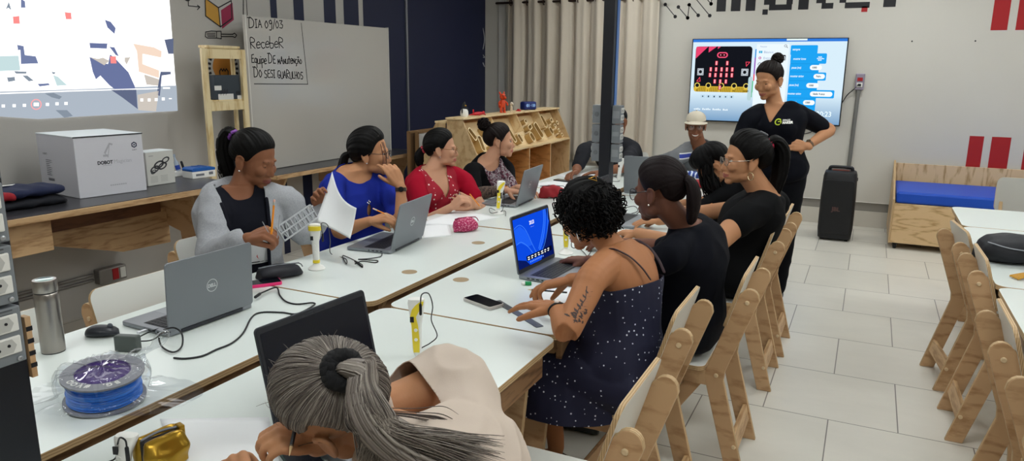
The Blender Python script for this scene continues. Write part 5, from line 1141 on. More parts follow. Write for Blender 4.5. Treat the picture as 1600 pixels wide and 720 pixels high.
def cup(y, s, w, h, rot=0, dpt=.065):
    P = rrect(w, h, min(w, h)*.32, 4); Pi = rrect(w-.018, h-.018, min(w, h)*.24, 4); c, sn = cos(rot), sin(rot); tr = lambda P: [(p[0]*c-p[1]*sn+y, p[0]*sn+p[1]*c+s) for p in P]
    P, Pi = tr(P), tr(Pi); b = B(); n = len(P); O2 = O+nn*.012; U = V((0, 1, 0))
    def ring3(Q, d): return [tuple(O2+U*q[0]+W*q[1]+nn*d) for q in Q]
    b.v = ring3(P, 0)+ring3(P, dpt)+ring3(Pi, dpt)+ring3(Pi, .008)
    for k in range(3):
        for i in range(n): b.f.append((k*n+i, k*n+(i+1) % n, (k+1)*n+(i+1) % n, (k+1)*n+i)); b.m.append(1 if k == 1 else 0)
    b.f.append(tuple(3*n+i for i in range(n))); b.m.append(0)
    b.build('tray_cup', [mat('cup_side', '#b8975f', .6), mat('cup_rim', '#f2dfb4', .5)], t, True)
for (u_, s, w, h, r) in ((.06, .22, .06, .17, .5), (.10, .12, .06, .2, -.1), (.30, .2, .07, .2, .4), (.40, .15, .06, .22, .35), (.47, .1, .06, .13, .35), (.60, .27, .06, .06, .3), (.62, .20, .09, .07, .3), (.60, .09, .08, .13, .35), (.70, .15, .09, .24, .35), (.80, .24, .09, .19, .4), (.845, .12, .07, .12, .3), (.90, .24, .07, .06, .3), (.915, .17, .06, .05, .3), (.94, .11, .05, .05, .3), (.96, .2, .05, .06, .3), (.955, .05, .06, .05, .3), (.20, .07, .10, .07, .2), (.18, .24, .05, .1, .2)):
    cup(ya+(yb-ya)*u_, s*.98+.01, w*1.1, h*.78, r)
B().prism([(xk-.30, 0), (xk-.02, 0), (xk-.02, 1.14), (xk-.12, 1.14), (xk-.30, .84)], ya-.0, ya+.018, (0, 0, 0), (1, 0, 0), (0, 0, 1), (0, 1, 0), 0, 1).build('rear_panel', [M_dend, M_plyy], t, True, bevel=.002)
B().box((xk-.07, (ya+yb)/2, 1.148), (.12, yb-ya, .016)).build('rear_top', M_dl, t, True)
# toys on the display desk
zt2 = zt+.0152
def top_at(X, Y): p = atz(X, Y, zt2); p.x = max(xk+.05, min(xt-.035, p.x)); return V((p.x, max(ya+.05, min(yb-.06, p.y)), zt2))
def toyspot(frac): return V(((xk+xt)/2+.01, ya+(yb-ya)*frac, zt2))
t = thing('toy_penguin', 'small black and white penguin toy at the left end of the display desk', 'toy', tuple(toyspot(.07)), -.3)
B().rings([(V((0, 0, 0)), V((.030, 0, 0)), V((0, .028, 0))), (V((0, 0, .02)), V((.040, 0, 0)), V((0, .036, 0))), (V((0, 0, .05)), V((.036, 0, 0)), V((0, .033, 0))), (V((0, 0, .075)), V((.024, 0, 0)), V((0, .022, 0)))], 20).build('white_body', M_pw, t, smooth=True)
b = B(); b.rings([(V((-.006, .006, .045)), V((.034, 0, 0)), V((0, .032, 0))), (V((0, .002, .075)), V((.027, 0, 0)), V((0, .025, 0))), (V((0, 0, .10)), V((.022, 0, 0)), V((0, .021, 0))), (V((0, 0, .125)), V((.010, 0, 0)), V((0, .01, 0))), (V((0, .0, .14)), V((.002, 0, 0)), V((0, .002, 0)))], 18); 
for s in (-1, 1): b.ell((.01, s*.036, .055), (.006, 0, 0), (0, .007, 0), (0, 0, .026), 10, 6)
b.build('black_head', M_black, t, smooth=True); B().lathe([(.007, 0), (.001, .018)], (.02, -.004, .10), 10, axis=(1, -.2, 0)).build('beak', mat('ochre', '#c79227', .5), t)
t = thing('toy_lizard', 'flat red jointed lizard toy lying on the display desk', 'toy', tuple(toyspot(.19)), 1.45)
b = B(); b.tube([(-.09, 0, .012), (-.05, .006, .014), (0, -.004, .016), (.04, .004, .016), (.07, 0, .018)], [.008, .014, .018, .016, .012], 10, 4)
for x, s in ((-.05, 1), (-.05, -1), (.04, 1), (.04, -1)): b.tube([(x, 0, .012), (x+.01, s*.026, .012), (x+.022, s*.036, .006)], .006, 8, 3)
b.ball((.082, 0, .02), .016); b.tube([(-.09, 0, .012), (-.12, .01, .01), (-.14, -.005, .01)], [.007, .005, .003], 8, 3); b.build('body', mat('toy_red', '#c3202a', .4), t, smooth=True)
b = B(); b.tube([(-.075, .0, .02), (-.078, 0, .05)], .007, 8, 1); b.build('crest', mat('toy_red', '#c3202a', .4), t)
t = thing('toy_figure', 'orange plastic standing animal figure on the display desk', 'toy', tuple(toyspot(.42)), -.6)
b = B(); b.rings([(V((0, 0, .05)), V((.030, 0, 0)), V((0, .026, 0))), (V((0, 0, .09)), V((.034, 0, 0)), V((0, .030, 0))), (V((0, 0, .125)), V((.022, 0, 0)), V((0, .02, 0)))], 18)
b.ball((.006, 0, .155), .032); b.tube([(.02, 0, .150), (.055, 0, .146)], [.018, .013], 12, 1); b.tube([(-.01, .018, .178), (-.015, .024, .195)], .009, 8, 1); b.tube([(-.01, -.018, .178), (-.015, -.024, .195)], .009, 8, 1)
for s in (-1, 1): b.tube([(0, s*.016, .06), (.006, s*.018, .03), (0, s*.018, .008), (.018, s*.018, .006)], [.015, .013, .012, .011], 10, 3); b.tube([(0, s*.026, .112), (.012, s*.046, .09), (.028, s*.042, .075)], .009, 8, 3)
b.tube([(-.025, 0, .06), (-.06, 0, .05), (-.07, 0, .075)], [.012, .009, .005], 8, 4); b.build('body', mat('toy_orange', '#d9491f', .4), t, smooth=True)
b = B()
for s in (-1, 1): b.ball((.032, s*.012, .165), .006)
b.build('eye', M_black, t)
t = thing('toy_figure', 'tiny cream plastic animal figure between the orange figure and the blue device', 'toy', tuple(toyspot(.51)), -.6)
b = B(); b.ell((0, 0, .04), (.018, 0, 0), (0, .014, 0), (0, 0, .026)); b.ball((.008, 0, .078), .019); b.tube([(.016, 0, .075), (.036, 0, .072)], [.01, .007], 8, 1)
for s in (-1, 1): b.tube([(.004, s*.008, .03), (.006, s*.01, .004)], .006, 8, 1)
b.build('body', mat('toy_cream', '#e2d3bb', .5), t, smooth=True)
t = thing('toy_block', 'tiny red plastic piece in front of the blue device', 'toy', tuple(toyspot(.57)+V((.02, 0, 0))), .2)
B().prism([(-.02, 0), (.02, 0), (.014, .02), (-.008, .024)], -.012, .012, (0, 0, 0), (1, 0, 0), (0, 0, 1), (0, 1, 0)).box((.0, 0, .004), (.05, .03, .008)).build('body', mat('toy_red', '#c3202a', .4), t, bevel=.002)
t = thing('toy_robot', 'dark blue block shaped device with two pale round eyes on the display desk', 'toy', tuple(toyspot(.70)), 1.05)
B().box((0, 0, .045), (.16, .09, .085)).build('case', mat('robot_blue', '#15286e', .35), t, bevel=.016)
b = B(); [b.prism(circ(.017, 16, x, .048), 0, .003, (0, -.045, 0), (1, 0, 0), (0, 0, 1), (0, -1, 0)) for x in (-.042, .042)]
for s in (-1, 1):
    for q in line2([(s*.020, .062), (s*.010, .048), (s*.020, .034)], .006): b.prism(q, 0, .002, (0, -.0455, 0), (1, 0, 0), (0, 0, 1), (0, -1, 0))
b.build('eye', mat('robot_eye', '#8fb4e8', .3), t)
for s in (-1, 1): B().box((s*.05, 0, .004), (.03, .08, .008)).build('foot', M_rub, t)
# ================================================================ PEOPLE
def D(X, Y, d): return EYE + ray(X, Y)*d
def skin_mat(name, col): return mat(name, col, .6, var=.06, vscale=14, bump=.05, bscale=220, sss=.06, spec=.3)
SK = {'brown': ('#8a5a40', '#74382f'), 'dark': ('#5d3a2a', '#6b3630'), 'tan': ('#b98561', '#a05a4c'), 'light': ('#c9977a', '#b0655a'), 'warm': ('#a8714c', '#8f4f42'), 'man': ('#85563e', '#754638'), 'deep': ('#6e4636', '#5f3129')}
def frame(f, up=(0, 0, 1), tilt=0):
    f = V(f).normalized(); l = V(up).cross(f).normalized(); u = f.cross(l).normalized()
    if tilt:
        R = Matrix.Rotation(tilt, 3, f); l = R @ l; u = R @ u
    return l, f, u
def paint(o, cl):
    ca_ = o.data.color_attributes.new('tone', 'FLOAT_COLOR', 'POINT'); ca_.data.foreach_set('color', np.array([lin(c) for c in cl], np.float32).ravel())
def tone_mat(name, rough=.45):
    if name in MC: return MC[name]
    m = mat(name, '#777777', rough, bump=.3, bscale=120); nt = m.node_tree; a = nt.nodes.new('ShaderNodeVertexColor'); a.layer_name = 'tone'; nt.links.new(a.outputs[0], nt.nodes['Principled BSDF'].inputs['Base Color']); return m
class Fig:
    def __init__(s, lab, hip, neck, face, head, hf, skin='tan', w=1.0, dep=1.0, tilt=0, bend=(0, 0, 0), hs=1.0, voxel=.005, bust=1.0, shw=.175, sL=None, sR=None, hup=(0, 0, 1), neckr=.05):
        s.hip, s.neck, s.hc = V(hip), V(neck), V(head); s.w, s.dep, s.hs, s.vox, s.bust = w, dep, hs, voxel, bust
        s.t = thing('person', lab, 'person', (s.hip.x, s.hip.y, 0)); s.b = B()
        s.face = V((face[0], face[1], 0)).normalized(); s.lat = V((0, 0, 1)).cross(s.face)
        s.l, s.f, s.u = frame(hf, hup, tilt); s.bend = V(bend); s.neckr = neckr
        s.skin = skin_mat('skin_'+skin, SK[skin][0]); s.lip = mat('lips_'+skin, SK[skin][1], .4)
        top = s.ax(.86); dz = V((0, 0, .006)); s.S = {'L': V(sL)-dz if sL else top[0]+top[2]*shw, 'R': V(sR)-dz if sR else top[0]-top[2]*shw}; s.arms = {}; s.ar = {}
    def ax(s, k):
        a, c = s.hip, s.neck; m = (a+c)/2+s.bend
        p = a*(1-k)**2+m*2*k*(1-k)+c*k*k; T = ((m-a)*2*(1-k)+(c-m)*2*k).normalized()
        L = (s.lat-T*s.lat.dot(T)).normalized(); return p, T, L, L.cross(T)     # point, tangent, left, forward
    KEYS = [(-.16, .10, .09, 0), (-.10, .155, .12, 0), (0, .178, .132, .0), (.15, .172, .130, .005), (.36, .142, .112, .01), (.52, .148, .113, .012), (.66, .160, .118, .012), (.78, .168, .105, .004), (.88, .155, .082, -.006), (.95, .105, .065, -.01), (1.02, .06, .055, -.005)]
    def torso(s, b, o=0, k0=-1, k1=2, mi=0):
        R = []
        for k, a, d, fo in s.KEYS:
            if k < k0 or k > k1: continue
            p, T, L, Fd = s.ax(max(0, min(1, k))); 
            if k < 0 or k > 1: p = p+T*((k if k < 0 else k-1)*(s.neck-s.hip).length)
            R.append((p+Fd*fo, L*(a*s.w+o), Fd*(d*s.dep+o)))
        # densify
        Q = []
        arr = [np.concatenate([np.array(r[0]), np.array(r[1]), np.array(r[2])]) for r in R]
        for i in range(len(arr)-1):
            p0, p1, p2, p3 = arr[max(i-1, 0)], arr[i], arr[i+1], arr[min(i+2, len(arr)-1)]
            for q in range(4):
                t = q/4; Q.append(.5*((2*p1)+(-p0+p2)*t+(2*p0-5*p1+4*p2-p3)*t*t+(-p0+3*p1-3*p2+p3)*t**3))
        Q.append(arr[-1]); b.rings([(V(q[:3]), V(q[3:6]), V(q[6:9])) for q in Q], 28, mi, power=2.25)
        if s.bust:
            p, T, L, Fd = s.ax(.66); r = .050*s.bust
            for sg in (1, -1): b.ell(p+Fd*(.070*s.dep+.02*s.bust)+L*.070*sg*s.w-T*.015, L*(r*1.25+o), T*(r*1.25+o), Fd*(r*.8+o), 16, 10, mi)
    def arm(s, b, sd, E, W, o=0, upto=2.0, frm=-1, r=1.0, mi=0, puff=1.0):
        """upto: 1 = elbow, 2 = wrist; fractions allowed"""
        S, E, W = s.S[sd], V(E), V(W); sg = 1 if sd == 'L' else -1
        p, T, L, Fd = s.ax(.88); root = p+L*sg*.085*s.w
        r = s.ar.setdefault(sd, r); s.arms[sd] = (E, W); keys = [(-.35, root, .058), (0, S, .050), (.3, S.lerp(E, .3), .046), (.65, S.lerp(E, .65), .041), (1, E, .037), (1.3, E.lerp(W, .3), .037), (1.6, E.lerp(W, .6), .031), (2, W, .0245)]
        P, Rd = [], []
        for i, (k, q, rr) in enumerate(keys):
            if k < frm-.001 and not (i+1 < len(keys) and keys[i+1][0] > frm): continue
            if k > upto:
                k0, q0, r0 = keys[i-1]; f = (upto-k0)/(k-k0)
                if f > .02: P.append(q0.lerp(q, f)); Rd.append((r0+(rr-r0)*f)*r*puff+o)
                break
            P.append(q); Rd.append(rr*r*puff+o)
        b.tube(P, Rd, 16, 4, mi)
    def hand(s, b, sd, W, d, n, curl=(.35, .4, .3), th=(.5, .5, .35), spread=.10, size=1.0, per=None, thc=.3, mi=0):
        """d fingers direction, n palm facing; curl = three joint angles; per = per-finger multipliers"""
        W = V(W); d = V(d).normalized(); n = V(n); n = (n-d*n.dot(d)).normalized()
        S = d.cross(n) if sd == 'L' else n.cross(d)           # towards the thumb
        per = per or (1, 1, 1, 1); z = size
        fl = ((.042, .026, .020), (.046, .029, .021), (.043, .027, .020), (.034, .021, .018)); ko = (.030, .010, -.011, -.031); kd = (.088, .091, .086, .078)
        b.tube([W-d*.02, W+d*.012*z], [.024*z, .022*z], 12, 1, mi, flat=.8, up=n)
        for i in range(4):
            k = W+d*kd[i]*z+S*ko[i]*z-n*(.004 if i in (1, 2) else .0)*z
            b.tube([W+d*.01*z+S*ko[i]*.45*z, W+d*kd[i]*.55*z+S*ko[i]*.85*z, k], [.014*z, .0145*z, .0125*z], 10, 2, mi)
            dd = (d+S*(ko[i]/.03)*spread).normalized(); p = k; pts = [k-dd*.012*z, k]; a = 0
            for j in range(3):
                a += curl[j]*per[i]; v = dd*cos(a)+n*sin(a); p = p+v*fl[i][j]*z; pts.append(p)
            b.tube(pts, [.0105*z, .0098*z, .0090*z, .0082*z, .0068*z], 10, 2, mi)
        t0 = W+d*.022*z+S*.020*z+n*.006*z; v = (d*th[0]+S*th[1]+n*th[2]).normalized(); v2 = (v+d*thc+n*thc*.6).normalized(); v3 = (v2+d*thc*.6-S*thc*.4+n*thc*.4).normalized()
        b.tube([t0-v*.01, t0+v*.038*z, t0+v*.038*z+v2*.032*z, t0+v*.038*z+v2*.032*z+v3*.026*z], [.0165*z, .0135*z, .0115*z, .009*z], 10, 3, mi)
    def H(s, l, f, u): return s.hc+(s.l*l+s.f*f+s.u*u)*s.hs
    def headshape(s, b, mi=0):
        h = s.hs; l, f, u = s.l, s.f, s.u; E_ = lambda c, r, m=None: b.ell(s.H(*c), l*r[0]*h, f*r[1]*h, u*r[2]*h, 20, 14, mi)
        E_((0, -.012, .035), (.0745, .093, .082)); E_((0, .028, -.012), (.063, .066, .082)); E_((0, .034, -.062), (.050, .054, .042)); E_((0, .069, -.092), (.024, .022, .019))
        for sg in (1, -1):
            E_((sg*.036, .066, -.022), (.024, .025, .026)); E_((sg*.024, .0765, .023), (.021, .011, .008))
            E_((sg*.043, .014, -.068), (.014, .032, .022))
            b.ell(s.H(sg*.079, -.010, -.012), (l*.007+f*-.004*sg)*h, f*.019*h, (u*.032+f*-.006)*h, 12, 8, mi)
            b.tube([s.H(sg*.080, .004, .008), s.H(sg*.086, -.008, .020), s.H(sg*.088, -.025, .012), s.H(sg*.086, -.026, -.010), s.H(sg*.082, -.012, -.036), s.H(sg*.079, .0, -.040)], .0052*h, 8, 3, mi)
            b.ball(s.H(sg*.0098, .0915, -.038), .0068*h, mi, 10, 6)
        b.tube([s.H(0, .086, .018), s.H(0, .090, -.004), s.H(0, .099, -.026), s.H(0, .1015, -.034)], [.008*h, .0082*h, .0098*h, .0098*h], 12, 3, mi)
        for (uu, ff, rr) in ((-.0595, .092, .0068), (-.070, .0905, .0078)): b.tube([s.H(.024, ff-.014, uu-.001), s.H(.010, ff, uu+.0005), s.H(-.010, ff, uu+.0005), s.H(-.024, ff-.014, uu-.001)], [.004*h, rr*h, rr*h, .004*h], 10, 3, mi)
        p, T, L, Fd = s.ax(.97); a = p-T*.02; c = s.H(0, -.022, -.055); m = a.lerp(c, .5)
        b.tube([a, m, c, s.H(0, -.018, -.02)], [s.neckr*1.15*h, s.neckr*h, s.neckr*1.02*h, s.neckr*h], 18, 3, mi)
    def relax(s, me, it, cuffs=()):
        a = getv(me).astype(float); w = np.zeros(len(a)); dist = lambda c: np.linalg.norm(a-np.array(c), axis=1)
        P0, P1 = np.array(s.ax(.0)[0]), np.array(s.ax(.95)[0]); ab = P1-P0; t = np.clip((a-P0)@ab/(ab@ab), 0, 1); dt = np.linalg.norm(a-(P0+t[:, None]*ab), axis=1)
        w = np.clip((.26-dt)/.06, 0, 1)
        for sd in 'LR': w = np.maximum(w, np.clip((.17-dist(s.S[sd]))/.06, 0, 1))
        w *= np.clip((dist(s.hc)-.145*s.hs)/.04, 0, 1)
        for sd, (E, W) in s.arms.items():
            w *= np.clip((dist(W)-.21)/.05, 0, 1)
            m = (V(E)+V(W))/2; w *= np.clip((dist(m)-.10)/.05, 0, 1)*np.clip((dist(E)-.05)/.05, 0, 1)
        for c in cuffs: w *= np.clip((dist(c)-.055)/.05, 0, 1)
        o = bpy.data.objects.new('r', me); COL.objects.link(o); vg = o.vertex_groups.new(name='w'); q = (w*8).round().astype(int)
        for k in range(1, 9):
            idx = np.nonzero(q == k)[0].tolist()
            if idx: vg.add(idx, k/8, 'REPLACE')
        md = o.modifiers.new('s', 'SMOOTH'); md.factor = .5; md.iterations = it; md.vertex_group = 'w'
        dg = bpy.context.evaluated_depsgraph_get(); out = bpy.data.meshes.new_from_object(o.evaluated_get(dg)); bpy.data.objects.remove(o); return out
    def finish(s, smooth=5):
        me = remesh(s.b, s.vox, smooth); me = s.relax(me, 22); a = getv(me).astype(float)
        rel = (a-np.array(s.hc))/s.hs; q = np.stack([rel@np.array(s.l), rel@np.array(s.f), rel@np.array(s.u)], 1)
        for sg in (1, -1):      # eye sockets
            d2 = ((q[:, 0]-sg*.031)/.019)**2+((q[:, 2]-.004)/.0125)**2; k = np.exp(-d2*1.2)*(q[:, 1] > .04)
            a -= np.array(s.f)[None]*(k*.0050*s.hs)[:, None]
        k = np.exp(-((q[:, 0])/.026)**2-((q[:, 2]+.0648)/.0028)**2)*(q[:, 1] > .06); a -= np.array(s.f)[None]*(k*.004*s.hs)[:, None]
        setv(me, a)
        def fn(c):
            rel = (c-np.array(s.hc))/s.hs; l, f, u = rel@np.array(s.l), rel@np.array(s.f), rel@np.array(s.u)
            wl = np.abs(l)/.0255
            return ((f > .068) & (wl < 1) & (u < -.0545+(-.006)*wl**2) & (u > -.0775+.009*wl**2)).astype(int)
        setmat(me, fn); me.polygons.foreach_set('use_smooth', [True]*len(me.polygons))
        s.body = link('body', me, [s.skin, s.lip], s.t, True); return s
    def eyes(s, down=0.0, iris='#2a1a12', brow='#19120f', look=(0, 0)):
        h = s.hs; Mw = mat('eye_white', '#d9d3cc', .25)
        for sg in (1, -1):
            c = (sg*.031, .0688, .003)
            b = B(); b.ball(s.H(*c), .0112*h, 0, 16, 10); e = b.build('eyeball', Mw, s.t, True, smooth='all')
            g = V((look[0], 1, look[1]-down*.5)).normalized()
            b = B(); b.ball(s.H(c[0]+g.x*.0078, c[1]+g.y*.0078, c[2]+g.z*.0078), .0056*h, 0, 12, 8); b.build('iris', mat('iris'+iris, iris, .15), e, True, smooth='all')
            # upper lid: part of a slightly larger ball, lowered when looking down
            a0 = radians(28-52*down); b = B(); nn = 12; R_ = .0122
            for k in range(7):
                el = a0+(radians(100)-a0)*k/6
                for i in range(nn+1):
                    az = radians(-80+160*i/nn); b.v.append(tuple(s.H(c[0]+R_*sin(az)*cos(el), c[1]+R_*cos(az)*cos(el), c[2]+R_*sin(el)*1.0-.0016*abs(sin(az))*0)))
            for k in range(6):
                for i in range(nn): q = k*(nn+1)+i; b.f.append((q, q+1, q+nn+2, q+nn+1)); b.m.append(0)
            b.build('eyelid', s.skin, s.t, True, smooth='all')
            b = B(); b.tube([s.H(c[0]+R_*1.02*sin(az)*cos(a0), c[1]+R_*1.02*cos(az)*cos(a0), c[2]+R_*1.02*sin(a0)) for az in [radians(-72+24*i) for i in range(7)]], .0010*h, 6, 2); b.build('eyelashes', mat('lash', '#0e0b0a', .5), s.t, True)
            b = B(); b.tube([s.H(sg*.014, .0835, .020), s.H(sg*.029, .0825, .0255), s.H(sg*.044, .0705, .021)], [.0022*h, .0026*h, .001*h], 8, 4, flat=.6); b.build('eyebrow', mat('brow'+brow, brow, .7), s.t, True, smooth=True)
        return s
    def glasses(s, col='#1b1a1c', r=.0235, metal=.2, thin=.0016, ry=.019, drop=0):
        h = s.hs; b = B(); u0 = .001-drop
        for sg in (1, -1):
            b.tube([s.H(sg*.032+r*cos(a), .1015-.010*abs(cos(a)*.5+sg*.5*0)-.08*max(0, sg*(r*cos(a)))*.35, u0+ry*sin(a)) for a in [2*pi*i/20 for i in range(21)]], thin*h, 6, 1, round=False)
            b.tube([s.H(sg*(.032+r), .093, u0+.006), s.H(sg*.078, .06, .008), s.H(sg*.083, 0, .010), s.H(sg*.084, -.022, -.002)], thin*1.1*h, 6, 3)
        b.tube([s.H(.010, .1035, u0+.004), s.H(0, .108, u0+.007), s.H(-.010, .1035, u0+.004)], thin*h, 6, 2)
        o = b.build('glasses', mat('glasses'+col, col, .3, metal), s.t, True, smooth=True)
        b = B()
        for sg in (1, -1): b.flat([(r*.96*cos(a)+sg*.032, ry*.96*sin(a)+u0) for a in [2*pi*i/20 for i in range(20)]], s.hc+s.f*.099*h, s.l*h, s.u*h)
        b.build('lenses', mat('lens', '#e8eef0', .03, trans=0, alpha=.12, spec=.6), o, True, fixn=False)
        return s
    # ---- clothes
    def top(s, m, o=.010, sleeves=None, k0=-.16, vox=.0065, wr=.004, wsc=14, neck=('crew', .075, .0), smooth=5, cutf=None, arms=None, mats=None, matfn=None, solid=.0025, name='blouse', extra=None, hem=None, puff=1.0, relax=26):
        """sleeves: {'L': fraction}; arms: {'L': (E,W)}"""
        b = B(); s.torso(b, o, k0)
        for sd, fr in (sleeves or {}).items(): s.arm(b, sd, arms[sd][0], arms[sd][1], o*.9, fr, puff=puff)
        if extra: extra(b)
        me = remesh(b, vox, smooth); cuffs = []
        for sd, fr in (sleeves or {}).items():
            E_, W_ = V(arms[sd][0]), V(arms[sd][1]); cuffs.append(s.S[sd].lerp(E_, fr) if fr <= 1 else E_.lerp(W_, fr-1))
        me = s.relax(me, relax, cuffs)
        if wr: wrinkle(me, wr, wsc)
        pn, T, L, Fd = s.ax(.97); pn = np.array(pn); T_, L_, F_ = map(np.array, (T, L, Fd))
        kind, R, drop = neck
        def g(a):
            q = a-pn; t, l, f = q@T_, q@L_, q@F_
            if kind == 'crew': return np.sqrt((l/R)**2+((f-.012)/(R*.95))**2+np.maximum(0, -(t+.035+f*-.30+drop))**2/.0025) - 1 + (t < -.2)*9
            if kind == 'v':
                base = np.sqrt((l/R)**2+((f-.01)/(R*.9))**2+np.maximum(0, -(t+.02))**2/.002) - 1
                vv = np.where(f > .0, np.abs(l)-np.maximum(0, (t+drop))*.52, 1)*12
                return np.minimum(base+(t < -.2)*9, vv)
            if kind == 'wide':
                return np.sqrt((l/(R*1.35))**2+((f-.014)/R)**2+np.maximum(0, -(t+.045+drop+f*-.35))**2/.003) - 1 + (t < -.25)*9
            return np.ones(len(a))
        me = cut(me, g if not cutf else (lambda a: np.minimum(g(a), cutf(a))))
        if matfn: setmat(me, matfn)
        return link(name, me, mats or m, s.t, True, solid=solid)
    def legs(s, m, knees=None, ankles=None, spread=.10, r=1.0, name='trousers', shoes='#20201f', upto=None, skirt=False, vox=.009):
        kn = knees or {sd: s.hip+s.face*.41+s.lat*(spread*1.1*sg)+V((0, 0, -.035)) for sd, sg in (('L', 1), ('R', -1))}
        an = ankles or {sd: V((kn[sd].x, kn[sd].y, .09))+s.face*-.02 for sd in 'LR'}
        b = B()
        s_ = 0
        for sd, sg in (('L', 1), ('R', -1)):
            h0 = s.hip+s.lat*.085*sg*s.w+V((0, 0, -.01))
            b.tube([h0-s.face*.03, h0.lerp(kn[sd], .5)+V((0, 0, .01)), kn[sd], kn[sd].lerp(an[sd], .4)-s.face*.012, an[sd]], [.098*r, .082*r, .062*r, .055*r, .045*r], 18, 5)
        p, T, L, Fd = s.ax(0); b.ell(s.hip+V((0, 0, .0)), L*.182*s.w, Fd*.138*s.dep, T*.12, 22, 12)
        p2, T2, L2, F2 = s.ax(.16); b.rings([(p-T*.05, L*.175*s.w, Fd*.13*s.dep), (p2, L2*.165*s.w, F2*.128*s.dep)], 24)
        me = remesh(b, vox, 6); wrinkle(me, .004, 12); me.polygons.foreach_set('use_smooth', [True]*len(me.polygons))
        link(name, me, m, s.t, True)
        for sd in 'LR': s.shoe(an[sd], shoes)
        return kn, an
    def shoe(s, a, col, d=None):
        d = (V(d) if d else s.face); L = V((0, 0, 1)).cross(d); a = V((a.x, a.y, 0)); R = []
        for x, w, h in ((-.075, .012, .03), (-.06, .030, .062), (-.02, .034, .075), (.04, .037, .058), (.10, .040, .040), (.15, .034, .030), (.18, .012, .018)):
            R.append((a+d*x+V((0, 0, h/2+.004)), L*w, V((0, 0, h/2))))
        B().rings(R, 18, power=2.8).build('shoe', mat('shoe'+col, col, .5), s.t, True, smooth='all')
    # ---- hair
    HL = [(0, .88, .52), (.34, .83, .48), (.62, .66, .34), (.80, .48, .06), (.90, .30, -.34), (.95, .16, -.40), (.97, .04, .02), (.96, -.16, .08), (.92, -.34, -.34), (.72, -.42, -.78), (.40, -.50, -.98), (0, -.55, -1.02)]
    LOW = [(0, .86, .55), (.34, .80, .50), (.62, .64, .38), (.82, .50, .10), (.93, .34, -.35), (.97, .12, -.65), (.95, -.15, -.75), (.85, -.35, -.85), (.6, -.5, -1.0), (.3, -.58, -1.1), (0, -.6, -1.12)]
    def hairline(s, n, HL=None):
        H = HL or s.HL; pts = H+[(-a, b_, c) for a, b_, c in H[-2:0:-1]]; A = np.array(pts, float); m = len(A); out = []
        for i in range(n):
            t = i*m/n; k = int(t); f = t-k; p0, p1, p2, p3 = A[(k-1) % m], A[k % m], A[(k+1) % m], A[(k+2) % m]
            q = .5*((2*p1)+(-p0+p2)*f+(2*p0-5*p1+4*p2-p3)*f*f+(-p0+3*p1-3*p2+p3)*f**3); out.append(V(q).normalized())
        return out
    def cap(s, m, gather=(0, -.75, .45), vol=.010, n=200, nt=22, ridge=.0022, HL=None, rad=(.079, .098, .088), c0=(0, -.012, .036), name='hair', lift=0, seed=1, flat=None, cols=None, extra=0):
        rnd = random.Random(seed); H = s.hairline(n, HL); g = V(gather).normalized(); b = B(); h = s.hs
        amp = [rnd.uniform(-1, 1) for _ in range(n)]; amp = [(amp[i]+amp[i-1]*.5) for i in range(n)]
        s.hcol = []
        for i, d0 in enumerate(H):
            k_ = max(0, min(1.4, .35-d0.dot(g))); M_ = (d0+g+V((0, -.30, 1.15))*k_*1.1).normalized()
            for j in range(nt+1):
                t = j/nt; tt = t*.985
                d = (d0*(1-tt)**2+M_*(2*tt*(1-tt))+g*tt*tt).normalized()
                off = vol*min(1, t*3.2)**.8*(1-.25*t) - .004*(1-min(1, t*9)) + ridge*amp[i]*min(1, t*4)+lift*sin(pi*min(1, t))
                e = (d.x*(rad[0]+off), d.y*(rad[1]+off), d.z*(rad[2]+off)); b.v.append(tuple(s.H(c0[0]+e[0], c0[1]+e[1], c0[2]+e[2])))
        for i in range(n):
            for j in range(nt): b.f.append((i*(nt+1)+j, i*(nt+1)+j+1, ((i+1) % n)*(nt+1)+j+1, ((i+1) % n)*(nt+1)+j)); b.m.append(0)
        b.f.append(tuple(i*(nt+1)+nt for i in range(n))); b.m.append(0)
        s.gp = s.H(c0[0]+g.x*(rad[0]+vol*.75), c0[1]+g.y*(rad[1]+vol*.75), c0[2]+g.z*(rad[2]+vol*.75)); s.gd = (s.l*g.x+s.f*g.y+s.u*g.z).normalized()
        o = b.build(name, m, s.t, True, smooth='all')
        if cols: paint(o, [cols(i//(nt+1)) for i in range(len(b.v))])
        if extra:
            x = B(); vc = []
            for q in range(extra):
                i = rnd.randrange(n); j0 = rnd.randrange(0, nt-8); j1 = min(nt-1, j0+rnd.randrange(8, 18)); di = rnd.uniform(-2, 2); P = []
                for j in range(j0, j1, 3):
                    k = int(i+di*(j-j0)/8) % n; p = V(b.v[k*(nt+1)+j]); c = s.H(*c0); P.append(p+(p-c).normalized()*(.0005+.002*sin(pi*(j-j0)/(j1-j0))))
                if len(P) < 3: continue
                kk = len(x.v); x.tube(P, [.0002]+[.0007]*(len(P)-2)+[.0002], 4, 2, round=False); vc += [cols(rnd.randrange(n))]*(len(x.v)-kk)
            paint(x.build('fine_strands', m, s.t, True, smooth='all'), vc)
        return o
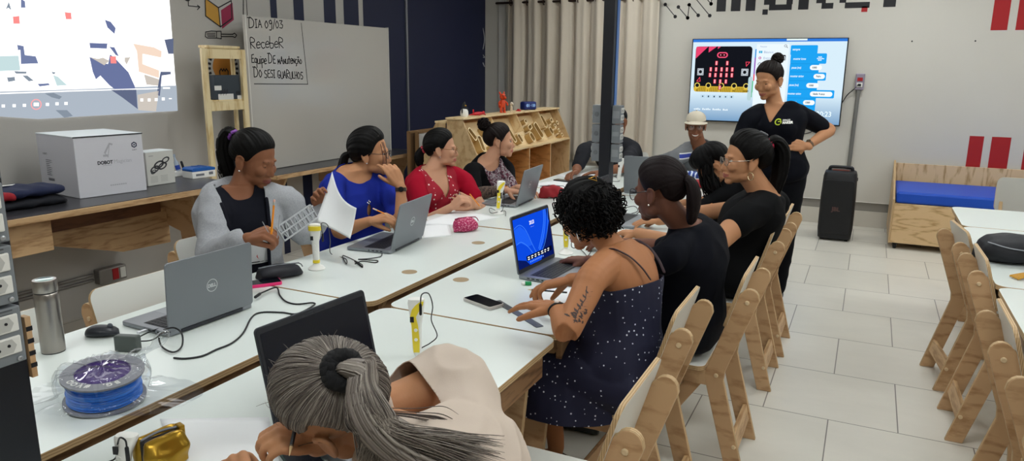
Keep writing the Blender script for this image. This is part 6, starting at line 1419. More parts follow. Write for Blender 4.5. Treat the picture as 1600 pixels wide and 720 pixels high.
    def tress(s, pts, rads, m, n=44, ridge=.16, sub=6, flat=.7, seed=2, name='ponytail', up=(0, 0, 1), parent=None, cols=None):
        rnd = random.Random(seed); am = [rnd.uniform(-1, 1) for _ in range(n)]; Q = catmull([tuple(p)+(r,) for p, r in zip(pts, rads)], sub); P = [V(q[:3]) for q in Q]; b = B()
        a, _ = orth(P[1]-P[0], up); N_ = len(P)
        for i in range(N_):
            T = (P[min(i+1, N_-1)]-P[max(i-1, 0)]).normalized(); a = (a-T*a.dot(T)).normalized(); c = T.cross(a)
            for k in range(n):
                t = 2*pi*k/n; r = max(.0006, Q[i][3])*(1+ridge*am[(k+int(i*.25)) % n]); b.v.append(tuple(P[i]+a*cos(t)*r+c*sin(t)*r*flat))
        for i in range(N_-1):
            for k in range(n): b.f.append((i*n+k, i*n+(k+1) % n, (i+1)*n+(k+1) % n, (i+1)*n+k)); b.m.append(0)
        b.f.append(tuple(range(n))[::-1]); b.m.append(0); b.f.append(tuple((N_-1)*n+k for k in range(n))); b.m.append(0)
        o = b.build(name, m, parent or s.t, True, smooth='all')
        if cols: paint(o, [cols((i % n+int((i//n)*.25)) % n) for i in range(len(b.v))])
        return o
    def strands(s, gens, m, r=.0012, name='loose_strands', n=5, sub=5):
        b = B()
        for P, rr in gens: b.tube(P, [rr]*(len(P)-1)+[rr*.25], n, sub, round=False)
        return b.build(name, m, s.t, True, smooth='all')
    def ring(s, c, axis, R, r, m, name, n=22, wob=0):
        a, d = orth(axis); c = V(c); b = B()
        b.tube([c+(a*cos(2*pi*i/n)+d*sin(2*pi*i/n))*(R+wob*sin(i*2.7)) for i in range(n+1)], r, 9, 1, round=False); return b.build(name, m, s.t, True, smooth='all')
    def earring(s, sd, kind='stud', col='#e6e6ea'):
        sg = 1 if sd == 'L' else -1; m = mat('jewel'+col, col, .2, .9)
        if kind == 'stud': b = B(); b.ball(s.H(sg*.087, .0, -.042), .0045); b.build('earring', m, s.t, True, smooth=True)
        else: s.ring(s.H(sg*.087, .0, -.062), s.l*.4+s.f, .019, .0021, m, 'earring')
    def watch(s, E, W, col='#2b1b17', face='#15161a', k=.9):
        E, W = V(E), V(W); c = E.lerp(W, k); d = (W-E).normalized(); a, u_ = orth(d)
        o = B().lathe([(.0285, -.010), (.0295, -.010), (.0295, .010), (.0285, .010)], c, 26, axis=d).build('watch', mat('strap'+col, col, .5), s.t, True, smooth=True)
        B().lathe([(.014, 0), (.014, .006), (.012, .007)], c+u_*.027, 18, axis=u_).build('watch_case', mat('watchface'+face, face, .2, .4), o, True)
def hairmat(name, col, hi=None, rough=.38):
    if name in MC: return MC[name]
    return mat(name, col, rough+.17, bump=.35, bscale=90, stretch=(1, 1, 1), spec=.16)
HB = hairmat('hair_black', '#070606'); HBr = hairmat('hair_darkbrown', '#1d1312'); HBb = hairmat('hair_soft_black', '#080708', rough=.45)
def cloth(name, col, rough=.85, bs=500, b=.15): return mat(name, col, rough, bump=b, bscale=bs, spec=.15)
NAVY = cloth('navy_tee', '#090b14'); BLK = cloth('black_tee', '#08090c'); JEAN = cloth('dark_trousers', '#0b0c12')
def up_hand(n): return V(n)
# ---------------------------------------------------------------- woman in the red blouse
def red():
    hc = D(690, 233, 4.78); hip = V((-2.56, 4.06, .57)); nk = D(673, 262, 4.76)
    s = Fig('woman with black ponytail, glasses and red heart print blouse sitting at the left table', hip, nk, (.92, -.25), hc, (.90, .42, -.02), 'light', w=1.08, dep=1.05, voxel=.0055, tilt=.0, sR=D(650, 288, 4.62), sL=D(722, 278, 4.86))
    aR = (D(662, 342, 4.56), D(706, 318, 4.50)); aL = (D(748, 318, 4.72), D(741, 318, 4.55))
    aL = (D(757, 330, 4.80), D(742, 321, 4.58)); aR = (D(664, 348, 4.52), D(704, 324, 4.46))
    s.torso(s.b); s.headshape(s.b)
    s.arm(s.b, 'R', *aR); s.hand(s.b, 'R', aR[1], (aR[1]-aR[0])+V((0, 0, .04)), (0, .5, -.8), (.9, .9, .7), (.6, .2, .6))
    s.arm(s.b, 'L', *aL); s.hand(s.b, 'L', aL[1], V((-.25, -.75, .35)), (-.8, .2, .2), (.5, .6, .4), (.5, .6, .2))
    s.finish(); s.eyes(brow='#1b1413'); s.glasses('#8a5a2a', metal=.1)
    W_ = s.ax(.66)[0]
    def dots(N, L, tc):
        v = N.new('ShaderNodeTexVoronoi'); v.inputs['Scale'].default_value = 38; L.new(tc.outputs['Object'], v.inputs['Vector'])
        m = N.new('ShaderNodeMath'); m.operation = 'LESS_THAN'; m.inputs[1].default_value = .21; L.new(v.outputs['Distance'], m.inputs[0]); return m.outputs[0]
    md = ramp_mat('red_dotted', dots, [(.4, '#a30f2a'), (.6, '#f3d5d2')], .8); mr = cloth('red_blouse', '#a30f2a')
    p, T, L, Fd = s.ax(.80); p, T, L, Fd = map(np.array, (p, T, L, Fd))
    def fn(c): q = c-p; t, l, f = q@T, q@L, q@Fd; return ((f > .02) & (np.abs(l) < .13) & (np.abs(l) < (t+.26)*.9) & (t > -.22)).astype(int)
    s.top(mr, .011, {'L': .52, 'R': .52}, arms={'L': aL, 'R': aR}, neck=('v', .075, .17), mats=[mr, md], matfn=fn, wr=.006, wsc=11)
    s.cap(HB, (0, -.88, -.38), vol=.018, n=160); g = s.gp
    s.tress([g-s.gd*.01, g+s.gd*.015, g+s.gd*.035-s.u*.03, g+s.gd*.03-s.u*.08, g+s.gd*.01-s.u*.11], [.022, .030, .040, .034, .012], HB); s.ring(g+s.gd*.008, s.gd, .021, .007, mat('floral_tie', '#b23a48', .6), 'hair_tie')
    s.earring('R')
    s.legs(JEAN)
    pencil('orange pencil held by the woman in the red blouse', D(752, 325, 4.44), D(734, 303, 4.38), eraser=False)
    return s
# ---------------------------------------------------------------- woman in blue
def blue():
    hc = D(580, 240, 4.02); hip = V((-2.58, 3.26, .57)); nk = D(551, 264, 3.99)
    s = Fig('woman with black hair and glasses in a royal blue dress, hand at her chin', hip, nk, (.93, -.30), hc, (.92, .36, -.02), 'tan', w=1.12, dep=1.1, voxel=.005, bust=1.1, sR=D(520, 290, 3.86), sL=D(600, 283, 4.10), hs=1.03)
    eL = D(628, 352, 3.86); wL = D(626, 290, 3.86); eR = D(530, 362, 3.72); wR = D(579, 345, 3.66)
    s.torso(s.b); s.headshape(s.b); s.arm(s.b, 'R', eR, wR); s.hand(s.b, 'R', wR, wR-eR+V((0, 0, -.02)), (-.1, .3, -.9), (.7, .7, .4), (.7, .3, .4))
    s.arm(s.b, 'L', eL, wL); d = D(604, 258, 3.84)-wL; s.hand(s.b, 'L', wL, d+V((0, 0, .02)), (-.6, .6, -.5), (.5, 1.0, .8), (.7, .5, .3), per=(.55, 1, 1.1, 1.1))
    s.finish(); s.eyes(); s.glasses('#2a1c18')
    m = cloth('royal_blue', '#1d2d8f'); pn, T, L, Fd = s.ax(.97); pn, T, L, Fd = map(np.array, (pn, T, L, Fd))
    def key(a): q = a-pn; return np.sqrt(((q@L)/.013)**2+((q@T+.175)/.035)**2)-1+(q@Fd < 0)*9
    dt = s.top(m, .011, {'L': .72, 'R': .55}, arms={'L': (eL, wL), 'R': (eR, wR)}, neck=('wide', .078, .045), cutf=key, wr=.006, wsc=10, name='dress_top')
    # metal clasp at the keyhole
    pt = s.ax(.97); c = pt[0]-pt[1]*.132+pt[3]*.098; bv = bvh(dt, s.t); hit = bv.ray_cast(c+pt[3]*.2-V(s.t.location), -pt[3]); 
    if hit[0]: 
        b = B(); cc = hit[0]+V(s.t.location)
        for k in range(4): b.ball(cc+pt[2]*.008*cos(k*pi/2)+pt[1]*.008*sin(k*pi/2)+pt[3]*.002, .005)
        b.build('clasp', mat('jewel#d8d8dc', '#d8d8dc', .2, .9), s.t, True, smooth=True)
    s.cap(HB, (0, -.86, -.42), vol=.024, n=180, lift=.002, HL=s.LOW); g = s.gp
    s.tress([g-s.gd*.01, g+s.gd*.03, g+s.gd*.05-s.u*.05, g+s.gd*.09-s.u*.08, g+s.gd*.16-s.u*.10], [.022, .03, .034, .026, .01], HB)
    s.strands([([s.H(-.045, .075, .07), s.H(-.052, .092, .02), s.H(-.05, .095, -.05), s.H(-.045, .09, -.11)], .0022), ([s.H(-.05, .07, .07), s.H(-.058, .088, .02), s.H(-.058, .09, -.05), s.H(-.05, .085, -.10)], .0018), ([s.H(-.055, .065, .06), s.H(-.064, .08, .0), s.H(-.062, .08, -.06), s.H(-.055, .08, -.12)], .0018)], mat('hair_auburn', '#3a1512', .4))
    s.watch(eL, wL); s.earring('R', 'stud'); s.legs(cloth('royal_blue', '#1d2d8f'))
    pencil('orange pencil held by the woman in the blue dress', D(606, 336, 3.60), D(588, 328, 3.60))
    return s
# ---------------------------------------------------------------- woman with floral blouse
def floral():
    hc = D(781, 221, 5.28); hip = V((-2.58, 4.86, .57)); nk = D(761, 250, 5.26)
    s = Fig('woman with messy dark bun in a black cardigan and floral blouse at a laptop', hip, nk, (.95, -.1), hc, (.90, .44, -.02), 'light', w=1.1, dep=1.1, voxel=.0055, sR=D(737, 266, 5.12), sL=D(790, 262, 5.40))
    eR = D(742, 302, 4.98); wR = D(792, 297, 4.94); eL = D(800, 300, 5.3); wL = D(812, 293, 5.10)
    s.torso(s.b); s.headshape(s.b); s.arm(s.b, 'R', eR, wR); s.hand(s.b, 'R', wR, (1, .15, -.1), (0, 0, -1)); s.arm(s.b, 'L', eL, wL); s.hand(s.b, 'L', wL, (.9, -.2, -.1), (0, 0, -1)); s.finish(); s.eyes()
    def fl(N, L, tc):
        n = N.new('ShaderNodeTexNoise'); n.inputs['Scale'].default_value = 26; n.inputs['Detail'].default_value = 3; n.inputs['Distortion'].default_value = 2.2; L.new(tc.outputs['Object'], n.inputs['Vector']); return n.outputs['Fac']
    mf = ramp_mat('floral_print', fl, [(.36, '#15131a'), (.45, '#6b2740'), (.5, '#2a2230'), (.55, '#c9bfc4'), (.62, '#4a3242'), (.72, '#8d8a90')], .8)
    p, T, L, Fd = s.ax(.7); p, T, L, Fd = map(np.array, (p, T, L, Fd))
    def fn(c): q = c-p; return ((q@Fd > .02) & (np.abs(q@L) < .095)).astype(int)
    s.top(BLK, .012, {'L': .95, 'R': .8}, arms={'L': (eL, wL), 'R': (eR, wR)}, neck=('wide', .07, .01), mats=[BLK, mf], matfn=fn, wr=.005, wsc=11, name='cardigan')
    b = B(); s.arm(b, 'R', eR, wR, .006, 1.85, .55); b.build('patterned_sleeve', ramp_mat('sleeve_pattern', fl, [(.4, '#3a2d28'), (.5, '#6d5a4c'), (.6, '#2e2522')], .8), s.t, True, smooth=True)
    HBf = hairmat('hair_darkbrown2', '#170f0e'); s.cap(HBf, (0, -.72, .62), vol=.013, n=150, lift=.003); g = s.gp; rnd = random.Random(5)
    b = B(); b.ball(g+s.gd*.028, .036); b.build('hair_bun', HBf, s.t, True, smooth=True)
    ls = []
    for i in range(60):
        a = V((rnd.gauss(0, 1), rnd.gauss(0, 1), rnd.gauss(0, 1))).normalized(); c = a.cross(V((rnd.gauss(0, 1), rnd.gauss(0, 1), rnd.gauss(0, 1)))).normalized(); o = g+s.gd*.03
        ls.append(([o+(a*cos(t)+c*sin(t))*(.034+.008*t) for t in (0, .8, 1.6, 2.4)], .004))
    s.strands(ls, HBf, name='bun_locks'); s.strands([([s.H(-.076, .01, .02), s.H(-.086, .004, -.03), s.H(-.080, .008, -.10), s.H(-.07, .01, -.15)], .0016)], HBf)
    s.legs(JEAN); pencil('orange pencil held by the woman in the floral blouse', D(796, 291, 4.88), D(781, 291, 4.85), eraser=False); return s
# ---------------------------------------------------------------- woman in the grey hoodie
def bvh(o, t):
    me = o.data; v = [p.co.copy() for p in me.vertices]; return bvhtree.BVHTree.FromPolygons(v, [tuple(p.vertices) for p in me.polygons])
def decal(s, garment, build2d, origin, U, W, dr, m, name, off=.003):
    """wrap flat marks on to a garment: build2d -> B in (x,y,0) metres"""
    bv = bvh(garment, s.t); b = build2d; o = V(s.t.location); out = []
    for v in b.v:
        p = V(origin)+V(U)*v[0]+V(W)*v[1]-o; h = bv.ray_cast(p+V(dr)*-.25, V(dr)); q = h[0] if h[0] is not None else p
        out.append(tuple(q+V(U).cross(V(W)).normalized()*0 - V(dr)*off + o))
    b.v = out; return b.build(name, m, s.t, True, fixn=False)
def strip2(b, x0, y0, x1, y1, n=6):
    for i in range(n): b.flat([(x0+(x1-x0)*i/n, y0), (x0+(x1-x0)*(i+1)/n, y0), (x0+(x1-x0)*(i+1)/n, y1), (x0+(x1-x0)*i/n, y1)], (0, 0, 0), (1, 0, 0), (0, 1, 0))
    return b
def hood():
    hc = D(397, 249, 3.28); hip = V((-2.50, 2.36, .57)); nk = D(371, 292, 3.26)
    s = Fig('woman with long black ponytail in a grey hoodie holding a pencil and a paper sheet', hip, nk, (.86, -.50), hc, (.92, .16, -.34), 'brown', w=1.0, dep=1.0, voxel=.0045, sR=D(340, 338, 3.14), sL=D(446, 314, 3.38), hs=1.04, neckr=.046)
    eR = D(332, 402, 3.02); wR = D(388, 372, 2.90); eL = D(476, 362, 3.40); wL = D(509, 330, 3.46)
    s.torso(s.b); s.headshape(s.b); s.arm(s.b, 'R', eR, wR); s.hand(s.b, 'R', wR, D(425, 360, 2.86)-wR, (.2, .5, -.8), (.95, 1.15, .7), (.8, .2, .45), size=1.0); s.arm(s.b, 'L', eL, wL)
    s.hand(s.b, 'L', wL, D(493, 301, 3.42)-wL, (.8, -.5, .1), (.8, .9, .6), (.6, .4, .5), size=.95); s.finish(); s.eyes(down=.9)
    MG = mat('hoodie_grey', '#9a9ca1', .9, var=.25, vscale=160, bump=.2, bscale=300); MT = cloth('tee_ink', '#12131c')
    tee = s.top(MT, .009, {'L': .6, 'R': .6}, arms={'L': (eL, wL), 'R': (eR, wR)}, neck=('crew', .07, .01), wr=.003, name='tee_shirt')
    p, T, L, Fd = s.ax(.6); pp, TT, LL, FF = map(np.array, (p, T, L, Fd))
    def opening(a): q = a-pp; return np.where(q@FF > .0, np.abs(q@LL-.0)-(.078+.09*np.clip(q@TT+.05, 0, 1)), 1)*8
    hd = s.top(MG, .024, {'L': 1.9, 'R': 1.78}, arms={'L': (eL, wL), 'R': (eR, wR)}, neck=('crew', .095, .0), cutf=opening, wr=.009, wsc=10, name='hoodie', solid=.005)
    # hood lying on the back, dark zip edges
    b = B(); pn, T, L, Fd = s.ax(.95)
    for i, (o_, r) in enumerate(((-.03, .038), (-.055, .04), (-.075, .032))):
        b.tube([pn+L*.125+Fd*.045-T*.05, pn+L*.12-Fd*.03+T*.0, pn-Fd*(.075-.01*i)+T*(.02-.03*i), pn-L*.12-Fd*.03+T*.0, pn-L*.125+Fd*.045-T*.05], [.012, r, r*1.25, r, .012], 12, 5)
    me = remesh(b, .006, 6); wrinkle(me, .006, 14); link('hood', me, MG, s.t, True)
    for sg in (1, -1):
        b = B(); bv = bvh(hd, s.t); pts = []
        for k in range(12):
            t = .16-.38*k/11; l = sg*(.082+.09*max(0, t+.05)); o = p+T*t+L*l; h = bv.ray_cast(o+Fd*.3-V(s.t.location), -Fd)
            if h[0] is not None and (h[0]+V(s.t.location)-o).length < .25: pts.append(h[0]+V(s.t.location)+Fd*.007)
        if len(pts) > 3: b.tube(pts, .0075, 6, 2, flat=.6); b.build('zip_edge', MT, s.t, True, smooth=True)
    # printed bottle label on the tee
    U = -L if (L.dot(RT) < 0) else L; U = U.normalized(); Wv = T; o = s.ax(.40)[0]+U*.045+T*.045; b = B(); strip2(b, -.062, -.06, .055, .062)
    decal(s, tee, b, o, U, Wv, -Fd, mat('print_white', '#cfd0d2', .7), 'label_print', .004)
    b = B(); put_text(b, 'Familia', (-.050, .002, 0), (1, 0, 0), (0, 1, 0), .036, width=.095, shear=.25, bold=.0006)
    for y in (-.052, .052): strip2(b, -.056, y-.002, .049, y+.002)
    decal(s, tee, b, o, U, Wv, -Fd, MT, 'label_lettering', .0052)
    b = B(); P = [(0.016*sin(t)**3, (.013*cos(t)-.005*cos(2*t)-.002*cos(3*t)-.001*cos(4*t))-.030) for t in [2*pi*i/24 for i in range(24)]]; b.flat(P, (0, 0, 0), (1, 0, 0), (0, 1, 0)); decal(s, tee, b, o, U, Wv, -Fd, mat('heart_red', '#c22b28', .7), 'heart_print', .0055)
    s.cap(HB, (0, -.95, .22), vol=.011, n=200); g = s.gp
    dn = V((0, 0, -1)); s.tress([g-s.gd*.012, g+s.gd*.03+s.u*.005, g+s.gd*.06+dn*.05, g+s.gd*.065+dn*.13, g+s.gd*.045+dn*.20, g+s.gd*.02+dn*.26], [.016, .032, .043, .042, .032, .006], HB, ridge=.2)
    rnd = random.Random(3); s.strands([([g+s.gd*.05+dn*.1, g+s.gd*(.05+rnd.uniform(0, .05))+dn*.2+s.l*rnd.uniform(-.04, .04), g+s.gd*rnd.uniform(.02, .09)+dn*rnd.uniform(.24, .30)+s.l*rnd.uniform(-.05, .05)], .0016) for _ in range(40)], HB)
    s.ring(g+s.gd*.012, s.gd, .022, .0075, mat('purple_tie', '#7a3f9a', .5), 'hair_tie', wob=.003); s.earring('R'); s.ring(wR+(D(425, 362, 2.86)-wR).normalized()*.115+V((0, 0, .01)), (D(425, 362, 2.86)-wR), .0095, .0016, mat('ring_gold', '#d0a24a', .2, .9), 'finger_ring'); s.legs(JEAN)
    pencil('orange pencil with eraser held upright by the woman in the hoodie', D(424, 366, 2.80), D(428, 319, 2.80), .0042, body='#ee8f1c', tip=False)
    pencil('thin grey needle held in the hand of the woman in the hoodie', D(433, 372, 2.80), D(437, 336, 2.82), .0016, '#8c8f96', False, False, 'needle')
    pencil('thin grey needle resting against the tee of the woman in the hoodie', D(420, 364, 2.86), D(410, 346, 2.86), .0016, '#8c8f96', False, False, 'needle')
    return s
def hood_props():
    # openwork plastic strip and the paper she waves
    A0, A1 = D(438, 366, 2.90), D(490, 330, 3.12); d = (A1-A0).normalized(); Wv = (UP*.9+RT*-.35); Wv = (Wv-d*Wv.dot(d)).normalized(); n = d.cross(Wv); L = (A1-A0).length
    t = thing('plastic_lattice', 'clear grey openwork plastic strip held by the woman in the hoodie', 'stencil', tuple((A0+A1)/2)); b = B(); M = Matrix((d, Wv, n)).transposed(); h = .062
    for y in (-h/2, h/2, 0): b.box(A0+d*L/2+Wv*y, (L, .006, .008), M=M)
    for i in range(9): b.box(A0+d*L*i/8, (.005, h, .008), M=M)
    for i in range(8): b.tube([A0+d*L*i/8-Wv*h/2*(1 if i % 2 else -1), A0+d*L*(i+1)/8+Wv*h/2*(1 if i % 2 else -1)], .003, 6, 1)
    b.build('frame', mat('grey_clear', '#a9adb1', .3, alpha=.9), t, True)
    P = [D(519, 268, 3.40), D(557, 325, 3.22), D(547, 373, 3.20), D(493, 346, 3.34)]; c = sum(P, V())/4; n = 14; b = B()
    for j in range(n+1):
        for i in range(n+1):
            u_, v_ = i/n, j/n; p = (P[0]*(1-u_)+P[1]*u_)*(1-v_)+(P[3]*(1-u_)+P[2]*u_)*v_
            p = p-(RT*.018+UP*.03)*sin(pi*u_)*(1-v_)+FW*.02*sin(pi*u_)+FW*.01*sin(3*v_); b.v.append(tuple(p-c))
    for j in range(n):
        for i in range(n): k = j*(n+1)+i; b.f.append((k, k+1, k+n+2, k+n+1)); b.m.append(0)
    o = b.build('paper_sheet', M_pap, smooth='all', solid=.0006); o.location = c; tag(o, 'white sheet of paper held up by the woman in the hoodie', 'paper')
# ---------------------------------------------------------------- curly haired woman in the dotted dress
def curly():
    hc = D(918, 337, 2.62); hip = V((-.72, 2.40, .575)); nk = D(961, 384, 2.60)
    s = Fig('woman with short black curls in a navy dotted strap dress writing at the right table', hip, nk, (-.98, .05), hc, (-.93, .22, -.40), 'warm', w=1.05, dep=1.08, voxel=.0042, sL=D(926, 432, 2.36), sR=D(1003, 402, 2.74), bend=(.06, 0, .02), bust=.9, neckr=.047, hs=1.0)
    eL = D(886, 518, 2.20); wL = D(869, 481, 2.30); eR = D(930, 440, 2.68); wR = D(892, 437, 2.55)
    s.torso(s.b); s.headshape(s.b); s.arm(s.b, 'L', eL, wL, r=1.05); s.hand(s.b, 'L', wL, V((-.9, .35, -.12)), (0.0, .0, -1), (.15, .2, .1), (.4, .8, .1), spread=.22); s.arm(s.b, 'R', eR, wR)
    s.hand(s.b, 'R', wR, V((-.95, -.25, -.28)), (.0, -.1, -1), (.35, .8, .5), (.6, .4, .5), per=(.5, 1, 1.1, 1.15)); s.finish(); s.eyes(down=.7)
    def dots(N, L, tc):
        v = N.new('ShaderNodeTexVoronoi'); v.inputs['Scale'].default_value = 50; v.inputs['Randomness'].default_value = .5; L.new(tc.outputs['Object'], v.inputs['Vector'])
        m = N.new('ShaderNodeMath'); m.operation = 'LESS_THAN'; m.inputs[1].default_value = .15; L.new(v.outputs['Distance'], m.inputs[0]); return m.outputs[0]
    md = ramp_mat('navy_dotted', dots, [(.4, '#0f1130'), (.6, '#d5d8e6')], .8)
    # dress: bodice cut across the back, flowing skirt over the thighs to mid calf
    b = B(); s.torso(b, .012); kn = {'L': V((-1.10, 2.27, .575)), 'R': V((-1.12, 2.50, .575))}; an = {'L': V((-1.12, 2.24, .10)), 'R': V((-1.02, 2.55, .10))}
    f = s.face; hL = hip
    b.rings([(hip+V((.10, 0, -.03)), V((0, .20, 0)), V((0, 0, .125))), (hip+V((-.05, 0, -.01)), V((0, .215, 0)), V((0, 0, .13))), (hip+V((-.20, 0, .0)), V((0, .22, 0)), V((0, 0, .105))), (hip+V((-.36, 0, .005)), V((0, .21, 0)), V((0, 0, .09))), (hip+V((-.44, 0, -.03)), V((0, .19, 0)), V((0, 0, .06)))], 26)
    # hanging part of the skirt
    b.rings([(hip+V((-.20, -.02, .02)), V((.235, 0, 0)), V((0, .20, 0))), (hip+V((-.18, -.03, -.14)), V((.25, 0, 0)), V((0, .225, 0))), (hip+V((-.15, -.04, -.28)), V((.245, 0, 0)), V((0, .235, 0))), (hip+V((-.13, -.04, -.42)), V((.23, 0, 0)), V((0, .235, 0)))], 30)
    me = remesh(b, .0065, 6); wrinkle(me, .010, 7, (1, 1, .35))
    pn, T, L, Fd = s.ax(.70); pn, T, L, Fd = map(np.array, (pn, T, L, Fd))
    def g(a): q = a-pn; return np.minimum(.0-(q@T)+.10*np.clip(q@Fd, -.02, .12)*6*.5, a[:, 2]-(hip.z-.15-.02*np.sin(a[:, 0]*30)*0))
    me = cut(me, g); link('dress', me, md, s.t, True, solid=.002)
    for sg in (1, -1):
        b = B(); p0, T0, L0, F0 = s.ax(.72); p1, T1, L1, F1 = s.ax(.93); p2, T2, L2, F2 = s.ax(.80)
        b.tube([p0-F0*(.118*s.dep)+L0*.075*sg, s.ax(.82)[0]-s.ax(.82)[3]*.108+L0*.090*sg, p1-F1*.072+L1*.105*sg, p1+T1*.028-F1*.01+L1*.110*sg, p2+F2*.10+L2*.085*sg], .0065, 8, 5, flat=.45); b.build('strap', mat('strap_maroon', '#2a0f18', .6), s.t, True, smooth=True)
    b = B()
    for sd in 'LR': k_ = kn[sd]; b.tube([k_+V((.16, 0, .0)), k_+V((.0, 0, -.005)), k_.lerp(an[sd], .35)+V((.018, 0, 0)), an[sd], V((an[sd].x-.06, an[sd].y, .045))], [.062, .053, .050, .034, .03], 16, 5)
    lm = remesh(b, .007, 4); link('bare_legs', lm, s.skin, s.t, True)
    # arm tattoo: leaf spray wrapped round the upper arm
    E0, S0 = eL, s.S['L']; ax = (E0-S0).normalized(); out = (-FW - ax*(-FW).dot(ax)).normalized(); sd = ax.cross(out); c = S0.lerp(E0, .66); b = B(); rnd = random.Random(8)
    for q in line2([(0, -.07), (.004, -.02), (.0, .03), (.01, .075)], .002): b.flat(q, (0, 0, 0), (1, 0, 0), (0, 1, 0))
    for i in range(13):
        y = -.065+i*.0105; sg = 1 if i % 2 else -1; a = radians(40); L_ = .022-.0009*i
        b.flat([(0, y), (sg*L_*.4*cos(a)-.003, y+L_*.5), (sg*L_*cos(a), y+L_*sin(a)+.003), (sg*L_*.6*cos(a)+.002, y+L_*.25)], (0, 0, 0), (1, 0, 0), (0, 1, 0))
    for i in range(16):
        y = -.07+rnd.uniform(0, .07); x = rnd.uniform(-.018, .018); a = rnd.uniform(0, 6.28); b.flat([(x, y), (x+.008*cos(a)-.003*sin(a), y+.008*sin(a)+.003*cos(a)), (x+.014*cos(a), y+.014*sin(a)), (x+.008*cos(a)+.003*sin(a), y+.008*sin(a)-.003*cos(a))], (0, 0, 0), (1, 0, 0), (0, 1, 0))
    for k in range(4): b.flat([(.012*cos(k*1.57+u)*r-.002, -.045+.012*sin(k*1.57+u)*r) for u, r in ((0, .25), (.4, 1), (.8, 1.1), (1.2, 1))], (0, 0, 0), (1, 0, 0), (0, 1, 0))
    b.v = [(v[0]*1.35, v[1]*1.0, 0) for v in b.v]; decal(s, s.body, b, c, sd, -ax, -out, mat('tattoo_ink', '#3d2a24', .6), 'arm_tattoo', .0012)
    p1, T1, L1, F1 = s.ax(.86); b = B()
    for i in range(9): b.flat([(.004*(i % 3)-.006, -.05+.011*i), (.012+.003*(i % 2), -.046+.011*i), (.006, -.038+.011*i)], (0, 0, 0), (1, 0, 0), (0, 1, 0))
    decal(s, s.body, b, p1-L1*.10-T1*.02, -L1, T1, F1, mat('tattoo_ink', '#3d2a24', .6), 'back_tattoo', .0012)
    # curls
    base = s.cap(HBb, (0, -.5, .3), vol=.018, n=90, ridge=.004); rnd = random.Random(11); b = B(); HLs = s.hairline(60); N = 860
    for i in range(N):
        if i < 240: d = HLs[i % 60].copy(); d = (d+V((0, -.25, .5))*rnd.uniform(0, .7)).normalized()
        else:
            while True:
                d = V((rnd.gauss(0, 1), rnd.gauss(0, 1), rnd.gauss(0, 1))).normalized()
                if (d.z > -.55 or (d.y < -.1 and d.z > -.9)) and not (d.y > .55 and d.z < .55) and not (d.y > .15 and d.z < -.0): break
        p = s.H(d.x*.092, -.016+d.y*.110, .030+d.z*.090); out = (s.l*d.x+s.f*d.y+s.u*d.z).normalized(); dn = V((0, 0, -1)); t_ = (dn-out*dn.dot(out)*.8+V((rnd.uniform(-.4, .4), rnd.uniform(-.4, .4), 0))).normalized()
        front = max(0, d.y); Lc = rnd.uniform(.04, .075)*(1-.35*front); Rc = rnd.uniform(.005, .0095); a, c = orth(t_); ph = rnd.uniform(0, 6.28); tr = rnd.uniform(1.6, 2.6); n_ = 14
        b.tube([p+out*(.003+(.004+.008*max(0, -d.z+.3))*sin(pi*k/n_))+t_*Lc*k/n_+(a*cos(ph+k/n_*tr*6.28)+c*sin(ph+k/n_*tr*6.28))*Rc*(.5+.5*k/n_) for k in range(n_+1)], [.0024]*n_+[.0010], 5, 1, round=False)
    b.build('curls', HBb, s.t, True, smooth='all')
    c = s.H(.028, -.085, .105); b = B(); o_ = (s.l*.3-s.f*.6+s.u*.7).normalized(); a, d_ = orth(o_); R3 = [c+o_*.014+(a*cos(k)+d_*sin(k))*.017 for k in (0, 2.1, 4.2, 6.283)]
    b.tube(R3, .0022, 8, 1); b.build('hair_clip', mat('ring_gold', '#d0a24a', .2, .9), s.t, True, smooth=True)
    s.earring('L', 'hoop'); d_ = (wL-eL).normalized(); s.ring(wL-d_*.012, d_, .0275, .0042, mat('bracelet_black', '#14141a', .4), 'bracelet'); b = B(); b.ball(wL-d_*.012+V((.0, -.004, .028)), .0085); b.build('bracelet_charm', mat('pearl', '#e9dfd8', .2), s.t, True, smooth=True)
    b = B()
    return s, kn, an
def lower_legs(s, kn, an, shoes):
    for sd in 'LR': s.shoe(an[sd], shoes)
